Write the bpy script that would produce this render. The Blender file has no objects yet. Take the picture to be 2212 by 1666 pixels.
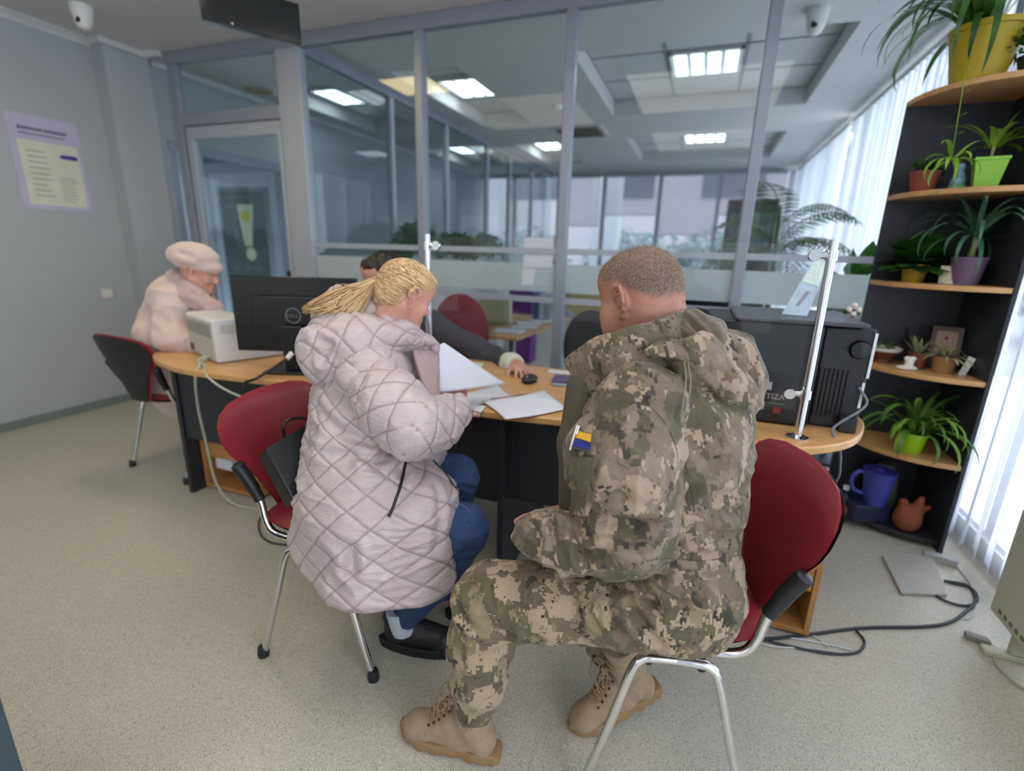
import bpy, math, random
import numpy as np
from mathutils import Vector, Matrix
from math import sin, cos, pi, radians, sqrt, atan2
random.seed(7)
SC = bpy.context.scene
COL = SC.collection

# ---------------------------------------------------------------- camera
FPX, PITCH, ROLL, YAW, CAMZ = 1071.0, radians(15.39), radians(1.5), radians(20.15), 1.3
_fw = np.array([-sin(YAW)*cos(PITCH), cos(YAW)*cos(PITCH), -sin(PITCH)])
_rt = np.array([cos(YAW), sin(YAW), 0.0])
_up = np.cross(_rt, _fw)
_r2 = _rt*cos(ROLL)+_up*sin(ROLL); _u2 = -_rt*sin(ROLL)+_up*cos(ROLL)
CAMR = np.array([_r2, _u2, _fw]); CAMC = np.array([0, 0, CAMZ])
cd = bpy.data.cameras.new('camera'); cam = bpy.data.objects.new('camera', cd); COL.objects.link(cam)
cam.matrix_world = Matrix(((_r2[0], _u2[0], -_fw[0], 0), (_r2[1], _u2[1], -_fw[1], 0), (_r2[2], _u2[2], -_fw[2], CAMZ), (0, 0, 0, 1)))
cd.sensor_fit = 'HORIZONTAL'; cd.sensor_width = 36.0; cd.lens = 36.0*FPX/2212
cd.clip_start = 0.05; cd.clip_end = 200
cd.dof.use_dof = True; cd.dof.focus_distance = 1.2; cd.dof.aperture_fstop = 1.55
SC.camera = cam
vs = SC.view_settings
vs.view_transform = 'Standard'; vs.look = 'None'; vs.exposure = -0.25; vs.gamma = 1.0; vs.use_curve_mapping = False
SC.cycles.use_denoising = True
SC.cycles.max_bounces = 10; SC.cycles.transparent_max_bounces = 24; SC.cycles.glossy_bounces = 5
SC.cycles.sample_clamp_indirect = 6.0
SC.cycles.caustics_reflective = False; SC.cycles.caustics_refractive = False

# ---------------------------------------------------------------- world (overcast winter sky)
w = bpy.data.worlds.new('sky'); SC.world = w; w.use_nodes = True
nt = w.node_tree; nt.nodes.clear()
wo = nt.nodes.new('ShaderNodeOutputWorld'); bg = nt.nodes.new('ShaderNodeBackground')
tc = nt.nodes.new('ShaderNodeTexCoord'); sx = nt.nodes.new('ShaderNodeSeparateXYZ'); cr = nt.nodes.new('ShaderNodeValToRGB')
nt.links.new(tc.outputs['Generated'], sx.inputs[0]); nt.links.new(sx.outputs['Z'], cr.inputs[0])
cr.color_ramp.elements[0].color = (0.72, 0.77, 0.84, 1); cr.color_ramp.elements[1].color = (0.86, 0.91, 1.0, 1)
nt.links.new(cr.outputs[0], bg.inputs[0]); bg.inputs[1].default_value = 2.7
nt.links.new(bg.outputs[0], wo.inputs[0])

def area(name, loc, rot, sx_, sy_, power, col, spread=180):
    l = bpy.data.lights.new(name, 'AREA'); l.shape = 'RECTANGLE'; l.size = sx_; l.size_y = sy_
    l.energy = power; l.color = col; l.spread = radians(spread)
    o = bpy.data.objects.new(name, l); COL.objects.link(o); o.location = loc; o.rotation_euler = rot
    return o
# daylight pressing through the blinds on the right (outside the glazing)
area('daylight_outside', (2.3, 1.2, 1.5), (0, radians(90), 0), 2.6, 7.5, 290, (0.91, 0.95, 1.0))
area('daylight_outside', (2.3, 7.2, 1.5), (0, radians(90), 0), 2.6, 4.5, 140, (0.91, 0.95, 1.0))
# small yellow ceiling lamp; the four big unseen panels are added as overhead fill
for lx, ly, p, c, sz in ((-2.55, 2.02, 11, (1.0, .80, .40), .46), (-1.9, .9, 11, (1.0, .92, .76), 1.2), (-.15, 1.2, 19, (1.0, .97, .90), 1.2), (-.15, -.9, 14, (1.0, .96, .88), 1.2), (-2.6, -1.3, 13, (1.0, .93, .80), 1.2)):
    area('unseen_overhead_light', (lx, ly, 2.66), (0, 0, 0), sz, sz, p, c)
area('unseen_overhead_light', (-6.4, 3.9, 2.9), (0, 0, 0), 0.9, 0.9, 7, (.95, 1, 1))  # unseen light added to brighten the closed side hall
# unseen soft fill light added behind the photographer
area('fill_behind', (-1.6, -2.1, 1.5), (radians(90), 0, 0), 4.6, 1.9, 20, (.98, .98, 1.0))

# ---------------------------------------------------------------- helpers
def px(x, y, d):
    """a world point from its direction in the view and its distance d along the view axis"""
    v = np.array([(x-1106)/FPX, -(y-833)/FPX, 1.0])
    return CAMC + (v @ CAMR)*d
def pz(x, y, Z):
    v = np.array([(x-1106)/FPX, -(y-833)/FPX, 1.0]) @ CAMR
    return CAMC + v*((Z-CAMZ)/v[2])
def pY(x, y, Y):
    v = np.array([(x-1106)/FPX, -(y-833)/FPX, 1.0]) @ CAMR
    return CAMC + v*(Y/v[1])
def pX(x, y, X):
    v = np.array([(x-1106)/FPX, -(y-833)/FPX, 1.0]) @ CAMR
    return CAMC + v*(X/v[0])
def nrm(v):
    v = np.asarray(v, float); n = np.linalg.norm(v, axis=-1, keepdims=True); return v/np.maximum(n, 1e-9)
def srgb(r, g, b):
    f = lambda c: (c/255/12.92) if c/255 <= .04045 else ((c/255+.055)/1.055)**2.4
    return (f(r), f(g), f(b), 1)

ORG = {}
def tag(o, label=None, cat=None, group=None, kind=None):
    if label: o['label'] = label
    if cat: o['category'] = cat
    if group: o['group'] = group
    if kind: o['kind'] = kind
    return o
def thing(name, label, cat, loc=(0, 0, 0), group=None):
    o = bpy.data.objects.new(name, None); COL.objects.link(o); o.location = loc; o.empty_display_size = .05
    ORG[o.name] = np.array(loc, float)
    return tag(o, label, cat, group)
def kids(o):
    return [c for c in bpy.data.objects if c.parent == o]
def copy_tree(o, loc=None, rz=None, label=None, group=None, parent=None):
    c = o.copy(); COL.objects.link(c); c.parent = parent
    if parent is None:
        if loc is not None: c.location = loc
        if rz is not None: c.rotation_euler = (0, 0, rz)
        if label: c['label'] = label
        if group: c['group'] = group
    for ch in kids(o): copy_tree(ch, parent=c)
    return c

class MB:
    def __init__(s): s.v = []; s.f = []; s.uv = None; s.sm = []
    def add(s, V, F, smooth=False):
        b = len(s.v); s.v.extend([tuple(map(float, p)) for p in V]); s.f.extend([tuple(int(i)+b for i in f) for f in F]); s.sm.extend([smooth]*len(F)); return s
    def box(s, x0, x1, y0, y1, z0, z1, M=None):
        V = [(x, y, z) for x in (x0, x1) for y in (y0, y1) for z in (z0, z1)]
        if M is not None: V = [tuple((M @ Vector(p))) for p in V]
        return s.add(V, [(0, 1, 3, 2), (4, 6, 7, 5), (0, 4, 5, 1), (2, 3, 7, 6), (0, 2, 6, 4), (1, 5, 7, 3)])
    def cbox(s, c, h, rz=0, rx=0, ry=0):
        M = Matrix.Translation(Vector(c)) @ Matrix.Rotation(rz, 4, 'Z') @ Matrix.Rotation(ry, 4, 'Y') @ Matrix.Rotation(rx, 4, 'X')
        return s.box(-h[0], h[0], -h[1], h[1], -h[2], h[2], M)
    def prism(s, pts, z0, z1, M=None):
        n = len(pts); V = [(p[0], p[1], z0) for p in pts]+[(p[0], p[1], z1) for p in pts]
        if M is not None: V = [tuple(M @ Vector(p)) for p in V]
        F = [tuple(range(n))[::-1], tuple(range(n, 2*n))]+[(i, (i+1) % n, n+(i+1) % n, n+i) for i in range(n)]
        return s.add(V, F)
    def lathe(s, prof, c=(0, 0, 0), n=28, M=None):
        """prof: list of (r, z)"""
        V = []; F = []
        for r, z in prof:
            for i in range(n):
                a = 2*pi*i/n; p = Vector((r*cos(a), r*sin(a), z))
                if M is not None: p = M @ p
                V.append((p[0]+c[0], p[1]+c[1], p[2]+c[2]))
        for j in range(len(prof)-1):
            for i in range(n):
                F.append((j*n+i, j*n+(i+1) % n, (j+1)*n+(i+1) % n, (j+1)*n+i))
        if prof[0][0] > 1e-4: F.append(tuple(range(n))[::-1])
        if prof[-1][0] > 1e-4: F.append(tuple((len(prof)-1)*n+i for i in range(n)))
        return s.add(V, F, True)
    def tube(s, pts, r, n=10, cap=True):
        P = np.array(pts, float); m = len(P)
        rr = np.array(r if hasattr(r, '__len__') else [r]*m, float)
        T = nrm(np.gradient(P, axis=0))
        ref = np.array([0, 0, 1.]) if abs(T[0][2]) < .9 else np.array([1., 0, 0])
        u = nrm(np.cross(T[0], ref)); V = []
        for i in range(m):
            u = nrm(u-T[i]*np.dot(u, T[i])); w_ = np.cross(T[i], u)
            for k in range(n):
                a = 2*pi*k/n; V.append(P[i]+rr[i]*(cos(a)*u+sin(a)*w_))
        F = [(i*n+k, i*n+(k+1) % n, (i+1)*n+(k+1) % n, (i+1)*n+k) for i in range(m-1) for k in range(n)]
        if cap: F += [tuple(range(n))[::-1], tuple((m-1)*n+k for k in range(n))]
        return s.add(V, F, True)
    def ribbon(s, pts, ups, wid):
        """a narrow double-sided leaf: pts centre line, ups the side direction at each point, wid half-widths"""
        V = []; m = len(pts)
        for p, u_, w_ in zip(pts, ups, wid):
            p = np.array(p); u_ = np.array(u_)
            V += [p-u_*w_, p, p+u_*w_]
        F = []
        for i in range(m-1):
            F += [(3*i, 3*i+1, 3*i+4, 3*i+3), (3*i+1, 3*i+2, 3*i+5, 3*i+4)]
        return s.add(V, F, True)
def smooth_path(pts, n=8):
    P = [np.array(p, float) for p in pts]; P = [2*P[0]-P[1]]+P+[2*P[-1]-P[-2]]; out = []
    for i in range(1, len(P)-2):
        for k in range(n):
            t = k/n; a, b, c, d = P[i-1], P[i], P[i+1], P[i+2]
            out.append(.5*((2*b)+(-a+c)*t+(2*a-5*b+4*c-d)*t*t+(-a+3*b-3*c+d)*t**3))
    out.append(P[-2]); return out
def obj(name, mb, mat, parent=None, bevel=0, seg=2, angle=35, label=None, solid=0, sub=0):
    V = np.array(mb.v, float)
    if parent is not None: org = ORG[parent.name]
    else: org = np.array([(V[:, 0].min()+V[:, 0].max())/2, (V[:, 1].min()+V[:, 1].max())/2, V[:, 2].min()])
    me = bpy.data.meshes.new(name); me.from_pydata((V-org).tolist(), [], mb.f)
    if mb.uv is not None:
        uvl = me.uv_layers.new(name='UVMap'); li = np.zeros(len(me.loops), np.int32); me.loops.foreach_get('vertex_index', li)
        uvl.data.foreach_set('uv', np.asarray(mb.uv, np.float32)[li].ravel())
    me.polygons.foreach_set('use_smooth', [True]*len(me.polygons) if angle > 0 else [False]*len(me.polygons))
    me.update()
    if 0 < angle < 180: me.set_sharp_from_angle(angle=radians(angle))
    o = bpy.data.objects.new(name, me); COL.objects.link(o)
    if isinstance(mat, (list, tuple)):
        for m_ in mat: me.materials.append(m_)
    else: me.materials.append(mat)
    o.parent = parent
    if parent is None: o.location = org
    ORG[o.name] = org
    if solid:
        md = o.modifiers.new('solid', 'SOLIDIFY'); md.thickness = solid; md.offset = 0
    if bevel:
        md = o.modifiers.new('bevel', 'BEVEL'); md.width = bevel; md.segments = seg; md.limit_method = 'ANGLE'; md.angle_limit = radians(40)
    if sub:
        md = o.modifiers.new('sub', 'SUBSURF'); md.levels = sub; md.render_levels = sub
    if label: o['label'] = label
    return o
def struct(name, mb, mat, parent=None, **k):
    o = obj(name, mb, mat, parent, **k)
    if parent is None: o['kind'] = 'structure'
    return o
def single(name, mb, mat, label, cat, group=None, **k):
    return tag(obj(name, mb, mat, None, **k), label, cat, group)

# ---------------------------------------------------------------- materials
def newmat(name):
    m = bpy.data.materials.new(name); m.use_nodes = True; nt = m.node_tree
    for n in list(nt.nodes):
        if n.type != 'OUTPUT_MATERIAL': nt.nodes.remove(n)
    return m, nt, [n for n in nt.nodes if n.type == 'OUTPUT_MATERIAL'][0]
def N(nt, t, **k):
    n = nt.nodes.new('ShaderNode'+t)
    for a, v in k.items():
        if a.startswith('i_'): n.inputs[a[2:].replace('_', ' ')].default_value = v
        else: setattr(n, a, v)
    return n
def ramp(nt, stops, interp='LINEAR'):
    n = nt.nodes.new('ShaderNodeValToRGB'); r = n.color_ramp; r.interpolation = interp
    while len(r.elements) < len(stops): r.elements.new(.5)
    for e, (p, c) in zip(r.elements, stops): e.position = p; e.color = c if len(c) == 4 else (*c, 1)
    return n
def mat(name, col, rough=.5, metal=0, var=.06, vs_=6., bump=0, bs=60., spec=.5, sheen=0, coat=0, sss=0):
    m, nt, out = newmat(name); b = N(nt, 'BsdfPrincipled'); L = nt.links.new
    b.inputs['Roughness'].default_value = rough; b.inputs['Metallic'].default_value = metal
    b.inputs['Specular IOR Level'].default_value = spec
    b.inputs['Sheen Weight'].default_value = sheen; b.inputs['Coat Weight'].default_value = coat
    if sss: b.inputs['Subsurface Weight'].default_value = sss; b.inputs['Subsurface Radius'].default_value = (.02, .008, .004); b.inputs['Subsurface Scale'].default_value = .5
    tc = N(nt, 'TexCoord')
    if var:
        no = N(nt, 'TexNoise'); no.inputs['Scale'].default_value = vs_; no.inputs['Detail'].default_value = 4
        L(tc.outputs['Object'], no.inputs['Vector'])
        c = np.array(col[:3]); r = ramp(nt, [(.3, tuple(c*(1-var))), (.7, tuple(np.minimum(c*(1+var), 1)))])
        L(no.outputs['Fac'], r.inputs[0]); L(r.outputs[0], b.inputs['Base Color'])
    else: b.inputs['Base Color'].default_value = (*col[:3], 1)
    if bump:
        n2 = N(nt, 'TexNoise'); n2.inputs['Scale'].default_value = bs; n2.inputs['Detail'].default_value = 3
        L(tc.outputs['Object'], n2.inputs['Vector'])
        bp = N(nt, 'Bump'); bp.inputs['Strength'].default_value = bump; bp.inputs['Distance'].default_value = .004
        L(n2.outputs['Fac'], bp.inputs['Height']); L(bp.outputs[0], b.inputs['Normal'])
    L(b.outputs[0], out.inputs[0]); return m
def emis(name, col, st):
    m, nt, out = newmat(name); e = N(nt, 'Emission'); e.inputs[0].default_value = (*col[:3], 1); e.inputs[1].default_value = st
    nt.links.new(e.outputs[0], out.inputs[0]); return m
def glass(name, tint=(.93, .96, .96), refl=1.0, frost=0.0, fcol=(.75, .8, .82)):
    """thin pane: clear transmission, fresnel reflection, optional milky film"""
    m, nt, out = newmat(name); L = nt.links.new
    tr = N(nt, 'BsdfTransparent'); tr.inputs[0].default_value = (*tint, 1)
    gl = N(nt, 'BsdfGlossy'); gl.inputs['Roughness'].default_value = .02
    fr = N(nt, 'LayerWeight'); fr.inputs[0].default_value = .5
    pw = N(nt, 'Math', operation='POWER'); pw.inputs[1].default_value = 5.0; L(fr.outputs['Facing'], pw.inputs[0])
    mu = N(nt, 'Math', operation='MULTIPLY_ADD'); mu.inputs[1].default_value = .9; mu.inputs[2].default_value = .026*refl; L(pw.outputs[0], mu.inputs[0])
    mx = N(nt, 'MixShader'); L(mu.outputs[0], mx.inputs[0]); L(tr.outputs[0], mx.inputs[1]); L(gl.outputs[0], mx.inputs[2])
    last = mx
    if frost:
        df = N(nt, 'BsdfDiffuse'); df.inputs[0].default_value = (*fcol, 1); tl = N(nt, 'BsdfTranslucent'); tl.inputs[0].default_value = (*fcol, 1)
        m1 = N(nt, 'MixShader'); m1.inputs[0].default_value = .5; L(df.outputs[0], m1.inputs[1]); L(tl.outputs[0], m1.inputs[2])
        m2 = N(nt, 'MixShader'); m2.inputs[0].default_value = frost; L(last.outputs[0], m2.inputs[1]); L(m1.outputs[0], m2.inputs[2]); last = m2
    L(last.outputs[0], out.inputs[0]); return m
def trans_mat(name, col, tl=.5, rough=.8, var=.05, vs_=8):
    m, nt, out = newmat(name); L = nt.links.new
    no = N(nt, 'TexNoise'); no.inputs['Scale'].default_value = vs_; tc = N(nt, 'TexCoord'); L(tc.outputs['Object'], no.inputs['Vector'])
    c = np.array(col[:3]); r = ramp(nt, [(.3, tuple(c*(1-var))), (.7, tuple(np.minimum(c*(1+var), 1)))]); L(no.outputs['Fac'], r.inputs[0])
    b = N(nt, 'BsdfPrincipled'); b.inputs['Roughness'].default_value = rough; L(r.outputs[0], b.inputs['Base Color'])
    t = N(nt, 'BsdfTranslucent'); L(r.outputs[0], t.inputs[0])
    mx = N(nt, 'MixShader'); mx.inputs[0].default_value = tl; L(b.outputs[0], mx.inputs[1]); L(t.outputs[0], mx.inputs[2]); L(mx.outputs[0], out.inputs[0]); return m
def wood(name, c1, c2, axis=0, rough=.35, scale=1.0):
    m, nt, out = newmat(name); L = nt.links.new; b = N(nt, 'BsdfPrincipled'); b.inputs['Roughness'].default_value = rough
    tc = N(nt, 'TexCoord'); mp = N(nt, 'Mapping'); s = [22*scale]*3; s[axis] = 1.6*scale; mp.inputs['Scale'].default_value = s
    L(tc.outputs['Object'], mp.inputs[0]); no = N(nt, 'TexNoise'); no.inputs['Scale'].default_value = 1.6; no.inputs['Detail'].default_value = 6; no.inputs['Distortion'].default_value = .6
    L(mp.outputs[0], no.inputs['Vector']); r = ramp(nt, [(.3, c1), (.7, c2)]); L(no.outputs['Fac'], r.inputs[0]); L(r.outputs[0], b.inputs['Base Color'])
    L(b.outputs[0], out.inputs[0]); return m

def leaf_mat(name, c1, c2, tl=.3):
    m, nt, out = newmat(name); L = nt.links.new; tc = N(nt, 'TexCoord'); no = N(nt, 'TexNoise'); no.inputs['Scale'].default_value = 14
    L(tc.outputs['Object'], no.inputs['Vector']); r = ramp(nt, [(.35, c1), (.65, c2)]); L(no.outputs['Fac'], r.inputs[0])
    b = N(nt, 'BsdfPrincipled'); b.inputs['Roughness'].default_value = .4; L(r.outputs[0], b.inputs['Base Color'])
    t = N(nt, 'BsdfTranslucent'); L(r.outputs[0], t.inputs[0]); mx = N(nt, 'MixShader'); mx.inputs[0].default_value = tl
    L(b.outputs[0], mx.inputs[1]); L(t.outputs[0], mx.inputs[2]); L(mx.outputs[0], out.inputs[0]); return m

M_black = mat('black_plastic', srgb(24, 26, 30), .45)
M_blackgloss = mat('black_gloss', srgb(14, 16, 20), .22)
M_chrome = mat('chrome', (.72, .73, .75), .14, 1.0, var=0)
M_steel = mat('brushed_metal', (.62, .63, .66), .3, 1.0, var=.04)
M_white = mat('white_plastic', srgb(226, 226, 224), .4)
M_paper = trans_mat('paper', srgb(228, 230, 240), .12, .85, .01)
# ================================================================ THE ROOM
CZ = 2.69      # ceiling
XL = -4.36     # left wall
XR = 1.34      # window wall on the right
YB = -2.2      # wall behind the photographer
YP = 3.15      # glass partition across the room
XC = -2.857    # glass partition running into depth
YF = 9.7       # far glazing
# floor: speckled vinyl
m, nt, out = newmat('floor_vinyl'); L = nt.links.new
tc = N(nt, 'TexCoord'); b = N(nt, 'BsdfPrincipled'); b.inputs['Roughness'].default_value = .42
n1 = N(nt, 'TexNoise'); n1.inputs['Scale'].default_value = 270; n1.inputs['Detail'].default_value = 2; L(tc.outputs['Object'], n1.inputs['Vector'])
r1 = ramp(nt, [(.0, srgb(122, 118, 106)), (.30, srgb(138, 134, 122)), (.42, srgb(184, 179, 164)), (.60, srgb(190, 185, 170)), (.70, srgb(214, 209, 196))])
L(n1.outputs['Fac'], r1.inputs[0])
n2 = N(nt, 'TexNoise'); n2.inputs['Scale'].default_value = 520; n2.inputs['Detail'].default_value = 1; L(tc.outputs['Object'], n2.inputs['Vector'])
r2 = ramp(nt, [(.0, (.80, .80, .78)), (.36, (.86, .86, .84)), (.46, (1, 1, 1)), (1, (1, 1, 1))]); L(n2.outputs['Fac'], r2.inputs[0])
mx = N(nt, 'MixRGB', blend_type='MULTIPLY'); mx.inputs[0].default_value = .8; L(r1.outputs[0], mx.inputs[1]); L(r2.outputs[0], mx.inputs[2])
L(mx.outputs[0], b.inputs['Base Color']); L(b.outputs[0], out.inputs[0]); M_floor = m
M_seam = mat('floor_weld', srgb(178, 178, 172), .4)
f = MB().box(XL-.3, XR+.1, YB, YF+.3, -.12, 0); struct('floor', f, M_floor)
f = MB()
for x in (-2.27, -.268): f.box(x-.0022, x+.0022, YB+.05, 3.05, .0, .0008)
struct('trim_1', f, M_seam)
# walls
M_wall = mat('wall_paint', srgb(172, 177, 182), .75, var=.02, vs_=1.5)
M_wallw = mat('wall_white', srgb(200, 202, 204), .8, var=.02, vs_=1.5)
w_ = MB().box(XL-.25, XL, YB, YP+.12, 0, CZ+.3).box(XL-.25, XL, YP+.12, 5.0, 2.12, CZ+.3).box(XL-.25, XL, 5.0, YF+.3, 0, CZ+.3); wl = struct('wall_left', w_, M_wall)
w_ = MB().box(-9, -4.6, YP+.0, YP+.12, 0, 3).box(-9.2, -9, YP, 5.5, 0, 3).box(-9, -4.6, YP, 5.5, 2.95, 3.1).box(-9, -6.3, 5.17, 5.3, 0, 3).box(-5.0, -4.6, 5.17, 5.3, 0, 3).box(-6.3, -5.0, 5.17, 5.3, 2.45, 3).box(-9, -4.6, 6.6, 6.7, 0, 3).box(-9.2, -9, 5.5, 6.7, 0, 3).box(-9, -4.6, 5.5, 6.7, 2.95, 3.1); struct('wall_hall', w_, M_wall)
# the chase that steps out of the left wall just before the partition
w_ = MB().box(XL-.02, XL+.13, 2.78, YP-.04, 0, CZ-.001); struct('wall_chase', w_, M_wall)
w_ = MB().box(XL-.25, XR+.2, YB-.2, YB, 0, CZ+.3); struct('wall_back', w_, M_wall)
M_base = mat('skirting_grey', srgb(120, 128, 126), .5)
w_ = MB().box(XL, XL+.015, YB, 2.78, 0, .06).box(XL+.13, XL+.145, 2.765, YP-.04, 0, .06).box(XL, XL+.145, 2.765, 2.78, 0, .06); struct('baseboard_left', w_, M_base)
# crown moulding
def moulding(path, mb):
    for (x0, y0), (x1, y1) in zip(path[:-1], path[1:]):
        d = np.array([x1-x0, y1-y0]); ln = np.linalg.norm(d); d = d/ln; nn = np.array([d[1], -d[0]])
        prof = [(0, 0), (.045, 0), (.045, -.012), (.03, -.02), (.016, -.034), (.01, -.05), (0, -.05)]
        V = []
        for t in (-.0, ln+.0):
            for a, z in prof: p = np.array([x0, y0])+d*t+nn*a; V.append((p[0], p[1], CZ+z))
        n = len(prof); mb.add(V, [(i, (i+1) % n, n+(i+1) % n, n+i) for i in range(n)]+[tuple(range(n))[::-1], tuple(range(n, 2*n))])
M_crown = mat('white_moulding', srgb(206, 208, 210), .6)
mb = MB(); moulding([(XL, YB), (XL, 2.78)], mb); moulding([(XL, 2.735), (XL+.175, 2.735)], mb)
mb = MB(); moulding([(XL, YB), (XL, 2.78)], mb)
def mbox(mb, x0, x1, y0, y1): mb.box(x0, x1, y0, y1, CZ-.045, CZ-.001)
mbox(mb, XL+.045, XL+.17, 2.74, 2.78); mbox(mb, XL+.13, XL+.17, 2.781, YP-.1); mbox(mb, XL+.13, XL+.305, YP-.10, YP-.06)
struct('trim_2', mb, M_crown)
# ceiling with recessed coffers
M_ceil = mat('ceiling_paint', srgb(206, 205, 205), .85, var=.01, vs_=.7)
M_tile = mat('ceiling_tile', srgb(204, 205, 206), .85, var=.02)
PITS = [(-1.07, .73, 4.0, 5.84), (-1.1, .73, 6.98, 8.72), (-2.62, -2.02, 4.0, 5.95), (-2.62, -2.02, 7.0, 8.8), (-4.1, -3.4, 4.0, 5.9), (-4.1, -3.4, 7.0, 8.8)]
PD = .15
xs = sorted({XL-.25, XR+.2} | {p[0] for p in PITS} | {p[1] for p in PITS}); ys = sorted({YB-.2, YF+.3} | {p[2] for p in PITS} | {p[3] for p in PITS})
mb = MB()
for i in range(len(xs)-1):
    for j in range(len(ys)-1):
        cx, cy = (xs[i]+xs[i+1])/2, (ys[j]+ys[j+1])/2
        if any(p[0] < cx < p[1] and p[2] < cy < p[3] for p in PITS): continue
        mb.box(xs[i], xs[i+1], ys[j], ys[j+1], CZ, CZ+PD)
mb.box(XL-.25, XR+.2, YB-.2, YF+.3, CZ+PD+.02, CZ+PD+.14)
struct('ceiling', mb, M_ceil, angle=0)
M_grid = mat('ceiling_grid', srgb(150, 153, 158), .5)
for k, (x0, x1, y0, y1) in enumerate(PITS):
    mb = MB(); nx = max(1, round((x1-x0)/.6)); ny = 3
    mb.box(x0, x1, y0, y1, CZ+PD, CZ+PD+.018)
    o = struct('trim_%d' % (10+k), mb, M_tile)
    g = MB()
    for i in range(nx+1): X = x0+(x1-x0)*i/nx; g.box(X-.012, X+.012, y0, y1, CZ+PD-.006, CZ+PD-.0005)
    for j in range(ny+1): Y = y0+(y1-y0)*j/ny; g.box(x0, x1, Y-.012, Y+.012, CZ+PD-.006, CZ+PD-.0005)
    obj('ceiling_grid', g, M_grid, o)
# louvred ceiling lamps in the coffers
M_lamp = emis('lamp_tube', (.86, .97, 1.0), 7.5)
M_lampd = mat('lamp_reflector', (.62, .68, .70), .35, .3)
def lamp(cx, cy, s, label, st=1.0, name='ceiling_lamp'):
    t = thing(name, label, 'ceiling light', (cx, cy, CZ+PD-.012), 'recessed louvred ceiling lamps')
    z = CZ+PD-.012; fr = MB()
    for a, b_, c, d in ((-s, s, -s, -s+.02), (-s, s, s-.02, s), (-s, -s+.02, -s, s), (s-.02, s, -s, s)): fr.box(cx+a, cx+b_, cy+c, cy+d, z-.012, z+.006)
    obj('frame', fr, M_white, t)
    obj('reflector', MB().box(cx-s+.02, cx+s-.02, cy-s+.02, cy+s-.02, z+.002, z+.006), M_lampd, t)
    for i in range(4):
        X = cx-s+.02+(2*s-.04)*(i+.5)/4
        obj('lamp_tube', MB().box(X-.045, X+.045, cy-s+.03, cy+s-.03, z-.006, z+.001), M_lamp, t)
    lv = MB()
    for j in range(7):
        Y = cy-s+.04+(2*s-.08)*j/6; lv.box(cx-s+.02, cx+s-.02, Y-.003, Y+.003, z-.012, z-.007)
    obj('louvre', lv, M_lampd, t)
lamp(-.17, 4.92, .28, 'lit ceiling lamp in the large square coffer nearest the camera, right of centre')
lamp(-.17, 7.85, .28, 'lit ceiling lamp in the far square coffer near the end of the office')
lamp(-2.30, 5.0, .29, 'bright ceiling lamp in the narrow coffer beside the depth partition')
lamp(-2.30, 7.9, .29, 'bright ceiling lamp in the far narrow coffer by the depth partition')
lamp(-3.75, 4.9, .28, 'ceiling lamp of the corridor seen through the glass, the nearer one')
lamp(-3.75, 7.9, .28, 'ceiling lamp of the corridor seen through the glass, the farther one')
# waiting side: overhead lights outside the frame, mostly added fill
M_alu = mat('grey_aluminium', srgb(150, 155, 168), .42, .25, var=.02)
M_aluw = mat('pale_aluminium', srgb(172, 178, 190), .42, .15, var=.02)
M_glass = glass('partition_glass'); M_glassd = glass('corridor_glass', (.86, .91, .92), 1.25)
M_frost = glass('frosted_film', (.9, .95, .95), .6, .80, (.72, .78, .80))
# front partition (along X at Y = YP)
mull = [(-2.86, .085), (-1.835, .03), (-.845, .03), (.195, .03), (1.2, .03)]
mb = MB(); mb.box(-4.05, XR, YP-.03, YP+.03, CZ-.085, CZ-.002)
mb.box(-4.055, -3.975, YP-.03, YP+.03, 0, CZ-.085)
struct('trim_20', mb, M_alu, bevel=.004)
for i, (x, hw) in enumerate(mull):
    mb = MB().box(x-hw, x+hw, YP-.035, YP+.035, 0, CZ-.085)
    if i == 0: mb.box(x-hw-.04, x-hw+.02, YP-.03, YP+.03, 0, CZ-.085)
    struct('trim_%d' % (21+i), mb, M_aluw if i == 0 else M_alu, bevel=.006)
mb = MB()
for x0, x1 in zip([-2.775, -1.805, -.815, .225], [-1.865, -.875, .165, 1.17]):
    for z in (1.292, .985, .06): mb.box(x0, x1, YP-.022, YP+.022, z-.018, z+.018)
struct('trim_30', mb, M_aluw)
for i, (x0, x1) in enumerate(zip([-2.775, -1.805, -.815, .225], [-1.865, -.875, .165, 1.17])):
    p = struct('window_%d' % (1+i), MB().box(x0, x1, YP-.003, YP+.003, 1.31, CZ-.085), M_glass)
    obj('lower_pane', MB().box(x0, x1, YP-.003, YP+.003, .08, .967), M_glass, p)
    obj('middle_pane', MB().box(x0, x1, YP-.003, YP+.003, 1.003, 1.274), M_glass, p)
    obj('frosted_band', MB().box(x0, x1, YP-.0065, YP-.0035, 1.035, 1.215), M_frost, p)
# door bay of the front partition
mb = MB(); mb.box(-3.975, -2.985, YP-.028, YP+.028, 2.17, 2.26)
struct('trim_31', mb, M_alu, bevel=.004)
struct('window_6', MB().box(-3.975, -2.985, YP-.003, YP+.003, 2.26, CZ-.085), M_glass)
d = struct('door_1', MB().box(-3.95, -3.885, YP-.025, YP+.02, .02, 2.16).box(-3.03, -2.995, YP-.025, YP+.02, .02, 2.16).box(-3.885, -3.03, YP-.025, YP+.02, 2.07, 2.16).box(-3.885, -3.03, YP-.025, YP+.02, .02, .22), M_aluw, bevel=.004)
obj('door_pane', MB().box(-3.885, -3.03, YP-.004, YP+.002, .22, 2.07), M_glass, d)
hb = MB().tube([(-3.035, YP-.03, 1.02), (-3.035, YP-.07, 1.02), (-3.10, YP-.07, 1.02)], .009).box(-3.05, -3.02, YP-.034, YP-.02, .93, 1.09); obj('door_handle', hb, M_black, d)
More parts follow.
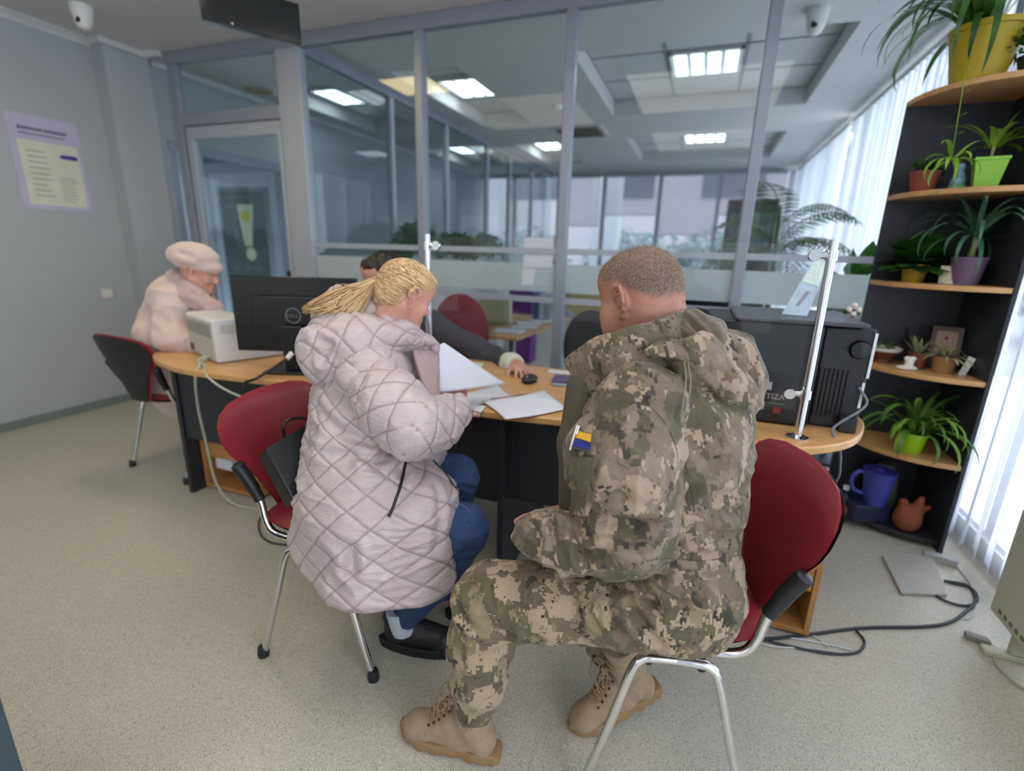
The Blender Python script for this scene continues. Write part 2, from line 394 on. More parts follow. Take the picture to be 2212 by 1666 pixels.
# depth partition (along Y at X = XC)
mb = MB(); mb.box(XC-.03, XC+.03, YP+.03, YF, CZ-.085, CZ-.002)
for z in (1.292, .985, .06): mb.box(XC-.022, XC+.022, YP+.035, YF, z-.018, z+.018)
struct('trim_40', mb, M_alu)
ym = [4.33, 5.42, 6.58, 7.42, 8.48]
for i, y in enumerate(ym): struct('trim_%d' % (41+i), MB().box(XC-.03, XC+.03, y-.03, y+.03, 0, CZ-.085), M_aluw, bevel=.005)
yy = [YP+.035]+ym+[YF]
for i in range(len(yy)-1):
    y0, y1 = yy[i]+.03, yy[i+1]-.03
    p = struct('window_%d' % (10+i), MB().box(XC-.003, XC+.003, y0, y1, 1.31, CZ-.085), M_glassd)
    obj('lower_pane', MB().box(XC-.003, XC+.003, y0, y1, .08, 1.274), M_glassd, p)
    obj('frosted_band', MB().box(XC+.004, XC+.007, y0, y1, 1.035, 1.215), M_frost, p)
# side hall: glazed door with a dark poster
YQ = 5.2
mb = MB().box(-6.3, -5.0, YQ-.03, YQ+.03, 2.16, 2.28).box(-6.3, -6.24, YQ-.03, YQ+.03, 0, 2.16).box(-5.1, -5.0, YQ-.03, YQ+.03, 0, 2.16)
struct('trim_50', mb, M_alu)
struct('window_20', MB().box(-6.3, -5.0, YQ-.003, YQ+.003, 2.28, 2.45), M_glassd)
d = struct('door_2', MB().box(-6.24, -6.12, YQ-.025, YQ+.02, .02, 2.16).box(-5.24, -5.11, YQ-.025, YQ+.02, .02, 2.16).box(-6.12, -5.24, YQ-.025, YQ+.02, 1.99, 2.16).box(-6.12, -5.24, YQ-.025, YQ+.02, .02, .2), M_aluw, bevel=.004)
obj('door_pane', MB().box(-6.12, -5.24, YQ-.004, YQ+.002, .2, 1.99), M_glassd, d)
mb = MB().box(XL-.03, XL+.0, YP+.12, YP+.18, 0, 2.12).box(XL-.03, XL, 4.94, 5.0, 0, 2.12).box(XL-.03, XL+.01, YP+.12, 5.0, 2.04, 2.12)
struct('trim_51', mb, M_alu)
struct('window_21', MB().box(XL-.02, XL-.014, YP+.18, 4.94, 0.02, 2.04), M_glassd)
mb = MB(); mbox(mb, XL, XL+.04, YP+.05, YF); struct('trim_52', mb, M_crown)
# far glazing: mullions, sill, panes, horizontal blinds
mb = MB().box(XL, XR, YF-.04, YF+.04, CZ-.06, CZ).box(XL, XR, YF-.04, YF+.04, .70, .78).box(XL, XR, YF-.05, YF+.1, 0, .70)
struct('wall_far', mb, M_wallw)
for i, x in enumerate([-3.6, -2.7, -1.85, -.86, .12, 1.2]): struct('trim_%d' % (60+i), MB().box(x-.035, x+.035, YF-.05, YF+.05, .7, CZ-.06), M_alu)
struct('trim_66', MB().box(XL, XR, YF-.03, YF+.03, 1.27, 1.32), M_aluw)
struct('window_30', MB().box(XL, XR, YF+.02, YF+.026, .78, CZ-.06), glass('outer_glass', (.95, .97, .98), .6))
M_slat = trans_mat('blind_slat', srgb(214, 210, 218), .5, .5)
for i, (x0, x1, zb) in enumerate([(-2.65, -1.9, 1.75), (-1.8, -.9, 1.95), (-.82, .08, 1.62), (.16, 1.12, 1.95)]):
    t = thing('horizontal_blind', ['grey slatted blind hanging left of the far windows, left bay', 'half raised slatted blind in the second far window bay', 'slatted blind lowered furthest, in the middle far window', 'slatted blind in the far window next to the curtain wall'][i], 'blind', ((x0+x1)/2, YF-.08, zb))
    obj('head_rail', MB().box(x0, x1, YF-.11, YF-.06, CZ-.10, CZ-.062), M_alu, t)
    s = MB(); z = CZ-.115
    while z > zb: s.cbox(((x0+x1)/2, YF-.085, z), ((x1-x0)/2, .012, .0006), rx=.5); z -= .022
    s.box(x0, x1, YF-.1, YF-.07, zb-.012, zb); obj('slats_panel', s, M_slat, t)
# right side: window strip wall behind vertical blinds
M_out = mat('window_frame_white', srgb(228, 230, 234), .5)
mb = MB().box(XR, XR+.12, YB, YF, 0, .12).box(XR, XR+.12, YB, YF, 2.6, CZ+.2)
struct('wall_right', mb, M_out)
yw = [YB+.1, -.6, 1.0, 2.6, 4.2, 5.8, 7.4, 9.0]
for i, y in enumerate(yw): struct('trim_%d' % (70+i), MB().box(XR, XR+.1, y-.04, y+.04, .12, 2.6), M_out)
struct('window_40', MB().box(XR+.04, XR+.046, YB, YF, .12, 2.6), glass('facade_glass', (.97, .98, .99), .5))
struct('windowsill_right', MB().box(XR-.02, XR, YB, YF, .0, .10), M_out)
# outside ground and trees behind the far glazing
M_snow = mat('snowy_ground', srgb(196, 204, 214), .9)
struct('ground_outside', MB().box(-40, 40, YF+.4, 60, -.5, -.4), M_snow)
M_fac = mat('facade_far', srgb(196, 186, 194), .8, var=.1)
# ================================================================ FURNITURE
M_beech = wood('beech_laminate', srgb(196, 146, 92), srgb(210, 164, 110), 0)
M_beeche = mat('beech_edge', srgb(180, 128, 78), .4, var=.05)
M_dark = mat('anthracite_board', srgb(40, 43, 50), .5, var=.08, vs_=14)
M_boxwood = wood('box_wood', srgb(168, 118, 66), srgb(186, 136, 84), 0)
DZ = .75
desk = thing('counter_desk', 'long curved beech topped counter desk with dark panels in front of the seated visitors', 'desk', (-1.05, 1.9, 0))
front = smooth_path([(-2.66, 1.86), (-2.60, 1.735), (-2.465, 1.61), (-2.25, 1.525), (-2.04, 1.495), (-1.75, 1.51), (-1.46, 1.535), (-1.0, 1.515), (-.58, 1.525), (-.3, 1.555), (0, 1.54), (.2, 1.56), (.36, 1.61), (.50, 1.735), (.575, 1.90), (.59, 2.03), (.54, 2.15)], 5)
out_ = [tuple(p[:2]) for p in front]+[(.42, 2.24), (.3, 2.262), (-2.3, 2.262), (-2.48, 2.22), (-2.6, 2.1), (-2.655, 1.98)]
tp = obj('worktop', MB().prism(out_, DZ-.028, DZ), M_beech, desk, bevel=.006)
obj('side_panel', MB().box(-2.43, -2.405, 1.66, 2.18, 0, DZ-.029), M_dark, desk, bevel=.002)
obj('side_panel', MB().box(-.635, -.61, 1.60, 2.18, 0, DZ-.029), M_dark, desk, bevel=.002)
obj('side_panel', MB().box(.19, .215, 1.66, 2.18, 0, DZ-.029), M_dark, desk, bevel=.002)
obj('front_panel', MB().box(-2.40, -.64, 1.672, 1.69, .315, DZ-.03), M_dark, desk, bevel=.002)
obj('front_panel', MB().box(-.605, .185, 1.672, 1.69, .345, DZ-.03), M_dark, desk, bevel=.002)
def pc_box(name, label, x0, x1, y0, y1, z1):
    t = thing(name, label, 'shelf box', ((x0+x1)/2, (y0+y1)/2, 0.0), 'open wooden boxes under the counter desk')
    b_ = MB().box(x0, x0+.018, y0, y1, .012, z1).box(x1-.018, x1, y0, y1, .012, z1).box(x0+.018, x1-.018, y0, y1, z1-.018, z1).box(x0+.018, x1-.018, y0, y1, .012, .03).box(x0+.018, x1-.018, y1-.012, y1, .03, z1-.018)
    obj('carcass', b_, M_boxwood, t, bevel=.0015)
    obj('door_panel', MB().box(x0+.02, x1-.02, y0+.005, y0+.02, z1-.11, z1-.02), M_boxwood, t, bevel=.001)
    obj('plinth', MB().box(x0+.01, x1-.01, y0+.03, y1-.02, 0, .012), M_dark, t)
    return t
pc_box('under_desk_box', 'open wooden box holding papers under the left end of the counter desk', -2.40, -2.02, 1.735, 2.12, .302)
pc_box('under_desk_box', 'open wooden box under the right end of the counter desk, behind the red chair', .22, .50, 1.735, 2.12, .295)
single('folded_papers', MB().cbox((-2.29, 1.86, .14), (.06, .09, .03)).cbox((-2.28, 1.83, .178), (.055, .07, .008), rz=.2), M_paper, 'white papers lying in the wooden box under the left desk end', 'papers', bevel=.004)
single('carton', MB().cbox((-2.085, 1.84, .083), (.03, .05, .053)), mat('blue_carton', srgb(70, 92, 120), .6, var=.3, vs_=40), 'small blue grey carton standing in the left wooden box', 'carton', bevel=.002)

# ------------------------------------------------ visitor chairs
M_red = mat('red_vinyl', srgb(136, 40, 50), .36, var=.05, bump=.12, bs=700, coat=.1)
def chair(label, c, ang, group='red visitor chairs'):
    t = thing('visitor_chair', label, 'chair', (0, 0, 0), group)
    # backrest: rounded top, widest in the upper third, narrow at the bottom
    def hw(z):
        return float(np.interp(z, [.45, .48, .54, .61, .67, .70, .74, .78, .805, .822, .828], [.075, .09, .122, .163, .212, .236, .25, .242, .21, .145, .05]))
    def bx(y, z): return -.235-.30*(z-.5)+.75*y*y-.10*max(0, .56-z)
    ny, nz = 24, 30; zs = list(np.interp(np.linspace(0, 1, nz), [0, .8, 1], [.45, .785, .828]))
    for nm, off, mt in (('backrest', .0, M_red), ('back_shell', -.013, M_black)):
        V = []; F = []
        for side in (0, 1):
            th = .019 if nm == 'backrest' else .008
            for j, z in enumerate(zs):
                h = hw(z)*(.925 if nm == 'back_shell' else 1); z = z-(.008 if nm == 'back_shell' and z > .6 else 0)
                for i in range(ny):
                    s = -1+2*i/(ny-1); y = h*s
                    e = (1-abs(s)**5)*(1-(abs(2*j/(nz-1)-1))**7)
                    V.append((bx(y, z)+off+(th*e if side == 0 else -th*.5*e), y, z))
        for side in (0, 1):
            for j in range(nz-1):
                for i in range(ny-1):
                    a = side*ny*nz+j*ny+i; q = (a, a+1, a+ny+1, a+ny)
                    F.append(q if side == 0 else q[::-1])
        B = ny*nz
        for j in range(nz-1):
            F.append((j*ny, (j+1)*ny, B+(j+1)*ny, B+j*ny)); a = j*ny+ny-1; F.append((a, B+a, B+a+ny, a+ny))
        for i in range(ny-1):
            F.append((i, B+i, B+i+1, i+1)); a = (nz-1)*ny+i; F.append((a, a+1, B+a+1, B+a))
        mb = MB(); mb.add(V, F, True); obj(nm, mb, mt, t, angle=60)
    # seat
    for nm, z0, mt, th, inset in (('seat', .452, M_red, .022, 0), ('seat_shell', .436, M_black, .008, .012)):
        n = 22; V = []; F = []
        for side in (0, 1):
            for j in range(n):
                for i in range(n):
                    a, b_ = -1+2*i/(n-1), -1+2*j/(n-1)
                    x = (.225-inset)*a*(1-.10*abs(b_)**4); y = (.222-inset)*b_*(1-.12*abs(a)**4)*(1+.05*a)
                    e = (1-abs(a)**6)*(1-abs(b_)**6)
                    z = z0+.012*a*a*(a < 0)-.012*max(0, a)**3+.010*b_*b_
                    V.append((x, y, z+(th*e if side == 0 else -th*.4*e)))
        for side in (0, 1):
            for j in range(n-1):
                for i in range(n-1):
                    a = side*n*n+j*n+i; q = (a, a+1, a+n+1, a+n); F.append(q if side == 0 else q[::-1])
        B = n*n
        for k in range(n-1):
            F.append((k, B+k, B+k+1, k+1)); a = (n-1)*n+k; F.append((a, a+1, B+a+1, B+a))
            F.append((k*n, (k+1)*n, B+(k+1)*n, B+k*n)); a = k*n+n-1; F.append((a, B+a, B+a+n, a+n))
        mb = MB(); mb.add(V, F, True); obj(nm, mb, mt, t, angle=60)
    for s in (1, -1):
        path = smooth_path([(.17, s*.185, .426), (.08, s*.19, .424), (-.06, s*.195, .424), (-.125, s*.198, .424), (-.165, s*.2, .440), (-.185, s*.198, .475), (-.20, s*.192, .53), (-.225, s*.19, .60)], 6)
        obj('side_rail', MB().tube(path, .0115, 12), M_chrome, t)
        g = smooth_path([(-.203, s*.190, .535), (-.228, s*.199, .60), (-.246, s*.210, .645), (-.252, s*.214, .660)], 5)
        obj('grip', MB().tube(g, [.0165]*3+[.019]*(len(g)-6)+[.017, .014, .008], 14), M_black, t)
        for k in (1, -1):
            tube = smooth_path([(-.016 + .0*k, s*.212, .400), (-.016+k*.045, s*.214, .400), (-.016+k*.075, s*.216, .395), (-.016+k*.098, s*.222, .36), (-.016+k*.14, s*.235, .2), (-.016+k*.19, s*.246, .022)], 8)
            l = obj('leg', MB().tube(tube, .0115, 12), M_chrome, t)
            q = Matrix.Translation((-.016+k*.191, s*.2465, 0)) @ Matrix.Rotation(k*.25, 4, 'Y')
            obj('rubber_foot', MB().lathe([(.0, .0), (.017, .0), (.0185, .01), (.016, .03), (.0145, .036), (.012, .036)], (-.016+k*.195, s*.247, 0), 14), M_black, l)
        for bx_ in (.045, -.075):
            M4 = Matrix.Rotation(pi/2, 4, 'X')
            obj('bolt', MB().lathe([(0, -.006), (.011, -.006), (.012, .004), (.006, .007), (0, .007)], (bx_, s*.205, .385), 14, M4), M_black, t)
    obj('cross_bar', MB().tube([(-.02, -.19, .415), (-.02, .19, .415)], .010, 10), M_chrome, t)
    t.location = (*c, 0); t.rotation_euler = (0, 0, radians(ang)); return t
ch_s = chair('red visitor chair in front on which the person in camouflage sits', (-.012, 1.215), 192)
ch_w = chair('red visitor chair under the person in the quilted coat, black bag strap over it', (-1.02, 1.244), 8)
ch_l = chair('red visitor chair with black back shell at the left end of the counter desk', (-2.77, 1.955), 86)

# ------------------------------------------------ corner shelf for plants
XS1, YS1, RX, RY = 1.165, 2.955, .385, .385
sh = thing('corner_shelf', 'dark open corner shelf with five rounded beech boards full of plants', 'shelf', (XS1-.15, YS1-.15, 0))
obj('back_panel', MB().box(XS1-RX, XS1, YS1, YS1+.016, 0, 1.985), M_dark, sh, bevel=.001)
obj('side_panel', MB().box(XS1, XS1+.016, YS1-RY-.005, YS1+.016, 0, 1.985), M_dark, sh, bevel=.001)
SHZ = [.045, .43, .812, 1.200, 1.585, 1.985]
for z in SHZ:
    r = 1.0 if z > .1 else .93
    pts = [(XS1, YS1)]+[(XS1-RX*r*sin(a)**.9, YS1-RY*r*cos(a)**.9) for a in np.linspace(0, pi/2, 20)]
    obj('shelf_board', MB().prism(pts, z-.022, z), M_beech if z > .1 else M_dark, sh, bevel=.002)

# ------------------------------------------------ vertical blinds along the window wall
M_vb = trans_mat('blind_fabric', srgb(222, 226, 236), .42, .8, .015, 3)
def vblind(label, y0, y1, xb=1.235, seed=1, z0=.045, amp=.5):
    rnd = random.Random(seed); t = thing('vertical_blind', label, 'blind', (xb, (y0+y1)/2, z0), 'white vertical blinds on the window wall')
    obj('head_rail', MB().box(xb-.02, xb+.02, y0, y1, 2.60, 2.64), M_white, t)
    y = y0+.05
    while y < y1:
        a = amp+rnd.uniform(-.12, .12); w_ = .0635; V = []; F = []; nz = 12; nx = 6
        for j in range(nz+1):
            z = 2.60-(2.60-z0)*j/nz; tw = a+.05*sin(j*.7+y*9)
            for i in range(nx+1):
                s = -1+2*i/nx; bow = .010*(1-s*s)
                V.append((xb+s*w_*sin(tw)+bow*cos(tw), y+s*w_*cos(tw)-bow*sin(tw), z))
        for j in range(nz):
            for i in range(nx): k = j*(nx+1)+i; F.append((k, k+1, k+nx+2, k+nx+1))
        mb = MB(); mb.add(V, F, True); obj('slat', mb, M_vb, t, angle=0 or 80)
        y += .108
vblind('white vertical blind nearest the camera, right of the plant shelf', .2, 2.93, xb=1.262, seed=2, z0=.05)
vblind('white vertical blind behind the palm, beyond the glass partition', 3.25, 6.3, xb=1.255, seed=3)
vblind('white vertical blind at the far end of the window wall', 6.45, 9.5, xb=1.255, seed=4)

# ------------------------------------------------ convector heater by the blinds
M_cream = mat('cream_enamel', srgb(190, 192, 172), .4, var=.03)
ht = thing('convector_heater', 'cream metal convector heater standing by the white blinds', 'heater', (1.16, 1.62, 0))
hx0, hx1, hy0, hy1, hz0, hz1 = 1.105, 1.20, 1.22, 2.02, .10, .50
b_ = MB().box(hx0, hx1, hy0, hy1, hz0, hz1); obj('body', b_, M_cream, ht, bevel=.006)
s = MB()
for k in range(22):
    y = hy0+.04+k*.033
    s.box(hx0-.0015, hx0+.001, y, y+.022, hz1-.035, hz1-.029); s.box(hx0-.0015, hx0+.001, y, y+.018, hz0+.022, hz0+.036)
obj('vent_slots', s, mat('vent_dark', srgb(120, 122, 108), .7), ht)
s = MB().box(hx0+.012, hx1-.012, hy0+.02, hy1-.02, hz1-.001, hz1+.003); obj('top_grille', s, M_white, ht)
for y in (hy0+.12, hy1-.12): obj('foot', MB().box(hx0-.05, hx1+.03, y-.02, y+.02, 0, .02).box(hx0+.02, hx1-.02, y-.015, y+.015, .02, hz0), M_cream, ht, bevel=.004)
single('thermostat_knob', MB().lathe([(0, 0), (.03, 0), (.034, .02), (.03, .035), (.008, .038), (.008, .055), (0, .055)], (1.15, 1.94, .5035), 18), mat('knob_grey', srgb(90, 94, 98), .5), 'grey round knob cap standing on the cream heater', 'cap')
# ================================================================ SOFT BODY MODELLING (distance fields -> one continuous mesh)
def _hash(i, j, k, s):
    h = (i*374761393+j*668265263+k*2147483647+s*1274126177) & 0xffffffff
    h = ((h ^ (h >> 13))*1274126177) & 0xffffffff
    return ((h ^ (h >> 16)) & 0xffff)/32767.5-1.0
def vnoise(P, s=1.0, seed=0):
    P = np.asarray(P, float)*s; I = np.floor(P).astype(np.int64); f = P-I; f = f*f*(3-2*f); r = 0
    for a in (0, 1):
        for b in (0, 1):
            for c in (0, 1):
                w_ = (f[..., 0] if a else 1-f[..., 0])*(f[..., 1] if b else 1-f[..., 1])*(f[..., 2] if c else 1-f[..., 2])
                r = r+w_*_hash(I[..., 0]+a, I[..., 1]+b, I[..., 2]+c, seed)
    return r
def fbm(P, s=1.0, o=3, seed=0):
    return sum(vnoise(P, s*2**i, seed+i)*.5**i for i in range(o))
def axis_res(lo, hi, res, zones=()):
    xs = [lo]
    while xs[-1] < hi:
        r = res
        for a, b, rf in zones:
            if a-.01 <= xs[-1] <= b: r = min(r, rf)
        xs.append(xs[-1]+r)
    return np.array(xs)
def d_cap(P, a, b, ra, rb):
    a = np.asarray(a); b = np.asarray(b); ba = b-a; L2 = max((ba@ba), 1e-12)
    h = np.clip(((P-a)@ba)/L2, 0, 1); q = P-a-h[..., None]*ba
    return np.sqrt((q*q).sum(-1))-(ra+(rb-ra)*h)
def d_ell(P, c, r, R=None):
    q = P-np.asarray(c)
    if R is not None: q = q @ np.asarray(R).T
    r = np.asarray(r); k0 = np.sqrt(((q/r)**2).sum(-1)); k1 = np.sqrt(((q/(r*r))**2).sum(-1))
    return k0*(k0-1)/np.maximum(k1, 1e-9)
def d_box(P, c, h, rad, R=None):
    q = P-np.asarray(c)
    if R is not None: q = q @ np.asarray(R).T
    q = np.abs(q)-(np.asarray(h)-rad); o = np.sqrt((np.maximum(q, 0)**2).sum(-1))+np.minimum(q.max(-1), 0)
    return o-rad
def CAP(a, b, ra, rb=None, k=.02, op='+'):
    rb = ra if rb is None else rb; a = np.asarray(a, float); b = np.asarray(b, float)
    lo = np.minimum(a-ra, b-rb); hi = np.maximum(a+ra, b+rb); return (lambda P: d_cap(P, a, b, ra, rb), lo, hi, k, op)
def ELL(c, r, R=None, k=.02, op='+'):
    m = max(r); c = np.asarray(c, float); return (lambda P: d_ell(P, c, r, R), c-m, c+m, k, op)
def BOX(c, h, rad, R=None, k=.02, op='+'):
    m = np.linalg.norm(h); c = np.asarray(c, float); return (lambda P: d_box(P, c, h, rad, R), c-m, c+m, k, op)
def CHAIN(pts, rs, k=.01, op='+'):
    return [CAP(pts[i], pts[i+1], rs[i], rs[i+1], k, op) for i in range(len(pts)-1)]
def sdf_mesh(prims, res=.005, zones=None, extra=None, quiet=True):
    lo = np.min([p[1] for p in prims if p[4] == '+'], axis=0)-.02; hi = np.max([p[2] for p in prims if p[4] == '+'], axis=0)+.02
    z = zones or [(), (), ()]
    ax = [axis_res(lo[i], hi[i], res, z[i]) for i in range(3)]
    D = np.full([len(a) for a in ax], .3, np.float32)
    for fn, a, b, k, op in prims:
        m = k+2.5*res
        sl = [slice(max(0, np.searchsorted(ax[i], a[i]-m)-1), min(len(ax[i]), np.searchsorted(ax[i], b[i]+m)+1)) for i in range(3)]
        G = np.stack(np.meshgrid(ax[0][sl[0]], ax[1][sl[1]], ax[2][sl[2]], indexing='ij'), -1)
        if G.size == 0: continue
        d = fn(G).astype(np.float32); cur = D[sl[0], sl[1], sl[2]]
        if op == '+':
            h = np.maximum(k-np.abs(cur-d), 0)/k; D[sl[0], sl[1], sl[2]] = np.minimum(cur, d)-h*h*k*.25
        else:
            d = -d; h = np.maximum(k-np.abs(cur-d), 0)/k; D[sl[0], sl[1], sl[2]] = np.maximum(cur, d)+h*h*k*.25
    if extra is not None:
        G = np.stack(np.meshgrid(*ax, indexing='ij'), -1); D = extra(G, D)
    return nets(D, ax)
def nets(D, ax):
    nx, ny, nz = D.shape; cs = (nx-1, ny-1, nz-1); n = cs[0]*cs[1]*cs[2]
    acc = np.zeros((n, 3)); cnt = np.zeros(n); quads = []
    def cid(i, j, k): return (i*cs[1]+j)*cs[2]+k
    for a in range(3):
        s0 = [slice(None)]*3; s1 = [slice(None)]*3; s0[a] = slice(0, -1); s1[a] = slice(1, None)
        A, B = D[tuple(s0)], D[tuple(s1)]; idx = np.argwhere((A < 0) != (B < 0))
        if len(idx) == 0: continue
        va = A[tuple(idx.T)]; vb = B[tuple(idx.T)]; t = va/(va-vb)
        P = np.stack([ax[d][idx[:, d]] for d in range(3)], 1); P[:, a] += t*(ax[a][idx[:, a]+1]-ax[a][idx[:, a]])
        b, c = (a+1) % 3, (a+2) % 3; ids = []; ok = np.ones(len(idx), bool)
        for db, dc in ((-1, -1), (0, -1), (0, 0), (-1, 0)):
            I = idx.copy(); I[:, b] += db; I[:, c] += dc
            v = (I[:, b] >= 0) & (I[:, b] < cs[b]) & (I[:, c] >= 0) & (I[:, c] < cs[c]); ok &= v
            q = np.where(v, cid(I[:, 0], I[:, 1], I[:, 2]), -1); ids.append(q)
            for d in range(3): acc[:, d] += np.bincount(q[v], P[v, d], n)
            cnt += np.bincount(q[v], minlength=n)
        Q = np.stack(ids, 1)[ok]; flip = (va < 0)[ok]
        Q[~flip] = Q[~flip][:, ::-1]; quads.append(Q)
    Q = np.concatenate(quads); used = cnt > 0; remap = np.cumsum(used)-1
    V = acc[used]/cnt[used][:, None]; return V, remap[Q]
def vnormals(V, F):
    N_ = np.zeros_like(V); a, b, c, d = (V[F[:, i]] for i in range(4)); fn = np.cross(c-a, d-b)
    for i in range(4):
        for k in range(3): N_[:, k] += np.bincount(F[:, i], fn[:, k], len(V))
    return nrm(N_)
def relax(V, F, it=2, lam=.5):
    for _ in range(it):
        s = np.zeros_like(V); c = np.zeros(len(V))
        for i in range(4):
            j = F[:, (i+1) % 4]
            for k in range(3): s[:, k] += np.bincount(F[:, i], V[j, k], len(V))
            for k in range(3): s[:, k] += np.bincount(j, V[F[:, i], k], len(V))
            c += np.bincount(F[:, i], minlength=len(V))+np.bincount(j, minlength=len(V))
        V = V+lam*(s/np.maximum(c, 1)[:, None]-V)
    return V
def polydist(P, line):
    L = [np.asarray(p, float) for p in line]; best = np.full(len(P), 9.)
    for a, b in zip(L[:-1], L[1:]):
        ba = b-a; h = np.clip(((P-a)@ba)/max(ba@ba, 1e-12), 0, 1); q = P-a-h[:, None]*ba
        best = np.minimum(best, np.sqrt((q*q).sum(-1)))
    return best
def creases(V, lines):
    """lines: (points, depth, width). a furrow with a soft roll on both sides"""
    D = np.zeros(len(V))
    for pts, amp, w_ in lines:
        d = polydist(V, pts); D += amp*(-np.exp(-(d/w_)**2)+.55*np.exp(-((d-2.0*w_)/(w_*1.1))**2))
    return D
def cloth(V, sc, amp, seed):
    q = V*np.array(sc)+.55*np.stack([vnoise(V, 7, seed+50+i) for i in range(3)], 1); r = 1-np.abs(vnoise(q, 1, seed)); return amp*(r**3-.35)
def mesh_part(name, V, F, mat_, parent, **k):
    mb = MB(); mb.v = V.tolist(); mb.f = [tuple(q) for q in F.tolist()]; return obj(name, mb, mat_, parent, angle=180, **k)
from mathutils.bvhtree import BVHTree
class Surf:
    """finds points on a finished surface, to lay trims, patches and seams on the cloth"""
    def __init__(s, V, F): s.t = BVHTree.FromPolygons(V.tolist(), F.tolist())
    def hit(s, x, y, off=.001, d=1.2):
        v = px(x, y, 1)-CAMC; r = s.t.ray_cast(Vector(CAMC), Vector(v))
        if r[0] is None: return s.near(px(x, y, d), off)
        n = np.array(r[1]); n = n if n @ v < 0 else -n; return np.array(r[0])+n*off
    def near(s, p, off=.001):
        r = s.t.find_nearest(Vector(p)); n = np.array(r[1]); return np.array(r[0])+n*off
    def line(s, pts, off=.001, n=8):
        P_ = smooth_path([(x, y, 0) for x, y in pts], n); Q = np.array([s.hit(p[0], p[1], off) for p in P_])
        for _ in range(2): Q[1:-1] = (Q[:-2]+2*Q[1:-1]+Q[2:])/4
        return Q
    def patch(s, quad, off, th, n=10):
        q = [np.array(p, float) for p in quad]; G = np.array([[s.hit(*((q[0]*(1-a)+q[1]*a)*(1-b)+(q[3]*(1-a)+q[2]*a)*b), off) for a in np.linspace(0, 1, n)] for b in np.linspace(0, 1, n)])
        for _ in range(6): G[1:-1, 1:-1] = (G[:-2, 1:-1]+G[2:, 1:-1]+G[1:-1, :-2]+G[1:-1, 2:])/4
        return grid_mesh(G, th)
def frame(f, u=(0, 0, 1)):
    """rows: forward, left, up"""
    f = nrm(f); l = nrm(np.cross(u, f)); return np.array([f, l, np.cross(f, l)])

def head_prims(o, R, s=1.0, wide=1.0, ears=True, nose=1.0, jaw=1.0):
    """a human head; o midpoint between the ears, R rows forward/left/up"""
    W = lambda x, y, z: o+s*(x*R[0]+y*wide*R[1]+z*R[2]); p = []
    E = lambda c, r, k=.02, op='+': p.append(ELL(W(*c), [v*s for v in r], R, k*s, op))
    C = lambda a, b, ra, rb=None, k=.012, op='+': p.append(CAP(W(*a), W(*b), ra*s, (rb if rb is not None else ra)*s, k*s, op))
    E((-.012, 0, .048), (.098, .078*wide, .082)); E((.028, 0, .045), (.066, .068*wide, .068), .03)
    E((-.045, 0, .020), (.062, .066*wide, .070), .03)
    E((.038, 0, -.020), (.052, .058*wide, .078), .03)
    for y in (1, -1):
        C((-.002, y*.056, -.040), (.066, y*.020*jaw, -.092), .024, .018, .035)
        E((.058, y*.034, -.022), (.026, .026, .026), .02)      # cheek
        C((.084, y*.012, .024), (.068, y*.048, .022), .010, .009, .014)   # brow
    C((.070, -.014, -.094), (.070, .014, -.094), .019, .019, .02)   # chin
    E((.062, 0, .062), (.034, .050, .034), .03)                     # forehead
    for y in (1, -1): p.append(ELL(W(.094, y*.031, .002), [v*s for v in (.016, .018, .014)], R, .014*s, '-'))
    for y in (1, -1): E((.074, y*.032, .002), (.013, .016, .0125), .004)   # lids
    C((.088, 0, .008), (.108*nose, 0, -.026), .009, .0115, .012)    # nose
    for y in (1, -1): E((.098*nose, y*.012, -.030), (.010, .0075, .008), .006)
    C((.085, -.016, -.056), (.085, .016, -.056), .0085, .0085, .008); C((.083, -.013, -.068), (.083, .013, -.068), .0085, .0085, .008)
    p.append(CAP(W(.096, -.022, -.062), W(.096, .022, -.062), .002*s, .002*s, .004*s, '-'))
    if ears:
        for y in (1, -1):
            c = lambda a, b, e=0: (a*1.15-.004, y*(.077+.014*(.02-a)*20+e*1.3), b*1.12)
            E((-.011, y*.081, .003), (.016, .006, .028), .005)
            rim = [c(.012, .008, -.001), c(.010, .024, .003), c(-.002, .034, .008), c(-.016, .031, .011), c(-.023, .017, .012), c(-.022, .000, .010), c(-.014, -.016, .006), c(-.006, -.027, .001)]
            for a, b in zip(rim[:-1], rim[1:]): C(a, b, .0046, .0046, .003)
            E(c(-.003, -.029, .001), (.008, .005, .008), .005)
            inner = [c(.004, .016, .003), c(-.010, .016, .006), c(-.012, 0, .006), c(-.004, -.010, .003)]
            for a, b in zip(inner[:-1], inner[1:]): C(a, b, .003, .003, .004)
            p.append(ELL(W(*c(-.001, -.001, .010)), [v*s for v in (.008, .008, .011)], R, .004*s, '-'))
            p.append(CAP(W(*c(-.012, .024, .012)), W(*c(-.0165, .004, .013)), .0026*s, .0026*s, .004*s, '-'))
    return p, W
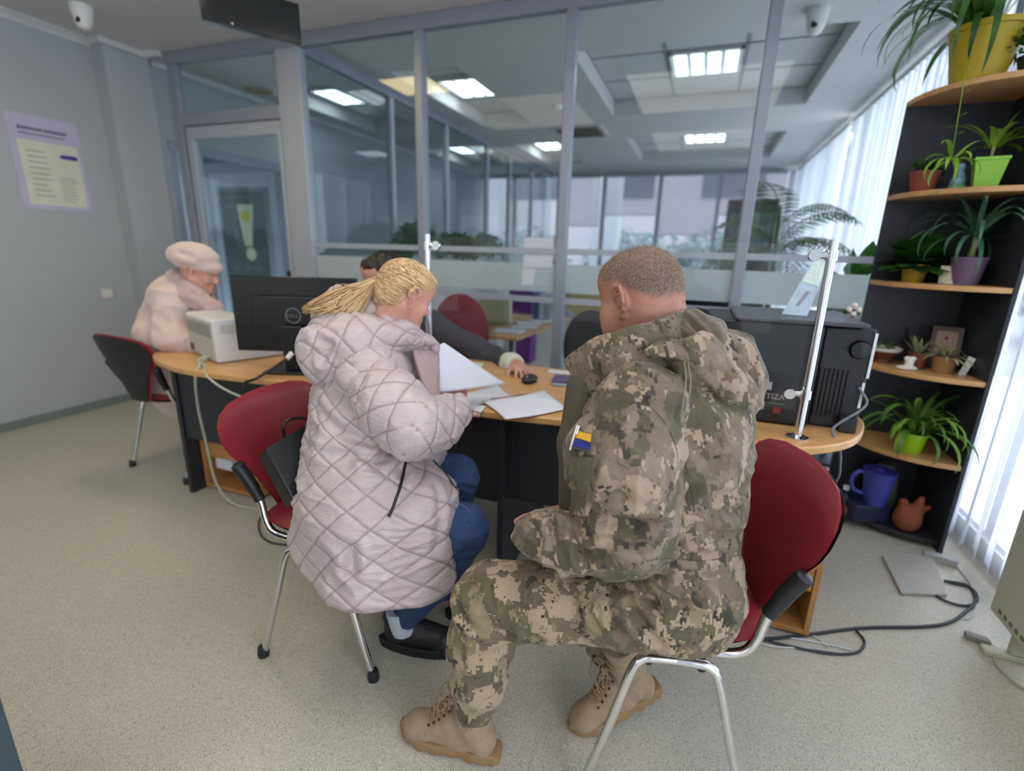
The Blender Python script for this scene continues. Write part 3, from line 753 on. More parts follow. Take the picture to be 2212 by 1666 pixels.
def hand_prims(wrist, fdir, pnorm, side=1, s=1.0, curl=(.35, .45, .35), spread=.10, fc=None):
    """palm + five fingers. fdir: towards the fingertips, pnorm: out of the palm, side: +1 thumb on the left of fdir seen from the back"""
    f = nrm(fdir); n_ = nrm(np.asarray(pnorm)-f*np.dot(pnorm, f)); t = np.cross(n_, f)*side   # t: towards the thumb
    W = lambda a, b, c: np.asarray(wrist)+s*(a*f+b*t+c*n_); p = []
    p.append(BOX(W(.048, 0, 0), [.046*s, .038*s, .014*s], .013*s, np.array([f, t, n_]), .012*s))
    p.append(CAP(W(-.02, 0, 0), W(.02, 0, 0), .025*s, .027*s, .02*s)); p.append(ELL(W(.034, .028, .008), [.03*s, .018*s, .016*s], np.array([f, t, n_]), .014*s))
    for i, (b, L_, r) in enumerate(((.029, .074, .0088), (.010, .082, .009), (-.010, .076, .0086), (-.029, .060, .0076))):
        a = W(.086-.004*abs(i-1), b, 0); cu = curl if fc is None else fc[i]; ang = 0; d = nrm(f+t*(1.2-i)*spread)
        seg = (.44*L_, .31*L_, .25*L_); rr = (r, r*.93, r*.86, r*.74)
        for j in range(3):
            ang += cu[j]; e = a+s*seg[j]*(d*cos(ang)+n_*sin(ang)); p.append(CAP(a, e, rr[j]*s, rr[j+1]*s, .004*s)); a = e
    a = W(.018, .030, .006); d = nrm(f*.72+t*.66+n_*.20); b = a+s*.040*d; p.append(CAP(a, b, .013*s, .0105*s, .012*s))
    d2 = nrm(f*.90+t*.30+n_*.32); c = b+s*.030*d2; p.append(CAP(b, c, .0105*s, .0095*s, .005*s)); d3 = nrm(f*.95+t*.08+n_*.35); p.append(CAP(c, c+s*.024*d3, .0095*s, .0075*s, .004*s))
    return p
def skin(name, base, red, redness=.5):
    m, nt, out = newmat(name); L = nt.links.new; b = N(nt, 'BsdfPrincipled'); tc = N(nt, 'TexCoord')
    n1 = N(nt, 'TexNoise'); n1.inputs['Scale'].default_value = 16; n1.inputs['Detail'].default_value = 4; L(tc.outputs['Object'], n1.inputs['Vector'])
    r1 = ramp(nt, [(.5-.2*redness, base), (.75, red)]); L(n1.outputs['Fac'], r1.inputs[0])
    n3 = N(nt, 'TexNoise'); n3.inputs['Scale'].default_value = 260; n3.inputs['Detail'].default_value = 2; L(tc.outputs['Object'], n3.inputs['Vector'])
    r3 = ramp(nt, [(.25, (.86, .84, .84)), (.5, (1, 1, 1))]); L(n3.outputs['Fac'], r3.inputs[0])
    mx = N(nt, 'MixRGB', blend_type='MULTIPLY'); mx.inputs[0].default_value = .8; L(r1.outputs[0], mx.inputs[1]); L(r3.outputs[0], mx.inputs[2])
    L(mx.outputs[0], b.inputs['Base Color']); b.inputs['Roughness'].default_value = .5
    b.inputs['Subsurface Weight'].default_value = .12; b.inputs['Subsurface Radius'].default_value = (.010, .005, .003); b.inputs['Subsurface Scale'].default_value = .6
    bp = N(nt, 'Bump'); bp.inputs['Strength'].default_value = .25; bp.inputs['Distance'].default_value = .001; L(n3.outputs['Fac'], bp.inputs['Height']); L(bp.outputs[0], b.inputs['Normal'])
    L(b.outputs[0], out.inputs[0]); return m
def camo(name, cols, px_=.0068, rot=(0, 0, 0), rough=.8, sc=9.0):
    """pixel camouflage printed on the cloth"""
    m, nt, out = newmat(name); L = nt.links.new; b = N(nt, 'BsdfPrincipled'); tc = N(nt, 'TexCoord')
    mp = N(nt, 'Mapping'); mp.inputs['Rotation'].default_value = rot; L(tc.outputs['Object'], mp.inputs[0])
    sn = N(nt, 'VectorMath', operation='SNAP'); sn.inputs[1].default_value = (px_,)*3; L(mp.outputs[0], sn.inputs[0])
    def lay(s, off, det, thr, st=(1, 1, .62)):
        m2 = N(nt, 'Mapping'); m2.inputs['Location'].default_value = (off, off*.7, off*1.3); m2.inputs['Scale'].default_value = st; L(sn.outputs[0], m2.inputs[0])
        n_ = N(nt, 'TexNoise'); n_.inputs['Scale'].default_value = s; n_.inputs['Detail'].default_value = det; n_.inputs['Roughness'].default_value = .62; L(m2.outputs[0], n_.inputs['Vector'])
        g = N(nt, 'Math', operation='GREATER_THAN'); g.inputs[1].default_value = thr; L(n_.outputs['Fac'], g.inputs[0]); return g
    cur = None
    base = N(nt, 'RGB'); base.outputs[0].default_value = cols[0]; cur = base.outputs[0]
    for (s, off, det, thr), c in zip(((sc, 3, 3.5, .50), (sc*1.25, 11, 3.5, .525), (sc*1.5, 23, 4, .615), (sc*1.4, 31, 4, .58), (sc*3.2, 47, 2, .70)), cols[1:]):
        g = lay(s, off, det, thr); mx = N(nt, 'MixRGB'); L(g.outputs[0], mx.inputs[0]); L(cur, mx.inputs[1]); mx.inputs[2].default_value = c; cur = mx.outputs[0]
    n9 = N(nt, 'TexNoise'); n9.inputs['Scale'].default_value = 700; L(tc.outputs['Object'], n9.inputs['Vector'])
    n8 = N(nt, 'TexNoise'); n8.inputs['Scale'].default_value = 24; n8.inputs['Detail'].default_value = 4; n8.inputs['Distortion'].default_value = 1.4; L(tc.outputs['Object'], n8.inputs['Vector'])
    b8 = N(nt, 'Bump'); b8.inputs['Strength'].default_value = .55; b8.inputs['Distance'].default_value = .012; L(n8.outputs['Fac'], b8.inputs['Height'])
    bp = N(nt, 'Bump'); bp.inputs['Strength'].default_value = .2; bp.inputs['Distance'].default_value = .0008; L(n9.outputs['Fac'], bp.inputs['Height']); L(b8.outputs[0], bp.inputs['Normal'])
    L(cur, b.inputs['Base Color']); b.inputs['Roughness'].default_value = rough; b.inputs['Sheen Weight'].default_value = .12; b.inputs['Specular IOR Level'].default_value = .25
    L(bp.outputs[0], b.inputs['Normal']); L(b.outputs[0], out.inputs[0]); return m
# ================================================================ PERSON IN CAMOUFLAGE
man = thing('person', 'person with cropped hair in pixel camouflage jacket and trousers, seated in front', 'person', (.02, 1.17, 0))
M_skin_m = skin('skin_ruddy', srgb(172, 126, 106), srgb(158, 92, 80), .5)
HD = px(1380, 650, 1.17)
Fh = nrm(np.array([-.88, .47, -.22])); RH = frame(Fh); HS = .93
hp, HW = head_prims(HD, RH, HS, 1.04, jaw=1.3)
neckb = px(1432, 790, 1.16)
body = hp+[CAP(HW(-.035, 0, -.02), neckb, .066, .080, .03), CAP(HW(-.050, -.03, -.030), HW(-.050, .03, -.030), .044, .044, .02), ELL(HW(.04, .045, -.05), (.035, .03, .045), RH, .03), CAP(HW(.0, 0, -.06), neckb+[-.03, 0, 0], .06, .07, .03)]
body += [CAP(HW(-.104, -.03, -.020), HW(-.094, .040, -.016), .0022, .0018, .008, '-')]
# torso, limbs (one continuous figure, mostly under the clothes)
shN, shF = px(1372, 885, 1.04), px(1520, 870, 1.27)
elN, wrN = px(1352, 1168, 1.03), px(1195, 1158, 1.04)
elF, wrF = px(1380, 1120, 1.33), px(1225, 1118, 1.20)
plv = px(1450, 1240, 1.17); hpN, hpF = px(1470, 1290, 1.12), px(1470, 1260, 1.30)
knN, anN = px(1062, 1300, 1.19), np.array([-.415, .935, .12])
knF, anF = px(1262, 1275, 1.42), np.array([-.052, 1.188, .125])
body += [CAP(px(1450, 930, 1.14), neckb, .13, .07, .05), CAP(px(1450, 930, 1.14), plv, .13, .11, .05), CAP(shN, shF, .055, .055, .04),
         CAP(shN, elN, .052, .042, .03), CAP(elN, wrN, .042, .028, .02), CAP(shF, elF, .052, .042, .03), CAP(elF, wrF, .042, .028, .02),
         CAP(hpN, knN, .078, .052, .04), CAP(knN, anN, .052, .038, .02), CAP(hpF, knF, .078, .052, .04), CAP(knF, anF, .045, .030, .02)]
body += hand_prims(px(1165, 1150, 1.075), px(1200, 1135, 1.2)-px(1165, 1150, 1.075), (.2, .0, -1), side=-1, s=1.05, curl=(.5, .5, .3))
body += hand_prims(wrF, px(1160, 1125, 1.12)-wrF, (0.1, .2, -1), side=1, s=1.05, curl=(.5, .55, .3))
for kk, a_ in ((anN, (-.96, -.12)), (anF, (-.79, -.55))):
    body.append(CAP(kk+np.array([0, 0, -.02]), kk+np.array([a_[0]*.11, a_[1]*.11, -.05]), .028, .024, .02))
hz = [(HD[i]-.115, HD[i]+.115, .0026) for i in range(3)]
V, F = sdf_mesh(body, .0075, [[hz[0]], [hz[1]], [hz[2]]])
V = relax(V, F, 1, .4)
mb_ = mesh_part('body', V, F, M_skin_m, man)
# scalp: cropped hair as a shell plus short strands
def hair_region(P, margin=0):
    q = (P-HD) @ RH.T/HS; x, y, z = q[:, 0], q[:, 1], q[:, 2]
    line = np.interp(x, [-.13, -.085, -.05, -.02, .0, .02, .05, .075, .1], [-.016, -.014, .006, .026, .036, .034, .038, .064, .085])
    return z-line-margin
N_ = vnormals(V, F); hr = hair_region(V)+.006*fbm(V, 60, 2, 5); near = np.linalg.norm(V-HD, axis=1) < .19
sel = near & (hr > -.001); fm = sel[F].all(1); Fs = F[fm]; used = np.unique(Fs); rm = -np.ones(len(V), int); rm[used] = np.arange(len(used))
Vs = V[used]+N_[used]*(.0012*np.clip(hr[used]/.02, .15, 1))[:, None]
m, nt, out = newmat('cropped_hair'); L = nt.links.new; b = N(nt, 'BsdfPrincipled'); tc = N(nt, 'TexCoord'); no = N(nt, 'TexNoise'); no.inputs['Scale'].default_value = 420; no.inputs['Detail'].default_value = 2
mp = N(nt, 'Mapping'); mp.inputs['Scale'].default_value = (1, 1, .5); L(tc.outputs['Object'], mp.inputs[0]); L(mp.outputs[0], no.inputs['Vector'])
rr_ = ramp(nt, [(.30, srgb(76, 62, 52)), (.48, srgb(104, 86, 73)), (.62, srgb(134, 108, 92)), (.78, srgb(160, 130, 112))]); L(no.outputs['Fac'], rr_.inputs[0]); at_ = N(nt, 'Attribute', attribute_name='fade'); n5 = N(nt, 'TexNoise'); n5.inputs['Scale'].default_value = 620; L(tc.outputs['Object'], n5.inputs['Vector']); ad = N(nt, 'Math', operation='ADD'); L(at_.outputs['Fac'], ad.inputs[0]); L(n5.outputs['Fac'], ad.inputs[1]); r7 = ramp(nt, [(.72, (0, 0, 0)), (.98, (1, 1, 1))]); L(ad.outputs[0], r7.inputs[0]); mx7 = N(nt, 'MixRGB'); mx7.inputs[1].default_value = srgb(170, 120, 102); L(r7.outputs[0], mx7.inputs[0]); L(rr_.outputs[0], mx7.inputs[2])
L(mx7.outputs[0], b.inputs['Base Color']); b.inputs['Roughness'].default_value = .7
L(b.outputs[0], out.inputs[0]); M_crop = m
hair = mesh_part('hair', Vs, rm[Fs], M_crop, man)
at_ = hair.data.attributes.new('fade', 'FLOAT', 'POINT'); at_.data.foreach_set('value', np.clip(hr[used]/.045, 0, 1).astype(np.float32))
rng = np.random.default_rng(3); cen = V[F[fm]].mean(1); nn = N_[F[fm]].mean(1); M_str = mat('hair_strand_grey', srgb(120, 100, 84), .5, var=.35, vs_=90)
M_str2 = mat('hair_strand_pale', srgb(190, 178, 160), .45, var=.2, vs_=90)
for nm, mt, cnt, lng in (('cropped_strands', M_str, 12000, .0065), ('grey_strands', M_str2, 5000, .006)):
    ii = rng.integers(0, len(cen), cnt); base = cen[ii]+rng.normal(0, .0012, (cnt, 3)); h_ = hair_region(base)
    keep = h_ > rng.uniform(0, .05, cnt); base = base[keep]; n0 = nn[ii][keep]; h_ = h_[keep]
    d = nrm(n0+.55*RH[0]+rng.normal(0, .25, n0.shape)); tlen = lng*rng.uniform(.5, 1.1, len(base))*np.clip(h_/.03, .3, 1)
    sd = nrm(np.cross(d, rng.normal(size=d.shape)))*.00028
    V2 = np.stack([base-sd, base+sd, base+d*tlen[:, None]], 1).reshape(-1, 3); mb = MB(); mb.v = V2.tolist(); mb.f = [(3*i, 3*i+1, 3*i+2) for i in range(len(base))]
    obj(nm, mb, mt, hair, angle=0)

# ---- trousers
T_COL = [srgb(156, 139, 115), srgb(88, 84, 64), srgb(104, 92, 74), srgb(60, 57, 48), srgb(128, 116, 90), srgb(44, 42, 38)]
J_COL = [srgb(150, 132, 114), srgb(84, 79, 62), srgb(108, 95, 80), srgb(62, 57, 52), srgb(120, 107, 94), srgb(58, 54, 50)]
M_camoT = camo('camouflage_trousers', T_COL, .0056, (.2, .1, .35), sc=14)
M_camoJ = camo('camouflage_jacket', J_COL, .0062, (.15, .3, -.2), sc=14.5)
pr = [CAP(px(1470, 1265, 1.14), px(1450, 1200, 1.15), .130, .13, .05), ELL(px(1490, 1290, 1.13), (.10, .11, .105), None, .05),
      CAP(px(1440, 1288, 1.115), px(1330, 1305, 1.13), .105, .088, .05), CAP(px(1330, 1305, 1.13), px(1180, 1297, 1.165), .088, .083, .03),
      CAP(px(1180, 1297, 1.165), px(1064, 1296, 1.195), .083, .084, .03), CAP(px(1058, 1300, 1.195), px(1040, 1385, 1.225), .083, .076, .03),
      CAP(px(1040, 1385, 1.225), px(1034, 1460, 1.25), .076, .064, .02), CAP(px(1034, 1460, 1.25), px(1030, 1522, 1.27), .064, .050, .02),
      CAP(px(1460, 1265, 1.27), px(1330, 1262, 1.33), .105, .085, .05), CAP(px(1330, 1262, 1.33), px(1215, 1258, 1.38), .085, .078, .03),
      CAP(px(1215, 1262, 1.38), px(1285, 1335, 1.45), .075, .066, .02), CAP(px(1285, 1335, 1.45), px(1314, 1398, 1.49), .064, .056, .02)]
V, F = sdf_mesh(pr, .0042); V = relax(V, F, 1, .4); Nn = vnormals(V, F)
P = lambda *a: px(*a)
cr_ = [([P(1105, 1372, 1.10), P(1060, 1362, 1.13), P(1010, 1330, 1.13), P(985, 1290, 1.15)], .006, .011), ([P(1108, 1385, 1.12), P(1040, 1385, 1.13), P(990, 1350, 1.15)], .005, .010),
       ([P(1110, 1360, 1.08), P(1080, 1330, 1.08), P(1040, 1250, 1.12)], .004, .010), ([P(1255, 1245, 1.02), P(1300, 1320, 1.03), P(1370, 1385, 1.06)], .006, .012),
       ([P(1290, 1250, 1.02), P(1340, 1300, 1.02), P(1430, 1380, 1.04)], .006, .011), ([P(1340, 1245, 1.02), P(1400, 1290, 1.02), P(1500, 1355, 1.05)], .007, .012),
       ([P(1400, 1235, 1.02), P(1470, 1280, 1.02), P(1545, 1310, 1.05)], .006, .012), ([P(1235, 1250, 1.03), P(1250, 1310, 1.04), P(1330, 1375, 1.06)], .004, .008),
       ([P(1110, 1440, 1.2), P(1060, 1450, 1.17), P(985, 1430, 1.19)], .004, .011), ([P(1100, 1490, 1.22), P(1050, 1505, 1.2), P(985, 1480, 1.22)], .005, .011),
       ([P(1085, 1515, 1.24), P(1030, 1525, 1.22), P(985, 1510, 1.24)], .005, .008)]
dsp = 2.3*creases(V, cr_)+cloth(V, (12, 12, 30), .009, 4)+.002*fbm(V, 18, 3, 9)
low = np.clip((.22-V[:, 2])/.1, 0, 1); dsp += low*.004*np.sin(V[:, 2]*190+3*vnoise(V, 12, 2))
V = V+Nn*dsp[:, None]; V = relax(V, F, 1, .25); tr = mesh_part('trousers', V, F, M_camoT, man); ST = Surf(V, F)
sm_ = MB().tube(ST.line([(1018, 1250), (1080, 1240), (1160, 1234), (1240, 1232)], .0004), .0011, 5).tube(ST.line([(1000, 1300), (1003, 1400), (1008, 1500)], .0004), .0009, 5); obj('side_seam', sm_, mat('thread_dark', srgb(84, 78, 62), .8), tr)

# ---- jacket (body and sleeves)
pj = [CAP(px(1450, 1190, 1.15), px(1448, 1060, 1.14), .132, .150, .05), CAP(px(1448, 1060, 1.14), px(1446, 930, 1.135), .150, .154, .05), ELL(px(1458, 1208, 1.15), (.143, .158, .066), None, .03),
      CAP(px(1452, 925, 1.135), px(1425, 800, 1.16), .155, .100, .06), CAP(shN+np.array([.01, .03, .0]), shF, .098, .10, .05),
      ELL(px(1330, 960, 1.12), (.10, .12, .14), None, .05), ELL(px(1345, 1080, 1.13), (.10, .12, .12), None, .05),
      CAP(shF, elF, .09, .08, .03), CAP(elF, px(1290, 1135, 1.27), .07, .055, .02), CAP(px(1290, 1135, 1.27), px(1240, 1122, 1.22), .055, .045, .02)]
psl = [CAP(px(1385, 885, 1.035), px(1350, 1000, .995), .100, .108, .028), CAP(px(1350, 1000, .995), px(1348, 1130, 1.005), .108, .092, .03), ELL(px(1350, 1155, 1.01), (.085, .082, .068), None, .03),
      CAP(px(1340, 1172, 1.015), px(1225, 1172, 1.03), .066, .056, .03), CAP(px(1225, 1172, 1.03), px(1160, 1158, 1.055), .056, .047, .02), CAP(px(1166, 1160, 1.055), px(1158, 1158, 1.06), .049, .045, .01)]
cr_ = [([P(1475, 985, 1.0), P(1490, 1060, 1.0), P(1478, 1130, 1.0)], .006, .012),      # sleeve against body
       ([P(1330, 840, .98), P(1390, 870, .94), P(1440, 920, .94), P(1462, 985, .96)], .0032, .006),                            # shoulder seam
       ([P(1300, 985, .93), P(1345, 1010, .90), P(1400, 1045, .91), P(1440, 1060, .94)], .004, .013),
       ([P(1255, 1110, .95), P(1310, 1130, .91), P(1370, 1125, .91), P(1425, 1090, .95)], .006, .013), ([P(1240, 1135, .97), P(1300, 1165, .92), P(1370, 1170, .92), P(1420, 1130, .96)], .006, .011),
       ([P(1260, 1195, .96), P(1310, 1185, .93), P(1390, 1205, .95)], .005, .011), ([P(1180, 1130, 1.0), P(1215, 1180, .98), P(1240, 1220, 1.0)], .005, .010), ([P(1150, 1135, 1.02), P(1175, 1170, 1.0), P(1190, 1205, 1.01)], .005, .008),
       ([P(1215, 1140, .98), P(1255, 1185, .96), P(1300, 1225, .98)], .004, .010), ([P(1290, 1080, .93), P(1330, 1060, .89), P(1400, 1080, .91)], .003, .012),
       ([P(1465, 1070, .99), P(1500, 1030, .99), P(1555, 980, 1.01)], .007, .014), ([P(1465, 1100, .99), P(1530, 1070, .99), P(1600, 1050, 1.02)], .004, .013),
       ([P(1450, 1170, .99), P(1520, 1150, .98), P(1600, 1170, 1.01)], .006, .014), ([P(1440, 1200, .99), P(1510, 1205, .98), P(1590, 1200, 1.01)], .007, .012),
       ([P(1420, 1225, 1.0), P(1500, 1235, 1.0), P(1585, 1225, 1.02)], .006, .009), ([P(1470, 985, .99), P(1500, 960, .99), P(1530, 900, 1.0)], .004, .012), ([P(1480, 1140, .98), P(1540, 1115, .98), P(1605, 1110, 1.0)], .005, .012)]
parts_ = []
for nm_, pr_j in (('jacket', pj), ('sleeve', psl)):
    V, F = sdf_mesh(pr_j, .0036); V = relax(V, F, 1, .4); Nn = vnormals(V, F)
    dsp = 2.2*creases(V, cr_)+cloth(V, (9, 9, 24), .012, 14)+cloth(V, (18, 18, 11), .007, 33)+.0022*fbm(V, 15, 3, 19)
    V = V+Nn*dsp[:, None]; V = relax(V, F, 1, .15)
    if nm_ == 'jacket': jk = mesh_part('jacket', V, F, M_camoJ, man)
    else: mesh_part('sleeve', V, F, camo('camouflage_sleeve', J_COL, .0062, (.9, .2, .5), sc=14.5), jk)
    parts_.append((V, F))
SURF_J = Surf(np.concatenate([parts_[0][0], parts_[1][0]]), np.concatenate([parts_[0][1], parts_[1][1]+len(parts_[0][0])]))
M_olive = mat('olive_fleece', srgb(80, 69, 50), .95, var=.12, vs_=30, bump=.5, bs=500, sheen=.3)
M_loop = mat('olive_loop_patch', srgb(98, 92, 72), .95, var=.25, vs_=160, bump=.8, bs=420)
# front flap (dark, edge on) and stand collar
pf = [CAP(px(1262, 835, 1.12), px(1250, 960, 1.11), .040, .045, .02), CAP(px(1250, 960, 1.11), px(1245, 1085, 1.11), .045, .04, .02)]
V, F = sdf_mesh(pf, .0045); mesh_part('front_flap', V, F, mat('olive_webbing', srgb(74, 70, 56), .85, var=.1, bump=.3, bs=300), jk)
def sheet(rows, th):
    """a cloth sheet through rows of 3D points, given thickness"""
    R_ = [np.array(smooth_path(r, 8)) for r in rows]; R_ = np.array([np.array(smooth_path(list(c), 6)) for c in np.array(R_).transpose(1, 0, 2)]).transpose(1, 0, 2)
    return R_
def grid_mesh(G, th=.004, wr=None):
    n, m_ = G.shape[:2]; du = np.gradient(G, axis=1); dv = np.gradient(G, axis=0); nn = nrm(np.cross(du, dv))
    if wr is not None: G = G+nn*wr(G)[..., None]
    V = np.concatenate([(G+nn*th/2).reshape(-1, 3), (G-nn*th/2).reshape(-1, 3)]); F = []; B = n*m_
    for i in range(n-1):
        for j in range(m_-1):
            a = i*m_+j; F.append((a, a+1, a+m_+1, a+m_)); F.append((B+a, B+a+m_, B+a+m_+1, B+a+1))
    for j in range(m_-1): a = j; F.append((a, B+a, B+a+1, a+1)); a = (n-1)*m_+j; F.append((a, a+1, B+a+1, B+a))
    for i in range(n-1): a = i*m_; F.append((a, a+m_, B+a+m_, B+a)); a = i*m_+m_-1; F.append((a, B+a, B+a+m_, a+m_))
    mb = MB(); mb.add(V, F, True); return mb
top = [P(1488, 668, 1.10), P(1455, 678, 1.05), P(1390, 700, 1.03), P(1330, 716, 1.035), P(1290, 728, 1.06), P(1245, 756, 1.10), P(1220, 778, 1.13)]
mid = [P(1492, 712, 1.10), P(1462, 718, 1.035), P(1402, 742, 1.01), P(1345, 762, 1.01), P(1300, 782, 1.045), P(1262, 800, 1.08), P(1238, 812, 1.11)]
bot = [P(1492, 760, 1.10), P(1470, 775, 1.03), P(1420, 800, 1.01), P(1365, 822, 1.01), P(1318, 836, 1.04), P(1285, 850, 1.07), P(1262, 858, 1.10)]
G = sheet([top, mid, bot], .005); cl = obj('collar', grid_mesh(G, .007, lambda g: .003*fbm(g, 28, 3, 7)+.003*np.sin(60*g[..., 0]+40*g[..., 2])*.5), M_camoJ, jk, angle=180)
# far half of the collar
top2 = [P(1488, 668, 1.10), P(1478, 672, 1.16), P(1440, 692, 1.22), P(1370, 712, 1.24), P(1300, 724, 1.22), P(1245, 756, 1.18), P(1220, 778, 1.14)]
bot2 = [P(1492, 760, 1.10), P(1488, 762, 1.18), P(1450, 790, 1.25), P(1380, 810, 1.27), P(1310, 830, 1.23), P(1280, 848, 1.18), P(1262, 858, 1.11)]
G = sheet([top2, [(a+b)/2 for a, b in zip(top2, bot2)], bot2], .005); obj('collar_far_side', grid_mesh(G, .007), M_camoJ, jk, angle=180)
# fleece collar lining
lin = [P(1486, 672, 1.085), P(1452, 684, 1.045), P(1392, 706, 1.025), P(1340, 722, 1.04)]
# hood hanging on the back: fleece roll, camouflage bag
ph = [ELL(px(1510, 792, 1.14), (.09, .10, .068), None, .03), CAP(px(1500, 760, 1.10), px(1572, 790, 1.15), .055, .070, .03), CAP(px(1572, 790, 1.15), px(1594, 832, 1.15), .070, .062, .03), CAP(px(1594, 832, 1.15), px(1600, 868, 1.14), .060, .036, .03),
      CAP(px(1440, 768, 1.03), px(1500, 775, 1.02), .028, .040, .02), CAP(px(1500, 775, 1.02), px(1560, 840, 1.04), .042, .050, .03), CAP(px(1560, 840, 1.04), px(1598, 872, 1.10), .046, .036, .03)]
V, F = sdf_mesh(ph, .0036); V = relax(V, F, 1, .4); Nn = vnormals(V, F)
cr_ = [([P(1440, 735, 1.0), P(1478, 775, .98), P(1500, 800, .97)], .005, .010), ([P(1505, 745, 1.03), P(1520, 790, .99), P(1560, 830, 1.0)], .008, .011), ([P(1525, 740, 1.05), P(1560, 790, 1.03), P(1585, 840, 1.04)], .006, .011),
       ([P(1600, 780, 1.07), P(1632, 830, 1.08), P(1625, 885, 1.10)], .003, .006), ([P(1535, 735, 1.07), P(1590, 760, 1.07)], .006, .010), ([P(1470, 760, .99), P(1530, 770, .98)], .006, .009), ([P(1540, 860, 1.0), P(1490, 800, .98), P(1440, 790, 1.0)], .004, .008)]
dsp = creases(V, cr_)+cloth(V, (20, 20, 14), .012, 24)+.0025*fbm(V, 22, 3, 29)
V = V+Nn*dsp[:, None]; V = relax(V, F, 1, .25); hd = mesh_part('hood', V, F, M_camoJ, jk)
pl_ = [CAP(px(1440, 735, 1.06), px(1490, 705, 1.09), .020, .032, .02), CAP(px(1490, 705, 1.09), px(1540, 715, 1.10), .034, .030, .02), CAP(px(1462, 742, 1.05), px(1535, 735, 1.06), .022, .030, .02), ELL(px(1515, 722, 1.09), (.045, .04, .03), None, .02)]
V, F = sdf_mesh(pl_, .0034); Nn = vnormals(V, F)
cr_ = [([P(1475, 690, 1.07), P(1510, 715, 1.04), P(1525, 760, 1.03)], .008, .007), ([P(1500, 685, 1.08), P(1535, 715, 1.06), P(1545, 750, 1.05)], .006, .006), ([P(1455, 715, 1.05), P(1490, 735, 1.02), P(1500, 765, 1.02)], .006, .006)]
V = V+Nn*(creases(V, cr_)+.002*fbm(V, 40, 2, 3))[:, None]; V = relax(V, F, 1, .3); mesh_part('hood_lining', V, F, M_olive, hd)
# tab between collar and hood, draw cord, toggle
G = sheet([[P(1392, 755, .985), P(1425, 738, .985), P(1462, 736, .99), P(1500, 745, 1.0)], [P(1395, 768, .985), P(1430, 752, .975), P(1465, 755, .975), P(1500, 768, .985)], [P(1400, 772, .99), P(1440, 772, .97), P(1470, 778, .965), P(1495, 790, .975)]], .004)
obj('hood_tab', grid_mesh(G, .005), M_camoJ, hd, angle=180)
M_cord = mat('olive_cord', srgb(120, 116, 92), .8)
obj('draw_cord', MB().tube(smooth_path([P(1478, 780, .962), P(1482, 820, .95), P(1476, 870, .935), P(1470, 905, .93)], 6), .0016, 6).tube(smooth_path([P(1486, 782, .965), P(1492, 830, .95), P(1484, 875, .935), P(1472, 905, .93)], 6), .0016, 6).lathe([(0, 0), (.004, .001), (.005, .006), (.003, .011), (0, .012)], P(1471, 912, .93), 10), M_cord, hd)

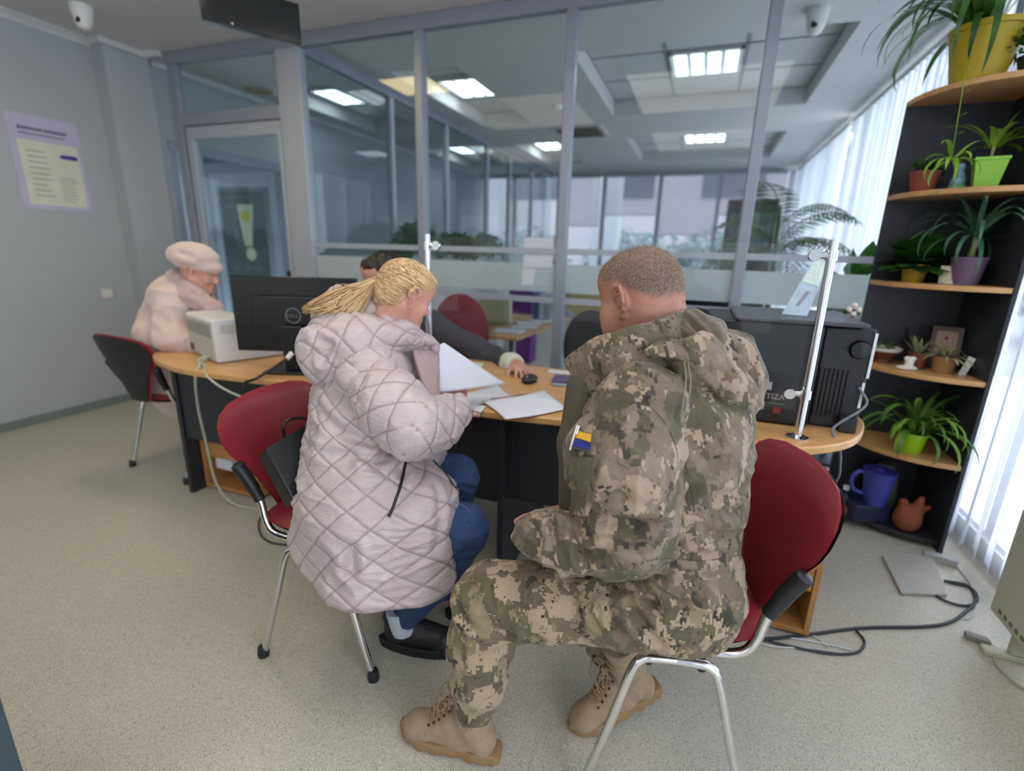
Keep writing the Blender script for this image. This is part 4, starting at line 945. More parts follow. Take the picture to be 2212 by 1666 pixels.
# ---- boots
M_suede = mat('sand_suede', srgb(150, 130, 106), .85, var=.10, vs_=26, bump=.35, bs=420, sheen=.15)
M_sole = mat('boot_sole', srgb(142, 114, 78), .7, var=.08)
M_lace = mat('boot_lace', srgb(140, 116, 88), .8)
BS = .86
def boot(o, yaw, pitch, parent, toe=False):
    """o: ground point under the heel (or the toe when pitched about the toe)"""
    A = np.array([[cos(yaw), sin(yaw), 0], [-sin(yaw), cos(yaw), 0], [0, 0, 1.]]); Rp = np.array([[cos(pitch), 0, -sin(pitch)], [0, 1, 0], [sin(pitch), 0, cos(pitch)]])
    piv = np.array([.235, 0, 0]) if toe else np.zeros(3)
    def Wd(p): p = np.atleast_2d(np.asarray(p, float)); q = (p-piv) @ Rp + piv; return BS*(q @ A) + np.asarray(o)
    L1 = lambda x, y, z: np.array([x, y, z])
    pr = [CAP(L1(.035, 0, .062), L1(.10, 0, .062), .041, .042, .02), CAP(L1(.10, 0, .058), L1(.22, -.004, .048), .043, .040, .02), ELL(L1(.238, -.004, .046), (.052, .049, .038), None, .02), CAP(L1(.07, 0, .125), L1(.195, 0, .068), .043, .034, .02),
          CAP(L1(.05, 0, .10), L1(.052, 0, .17), .050, .055, .02), CAP(L1(.052, 0, .17), L1(.052, 0, .275), .055, .058, .02), ELL(L1(.022, 0, .06), (.040, .042, .045), None, .02), BOX(L1(.12, 0, -.03), (.4, .2, .055), .002, None, .006, '-'), BOX(L1(.05, 0, .30), (.2, .2, .03), .002, None, .004, '-')]
    V, F = sdf_mesh(pr, .0034); V = relax(V, F, 1, .4); Nn = vnormals(V, F)
    cr_ = []
    for s in (1, -1):
        cr_ += [([(.20, s*.047, .035), (.20, s*.040, .075), (.165, s*.036, .105), (.10, s*.044, .14)], .003, .003), ([(.13, s*.05, .032), (.12, s*.052, .09), (.07, s*.056, .12), (.05, s*.055, .10), (.055, s*.052, .035)], .003, .003),
                ([(.0, s*.035, .11), (.04, s*.055, .11), (.045, s*.058, .18), (.03, s*.058, .26)], .0025, .003), ([(.075, s*.054, .15), (.078, s*.055, .26)], .0025, .003)]
    tw = np.clip((V[:, 2]-.09)/.05, 0, 1)*np.clip((.24-V[:, 2])/.05, 0, 1)
    V = V+Nn*(creases(V, cr_)+.0022*fbm(V, 22, 3, 5)+tw*.003*np.sin(V[:, 2]*130+3*vnoise(V, 14, 1)))[:, None]
    b_ = mesh_part('boot', Wd(V), F, M_suede, parent)
    # sole with lugs
    n = 72; ol = []
    for i in range(n):
        t = 2*pi*i/n; x = .133-.160*cos(t); wv = float(np.interp(x, [-.045, -.02, .04, .10, .17, .22, .27, .30], [.0, .030, .042, .036, .050, .051, .036, .0])); ol.append((x, (1 if sin(t) >= 0 else -1)*max(wv, abs(sin(t))*.01)-.003*(x > .15)))
    V = []; 
    for z, off, lug in ((.004, .92, 0), (.0, 1.0, 1), (.014, 1.05, 0), (.034, 1.04, 0), (.040, .96, 0)):
        for i, (x, y) in enumerate(ol):
            sp = .016*max(0, (x-.2)/.1)**2; g = (i//2) % 2
            zz = z+sp+(.013*g if lug else 0)+(.011*g if z == .004 else 0)
            V.append((.128+(x-.128)*off, y*off, zz))
    F = [(j*n+i, j*n+(i+1) % n, (j+1)*n+(i+1) % n, (j+1)*n+i) for j in range(4) for i in range(n)]+[tuple(range(n))[::-1], tuple(range(4*n, 5*n))]
    mb = MB(); mb.add(Wd(V), F, False); obj('sole', mb, M_sole, b_, angle=30)
    lc = MB(); pts = []
    for i in range(7):
        t = i/6; x = .195-.105*t if t < .75 else .195-.105*t; z = .105+.125*t**1.15; wv = .026+.006*t; pts.append((x, wv, z))
    for i in range(6):
        (x0, w0, z0), (x1, w1, z1) = pts[i], pts[i+1]
        for s in (1, -1):
            lc.tube(Wd(smooth_path([(x0-.004, s*w0, z0-.008), ((x0+x1)/2+.012, 0, (z0+z1)/2+.012), (x1-.004, -s*w1, z1-.006)], 5)), .0019, 6)
    for s in (1, -1):
        lc.tube(Wd(smooth_path([(.105, 0, .215), (.13, s*.028, .225), (.155, s*.045, .19), (.14, s*.03, .17), (.115, s*.008, .205)], 6)), .0017, 6)
        lc.tube(Wd(smooth_path([(.105, 0, .215), (.135, s*.01, .235), (.165, s*.022, .20), (.172, s*.03, .15)], 6)), .0017, 6)
    obj('laces', lc, M_lace, b_)
    ey = MB()
    for x, wv, z in pts[:5]:
        for s in (1, -1): q = Wd([(x-.006, s*(wv+.004), z-.010)])[0]; ey.lathe([(0, -.002), (.0035, -.002), (.0035, .002), (0, .002)], q, 8)
    obj('eyelets_row', ey, mat('eyelet', srgb(96, 72, 50), .4, .6), b_); return b_
boot((-.378, .935, 0), pi+.10, 0, man)
boot((-.150+.202*cos(.62), 1.120+.202*sin(.62), 0), pi+.62, radians(20), man, toe=True)
# ---- shoulder patch field, flag, pen
def patch(c, r, u, w_, h_, th, mat_, name, parent, n=10, proj=None):
    c = np.asarray(c); r = nrm(r); u = nrm(u-np.dot(u, r)*r); nn = nrm(np.cross(r, u)); mb = MB(); V = []
    for s in (1, -1):
        for j in range(n+1):
            for i in range(n+1):
                a, b_ = -1+2*i/n, -1+2*j/n; V.append(c+r*w_*a+u*h_*b_-nn*(0.16*abs(w_)*a*a)+nn*th*s*.5)
    F = []
    for s in (0, 1):
        for j in range(n):
            for i in range(n): a = s*(n+1)**2+j*(n+1)+i; q = (a, a+1, a+n+2, a+n+1); F.append(q if s == 0 else q[::-1])
    B = (n+1)**2
    for k in range(n):
        F += [(k+1, k, B+k, B+k+1), (n*(n+1)+k, n*(n+1)+k+1, B+n*(n+1)+k+1, B+n*(n+1)+k), (k*(n+1), (k+1)*(n+1), B+(k+1)*(n+1), B+k*(n+1)), ((k+1)*(n+1)+n, k*(n+1)+n, B+k*(n+1)+n, B+(k+1)*(n+1)+n)]
    mb.add(V, F, False); return obj(name, mb, mat_, parent, angle=40)

S5 = SURF_J
obj('sleeve_pocket_patch', S5.patch([(1243, 925), (1316, 935), (1272, 1118), (1216, 1098)], .003, .003, 16), M_camoJ, jk, angle=60)
obj('loop_field', S5.patch([(1236, 985), (1292, 992), (1262, 1110), (1222, 1094)], .0055, .003, 14), M_loop, jk, angle=60)
fb = obj('flag_patch', S5.patch([(1249, 935), (1287, 944), (1281, 981), (1243, 972)], .009, .0025), mat('patch_border', srgb(84, 80, 68), .8), jk, angle=60)
obj('yellow_stripe', S5.patch([(1252, 939), (1284, 947), (1281, 962), (1248, 954)], .0112, .0015, 6), mat('flag_yellow', srgb(214, 166, 34), .7, bump=.3, bs=900), fb, angle=60)
obj('blue_stripe', S5.patch([(1248, 955), (1281, 963), (1278, 977), (1245, 969)], .0112, .0015, 6), mat('flag_blue', srgb(30, 38, 120), .7, bump=.3, bs=900), fb, angle=60)
obj('seams', MB().tube(S5.line([(1325, 842), (1380, 862), (1430, 905), (1458, 960), (1466, 1010)], .0002), .0009, 5).tube(S5.line([(1300, 985), (1420, 1045), (1450, 1100)], .0002), .0006, 5).tube(S5.line([(1480, 1000), (1500, 1100), (1500, 1180), (1490, 1210)], .0002), .0007, 5), mat('seam_dark', srgb(70, 66, 56), .9), jk)  # thin dark olive tubes laid along the seam lines
obj('waist_cord', MB().tube(S5.line([(1395, 1212), (1450, 1206), (1520, 1212), (1595, 1200)], .0002), .0010, 5), mat('seam_dark2', srgb(66, 62, 52), .9), jk)  # thin dark olive tube around the waist
single('ballpoint_pen', MB().tube([S5.hit(1252, 931, .014), S5.hit(1246, 950, .013), S5.hit(1242, 975, .012)], .0024, 8).tube([S5.hit(1258, 933, .016), S5.hit(1252, 950, .015)], .0012, 6), M_steel, 'white metal pen clipped beside the yellow and blue flag patch', 'pen')
# ================================================================ PERSON IN THE QUILTED COAT
wo_ = thing('person', 'person with blond ponytail in pale pink quilted coat and jeans, leaning over papers', 'person', (-.95, 1.22, 0))
M_skin_w = skin('skin_fair', srgb(206, 158, 138), srgb(198, 136, 118), .4)
WH = px(875, 642, 1.50)
Fw = nrm(np.array([.52, .80, -.42])); RW = frame(Fw); WS = .80
hp, WW = head_prims(WH, RW, WS, 1.0, jaw=.9)
wneck = px(820, 735, 1.56)
wsN, wsF = px(800, 815, 1.42), px(850, 770, 1.70)
weN, wwN = px(893, 930, 1.36), px(990, 900, 1.46)
weF, wwF = px(985, 850, 1.76), px(950, 838, 1.68)
whip = px(770, 1090, 1.52); wk1, wa1 = px(1000, 1142, 1.46), np.array([-.785, 1.168, .125]); wk2, wa2 = px(985, 1033, 1.64), px(960, 1270, 1.80)
body = hp+[CAP(WW(-.03, 0, -.02), wneck, .052, .058, .03), CAP(wneck, px(790, 880, 1.54), .06, .12, .05), CAP(px(790, 880, 1.54), whip, .12, .13, .05), CAP(wsN, wsF, .05, .05, .03),
             CAP(wsN, weN, .045, .036, .03), CAP(weN, wwN, .036, .024, .02), CAP(wsF, weF, .045, .036, .03), CAP(weF, wwF, .036, .024, .02),
             CAP(whip, wk1, .08, .05, .04), CAP(wk1, wa1, .046, .028, .02), CAP(whip+[.0, .12, 0], wk2, .08, .05, .04), CAP(wk2, wa2, .048, .034, .02)]
body += hand_prims(px(990, 893, 1.50), px(1003, 876, 1.62)-px(990, 893, 1.50), (0, .1, -1), side=1, s=.8, curl=(.3, .4, .3))
body += hand_prims(wwF, px(1000, 800, 1.82)-wwF, (.3, -.6, -.4), side=-1, s=.85, curl=(.4, .5, .3))
for kk in (wa1, wa2): body.append(CAP(kk+[0, 0, -.03], kk+np.array([.03, .005, -.06]), .020, .016, .02))
hz = [(WH[i]-.10, WH[i]+.10, .0026) for i in range(3)]
V, F = sdf_mesh(body, .0075, [[hz[0]], [hz[1]], [hz[2]]]); V = relax(V, F, 1, .4); bw = mesh_part('body', V, F, M_skin_w, wo_)
# ---- hair: pulled back to a ponytail
m, nt, out = newmat('blond_hair'); L = nt.links.new; b = N(nt, 'BsdfPrincipled'); tc = N(nt, 'TexCoord'); no = N(nt, 'TexNoise'); no.inputs['Scale'].default_value = 14; no.inputs['Detail'].default_value = 2
L(tc.outputs['Object'], no.inputs['Vector']); rr_ = ramp(nt, [(.25, srgb(178, 140, 100)), (.75, srgb(220, 188, 144))]); L(no.outputs['Fac'], rr_.inputs[0]); L(rr_.outputs[0], b.inputs['Base Color']); b.inputs['Roughness'].default_value = .42
L(b.outputs[0], out.inputs[0]); M_blond = m
M_root = mat('hair_root_brown', srgb(140, 104, 72), .45, var=.1, vs_=14); M_pale = mat('hair_pale', srgb(236, 206, 156), .4, var=.06, vs_=14)
def whead_region(P):
    q = (P-WH) @ RW.T/WS; x, y, z = q[:, 0], q[:, 1], q[:, 2]
    line = np.interp(x, [-.13, -.09, -.05, -.035, -.028, .0, .02, .04, .06, .075, .1], [-.075, -.068, -.050, -.02, .030, .038, .040, .040, .052, .072, .088]); return z-line
Nn = vnormals(V, F); hr = whead_region(V); near = np.linalg.norm(V-WH, axis=1) < .15; sel = near & (hr > 0); fm = sel[F].all(1); Fs = F[fm]; used = np.unique(Fs); rm = -np.ones(len(V), int); rm[used] = np.arange(len(used))
Vs = V[used]+Nn[used]*(.0055*np.clip(hr[used]/.015, .1, 1))[:, None]; hairw = mesh_part('hair', Vs, rm[Fs], M_blond, wo_); SH_ = Surf(Vs, rm[Fs])
TIE = px(829, 597, 1.475); rng = np.random.default_rng(11); cen = V[F[fm]].mean(1)
el = np.array([.108, .082, .098])*WS
def toell(P): return ((P-WH) @ RW.T-np.array([-.012, 0, .035])*WS)/el
def fromell(q): return (q*el+np.array([-.012, 0, .035])*WS) @ RW + WH
t0 = toell(TIE[None])[0]; t0n = t0/np.linalg.norm(t0)
mb1, mb2, mb3 = MB(), MB(), MB(); ii = rng.integers(0, len(cen), 2600)
for k in ii:
    q0 = toell(cen[k][None])[0]; r0 = np.linalg.norm(q0); d0 = q0/r0; pts = []
    for t in np.linspace(0, 1, 9):
        d = nrm(d0*(1-t)+t0n*t); r_ = r0*(1-t)+np.linalg.norm(t0)*t; lift = (.035+.05*sin(pi*t)*.5)*(1-t)+.02
        q_ = fromell(d*(max(r_, 1.0 if t > .3 else r_)+lift)); c_ = fromell(np.zeros(3)); h_ = SH_.t.ray_cast(Vector(c_), Vector(nrm(q_-c_)))[0]
        if h_ is not None: q_ = np.array(h_)+nrm(q_-c_)*(.0006+.0016*sin(pi*t)+.0008*rng.random())
        pts.append(q_)
    u_ = rng.random(); (mb1 if u_ < .45 else mb2 if u_ < .8 else mb3).tube(pts, [.0003]+[.00085]*7+[.0005], 4, cap=False)
obj('blond_strands', mb1, M_blond, hairw, angle=180); obj('darker_strands', mb2, M_root, hairw, angle=180); obj('pale_strands', mb3, M_pale, hairw, angle=180)
# ponytail
mb1, mb2, mb3 = MB(), MB(), MB()
for k in range(900):
    a, b2 = rng.uniform(0, 1), rng.uniform(0, 1); off = rng.normal(0, .006, 3); u = rng.uniform(0, 1); thin = rng.normal(0, 1)
    e = px(662+ (792-662)*u**1.15+rng.normal(0, 5), 672+22*u-16*(abs(u-.45) < .3)+10*rng.normal()*.5, 1.43+.05*b2) if u > .10 else px(656+rng.normal(0, 3), 668+rng.normal(0, 4), 1.45+.02*b2)
    m1 = px(795+6*thin, 607+9*b2+12*u, 1.455+.02*a); m2 = px(752+28*(u-.4)+5*thin, 640+16*u+8*thin, 1.435+.03*a)
    m3 = px(705+70*(u-.3)+5*thin, 662+16*u+5*thin, 1.43+.03*a)
    pts = smooth_path([TIE+off*.4, m1+off*.4, m2+off*.6, m3+off*.7, e], 5); n = len(pts)
    u_ = rng.random(); (mb1 if u_ < .5 else mb2 if u_ < .68 else mb3).tube(pts, [.0007]+[.0010]*(n-6)+[.0009, .0008, .0006, .0005, .0003], 4, cap=False)
pt = obj('ponytail', mb1, M_blond, wo_, angle=180); obj('darker_strands', mb2, M_root, pt, angle=180); obj('pale_strands', mb3, M_pale, pt, angle=180)
td = nrm(px(800, 607, 1.46)-TIE); Mx = Matrix(np.column_stack([np.append(v, 0) for v in (nrm(np.cross(td, [0, 0, 1.])), nrm(np.cross(td, np.cross(td, [0, 0, 1.]))), td)]+[np.array([0, 0, 0, 1.])]).tolist())
hb = MB()
for o_ in (-.007, -.002, .003): hb.lathe([(.0125, -.002+o_), (.0165, -.0015+o_), (.0178, .001+o_), (.0165, .0035+o_), (.0125, .004+o_), (.0125, -.002+o_)], TIE+td*.004, 20, Mx)
obj('hair_tie', hb, mat('turquoise_elastic', srgb(112, 190, 206), .7, bump=.4, bs=600), wo_)
# ---- coat
m, nt, out = newmat('quilted_satin'); L = nt.links.new; b = N(nt, 'BsdfPrincipled'); tc = N(nt, 'TexCoord')
no = N(nt, 'TexNoise'); no.inputs['Scale'].default_value = 9; no.inputs['Detail'].default_value = 3; L(tc.outputs['Object'], no.inputs['Vector'])
rr_ = ramp(nt, [(.3, srgb(172, 156, 158)), (.7, srgb(188, 174, 174))]); L(no.outputs['Fac'], rr_.inputs[0]); at_ = N(nt, 'Attribute', attribute_name='stitch'); mx7 = N(nt, 'MixRGB'); L(at_.outputs['Fac'], mx7.inputs[0]); L(rr_.outputs[0], mx7.inputs[1]); mx7.inputs[2].default_value = srgb(128, 110, 114); L(mx7.outputs[0], b.inputs['Base Color']); b.inputs['Roughness'].default_value = .36; b.inputs['Sheen Weight'].default_value = .25
mp = N(nt, 'Mapping'); mp.inputs['Scale'].default_value = (18, 18, 60); L(tc.outputs['Object'], mp.inputs[0]); n2 = N(nt, 'TexNoise'); n2.inputs['Scale'].default_value = 1.6; n2.inputs['Detail'].default_value = 3; n2.inputs['Distortion'].default_value = 1.2; L(mp.outputs[0], n2.inputs['Vector'])
bp = N(nt, 'Bump'); bp.inputs['Strength'].default_value = .55; bp.inputs['Distance'].default_value = .006; L(n2.outputs['Fac'], bp.inputs['Height']); L(bp.outputs[0], b.inputs['Normal']); L(b.outputs[0], out.inputs[0]); M_quilt = m
def quilt(u, v, w_=.085, h_=.062, jit=None):
    """puffed lozenges: distance to the two families of stitched lines"""
    a = u/w_+v/h_; b_ = u/w_-v/h_
    da = np.abs(a-np.round(a)); db = np.abs(b_-np.round(b_)); k = 1/np.hypot(1/w_, 1/h_)
    d = np.minimum(da, db)*k; d2 = np.maximum(np.minimum(da, db), 0)*k
    return 1-np.exp(-(d/.0045)**1.2)
def stitch(o, q):
    """the sewn thread lines of the quilting"""
    a = o.data.attributes.new('stitch', 'FLOAT', 'POINT'); a.data.foreach_set('value', np.clip((.42-q)/.42, 0, .8).astype(np.float32))
def axis_uv(V, a, b, Rm):
    ax_ = nrm(np.asarray(b)-np.asarray(a)); e1 = nrm(np.cross(ax_, [0.3, .9, .1])); e2 = np.cross(ax_, e1); q = V-a
    return np.arctan2(q @ e2, q @ e1)*Rm, q @ ax_
def hem(P):
    return np.interp(P[..., 0], [-1.16, -1.06, -.98, -.88, -.78, -.6, -.5], [.50, .47, .42, .385, .37, .365, .37])
pc = [CAP(px(765, 810, 1.55), px(785, 890, 1.54), .115, .150, .05), CAP(px(790, 890, 1.54), px(786, 1000, 1.52), .146, .160, .05), CAP(wsN, wsF, .09, .08, .05), CAP(px(786, 1000, 1.52), px(800, 1080, 1.50), .160, .175, .05),
      CAP(px(860, 850, 1.60), px(880, 960, 1.60), .10, .12, .05), CAP(px(800, 1085, 1.48), px(888, 1105, 1.48), .165, .125, .06), CAP(px(895, 1100, 1.46), px(893, 1290, 1.45), .132, .125, .04),
      CAP(px(800, 1100, 1.48), px(806, 1330, 1.46), .175, .160, .05), CAP(px(755, 1120, 1.50), px(690, 1215, 1.54), .14, .12, .06), CAP(px(860, 1180, 1.52), px(865, 1330, 1.50), .15, .15, .04),
      (lambda P: P[..., 2]-hem(P), np.array([-1.4, .6, -.2]), np.array([-.3, 1.9, .50]), .006, '-'),
      CAP(px(800, 1250, 1.50), px(800, 1350, 1.50), .13, .15, .02, '-')]
V, F = sdf_mesh(pc, .0031); V = relax(V, F, 1, .4); Nn = vnormals(V, F)
u, v = axis_uv(V, px(790, 880, 1.54), px(800, 1250, 1.50), .20)
wx, wy = .012*vnoise(V, 6, 71), .012*vnoise(V, 6, 72); low_ = np.clip((V[:, 2]-hem(V)-.008)/.01, 0, 1)
pf_ = quilt(u+wx, v+wy, .105, .082)*np.clip(.25+low_, 0, 1)
cr_ = [([px(850, 965, 1.40), px(815, 1000, 1.36), px(770, 1040, 1.35), px(700, 1060, 1.37)], .009, .012), ([px(690, 880, 1.42), px(740, 935, 1.37), px(800, 960, 1.37)], .009, .014), ([px(665, 960, 1.43), px(720, 985, 1.37), px(790, 990, 1.36)], .008, .013),
       ([px(655, 1060, 1.42), px(700, 1120, 1.36), px(760, 1180, 1.31), px(760, 1230, 1.30)], .012, .016), ([px(870, 1000, 1.38), px(860, 1080, 1.36), px(800, 1130, 1.33)], .008, .013), ([px(930, 1010, 1.38), px(950, 1080, 1.37), px(940, 1180, 1.36)], .006, .012),
       ([px(700, 830, 1.44), px(760, 860, 1.40), px(850, 850, 1.42)], .005, .009), ([px(740, 1120, 1.34), px(800, 1150, 1.32), px(880, 1125, 1.36)], .007, .014)]
dsp = .0052*pf_+1.3*creases(V, cr_)+cloth(V, (8, 8, 16), .007, 61)+.003*fbm(V, 12, 3, 62)
dsp += .0018*np.sin((v+.02*vnoise(V, 12, 5))*260)*pf_*np.clip(vnoise(V, 9, 77)+.3, 0, 1)
dsp += (1-low_)*.003
V = V+Nn*dsp[:, None]; V = relax(V, F, 1, .15); coat = mesh_part('coat', V, F, M_quilt, wo_); stitch(coat, pf_); SC_ = Surf(V, F)
# near sleeve
ps = [CAP(wsN+np.array([-.02, .01, .01]), px(850, 880, 1.345), .080, .086, .03), CAP(px(850, 880, 1.345), px(893, 925, 1.33), .086, .080, .03), CAP(px(893, 925, 1.33), px(945, 915, 1.375), .078, .064, .03), CAP(px(945, 915, 1.375), px(984, 893, 1.43), .064, .048, .02), CAP(px(984, 893, 1.43), px(992, 889, 1.44), .045, .036, .006)]
V, F = sdf_mesh(ps, .0031); V = relax(V, F, 1, .4); Nn = vnormals(V, F)
u, v = axis_uv(V, wsN, weN, .08); u2, v2 = axis_uv(V, weN, wwN, .07); t = np.clip(((V-weN) @ nrm(wwN-wsN))/.10+.5, 0, 1)
pf_ = quilt(u+.01*vnoise(V, 7, 3), v+.01*vnoise(V, 7, 4), .085, .07)*(1-t)+quilt(u2, v2+.02, .085, .07)*t
cr_ = [([px(945, 855, 1.42), px(955, 890, 1.36), px(930, 940, 1.32)], .007, .009), ([px(965, 870, 1.42), px(968, 900, 1.38), px(950, 950, 1.35)], .006, .008), ([px(905, 870, 1.34), px(930, 900, 1.31), px(900, 950, 1.28)], .005, .010), ([px(860, 900, 1.30), px(900, 900, 1.28), px(940, 880, 1.33)], .005, .010), ([px(985, 855, 1.45), px(1000, 890, 1.42), px(990, 930, 1.43)], .003, .006)]
V = V+Nn*(.0050*pf_+1.4*creases(V, cr_)+cloth(V, (12, 12, 22), .005, 81)+.0025*fbm(V, 16, 3, 82))[:, None]; V = relax(V, F, 1, .15); stitch(mesh_part('sleeve', V, F, M_quilt, coat), pf_)
ps = [CAP(wsF, px(960, 835, 1.76), .08, .065, .03), CAP(px(960, 835, 1.76), px(945, 838, 1.70), .06, .05, .02)]
V, F = sdf_mesh(ps, .006); mesh_part('sleeve', V, F, M_quilt, coat)
# hood on the shoulders
ph = [CAP(px(700, 752, 1.46), px(772, 748, 1.45), .075, .085, .03), CAP(px(772, 748, 1.45), px(868, 722, 1.50), .080, .045, .03), CAP(px(735, 705, 1.50), px(800, 705, 1.52), .065, .055, .03), CAP(px(700, 790, 1.45), px(720, 790, 1.43), .055, .050, .03), CAP(px(686, 680, 1.56), px(728, 632, 1.60), .022, .022, .02), CAP(px(868, 722, 1.50), px(935, 752, 1.58), .040, .022, .02),
      CAP(px(845, 655, 1.58), px(890, 715, 1.56), .03, .03, .02, '-')]
V, F = sdf_mesh(ph, .0034); V = relax(V, F, 1, .4); Nn = vnormals(V, F)
u, v = axis_uv(V, px(690, 760, 1.46), px(870, 730, 1.5), .085); pf_ = quilt(u+.01*vnoise(V, 7, 13), v+.01*vnoise(V, 7, 14), .10, .085)
cr_ = [([px(690, 735, 1.40), px(720, 745, 1.37), px(700, 780, 1.38)], .008, .010), ([px(660, 700, 1.45), px(690, 720, 1.40), px(740, 700, 1.42)], .006, .010), ([px(690, 672, 1.48), px(780, 690, 1.42), px(850, 730, 1.45), px(930, 742, 1.56)], .004, .006)]
V = V+Nn*(.0052*pf_+1.4*creases(V, cr_)+cloth(V, (14, 14, 14), .004, 91)+.003*fbm(V, 16, 3, 92))[:, None]; V = relax(V, F, 1, .15); hood = mesh_part('hood', V, F, M_quilt, coat); stitch(hood, pf_)
pl_ = [CAP(px(806, 660, 1.52), px(836, 700, 1.49), .040, .030, .03), CAP(px(836, 700, 1.49), px(878, 722, 1.52), .032, .018, .02), CAP(px(806, 655, 1.53), px(790, 690, 1.50), .034, .03, .02)]
V, F = sdf_mesh(pl_, .0042); Nn = vnormals(V, F); V = V+Nn*(creases(V, [([px(800, 672, 1.47), px(850, 712, 1.45), px(880, 730, 1.48)], .007, .008)])+.0025*fbm(V, 40, 2, 3))[:, None]
mesh_part('fleece_lining', V, F, mat('pink_fleece', srgb(206, 182, 178), .95, var=.08, vs_=60, bump=.7, bs=420, sheen=.5), hood)
# open front with dark piping, standing edge of the collar
M_lin = mat('coat_lining_rose', srgb(168, 146, 146), .6, var=.05, bump=.3, bs=90)
G = sheet([[px(885, 735, 1.53), px(895, 780, 1.50), px(915, 840, 1.50), px(945, 880, 1.50)], [px(915, 744, 1.56), px(925, 790, 1.54), px(935, 840, 1.53), px(948, 880, 1.52)], [px(944, 742, 1.60), px(943, 790, 1.58), px(942, 835, 1.56), px(950, 880, 1.54)]], .005)
fp_ = obj('front_facing', grid_mesh(G, .014, lambda g: .006*(1-np.abs(vnoise(g, 30, 3)))), M_lin, coat, angle=180)
M_pip = mat('black_piping', srgb(22, 22, 26), .5)
obj('piping', MB().tube(smooth_path([px(946, 744, 1.595), px(945, 790, 1.575), px(944, 835, 1.555), px(950, 862, 1.545)], 6), .0022, 6), M_pip, coat)
obj('piping', MB().tube([SC_.near(p, .001) for p in smooth_path([px(955, 968, 1.48), px(985, 1040, 1.46), px(1000, 1110, 1.44), px(1000, 1200, 1.42), px(985, 1290, 1.41)], 6)], .0026, 6), M_pip, coat)
obj('pocket_zip', MB().tube(SC_.line([(878, 992), (868, 1040), (852, 1088), (840, 1117)], .0015, 6), [.0042]*18+[.0055], 8), M_pip, coat)
hp_ = []
for x_, y_ in ((-1.10, 1.00),): pass
# ---- jeans
M_jean = mat('blue_denim', srgb(44, 66, 106), .85, var=.22, vs_=18, bump=.35, bs=700)
pj = [CAP(whip+np.array([.1, 0, 0]), px(930, 1128, 1.47), .095, .078, .04), CAP(px(930, 1128, 1.47), wk1, .078, .070, .03), CAP(wk1, px(960, 1240, 1.50), .070, .058, .03), CAP(px(960, 1240, 1.50), wa1, .056, .044, .02),
      CAP(whip+np.array([.1, .15, .0]), px(920, 1030, 1.64), .09, .076, .04), CAP(px(920, 1030, 1.64), wk2, .076, .072, .03), CAP(wk2, px(975, 1130, 1.70), .07, .06, .03), CAP(px(975, 1130, 1.70), wa2, .058, .046, .02)]
V, F = sdf_mesh(pj, .0048); V = relax(V, F, 1, .4); Nn = vnormals(V, F)
cr_ = [([px(1030, 1170, 1.42), px(1000, 1160, 1.40), px(985, 1180, 1.40)], .006, .007), ([px(1035, 1190, 1.44), px(1000, 1200, 1.42), px(980, 1220, 1.42)], .006, .008), ([px(1028, 1060, 1.60), px(1000, 1050, 1.56), px(970, 1060, 1.56)], .005, .007), ([px(1000, 1120, 1.38), px(1035, 1160, 1.42)], .003, .004)]
V = V+Nn*(1.2*creases(V, cr_)+cloth(V, (16, 16, 26), .004, 101))[:, None]; V = relax(V, F, 1, .2); jn = mesh_part('jeans', V, F, M_jean, wo_)
obj('side_seam', MB().tube(smooth_path([px(975, 1082, 1.41), px(1008, 1098, 1.405), px(1030, 1135, 1.43), px(1030, 1180, 1.45), px(1008, 1215, 1.45)], 6), .0014, 5), mat('denim_thread', srgb(96, 112, 140), .8), jn)
obj('sock', MB().tube([wa1+[-.01, -.008, .04], wa1+[-.004, -.006, -.01], wa1+[.0, 0, -.045]], [.046, .044, .043], 16), mat('pale_sock', srgb(186, 196, 206), .9, bump=.3, bs=400), wo_)
# ---- shoes
M_shoe = mat('black_shoe', srgb(20, 22, 26), .5, bump=.3, bs=160); M_ssole = mat('black_rubber_sole', srgb(16, 17, 20), .65)
def shoe(o, yaw, z0=0):
    A = np.array([[cos(yaw), sin(yaw), 0], [-sin(yaw), cos(yaw), 0], [0, 0, 1.]]); Wd = lambda p: (np.atleast_2d(np.asarray(p, float)) @ A)*.97+np.asarray(o)
    pr = [CAP((.03, 0, .06), (.20, 0, .048), .040, .038, .03), ELL((.215, 0, .048), (.052, .044, .036), None, .02), CAP((.045, 0, .10), (.15, 0, .07), .038, .030, .03), CAP((.035, 0, .08), (.03, 0, .125), .042, .046, .02), BOX((.12, 0, -.03), (.4, .2, .055), .002, None, .006, '-'), CAP((.035, 0, .12), (.03, 0, .20), .034, .038, .006, '-')]
    V, F = sdf_mesh(pr, .004); Nn = vnormals(V, F); V = V+Nn*(.002*fbm(V, 30, 2, 2))[:, None]; s_ = mesh_part('shoe', Wd(V), F, M_shoe, wo_)
    n = 48; P0 = []
    for z, off in ((0, .95), (.004, 1), (.030, 1.02), (.034, .96)):
        for i in range(n):
            t = 2*pi*i/n; P0.append((.118+.152*cos(t)*off, .046*sin(t)*off*(1+.12*cos(t)), z+.012*max(0, cos(t)-.7)/.3*(z < .01)))
    mb = MB(); mb.add(Wd(P0), [(j*n+i, j*n+(i+1) % n, (j+1)*n+(i+1) % n, (j+1)*n+i) for j in range(3) for i in range(n)]+[tuple(range(n))[::-1], tuple(range(3*n, 4*n))], True); obj('sole', mb, M_ssole, s_, angle=30)
    lc = MB()
    for i in range(5):
        x = .10+.018*i; z = .118-.010*i; lc.tube(Wd([(x, -.026, z-.012), (x, 0, z), (x, .026, z-.012)]), .0022, 6)
    obj('laces', lc, M_black, s_)
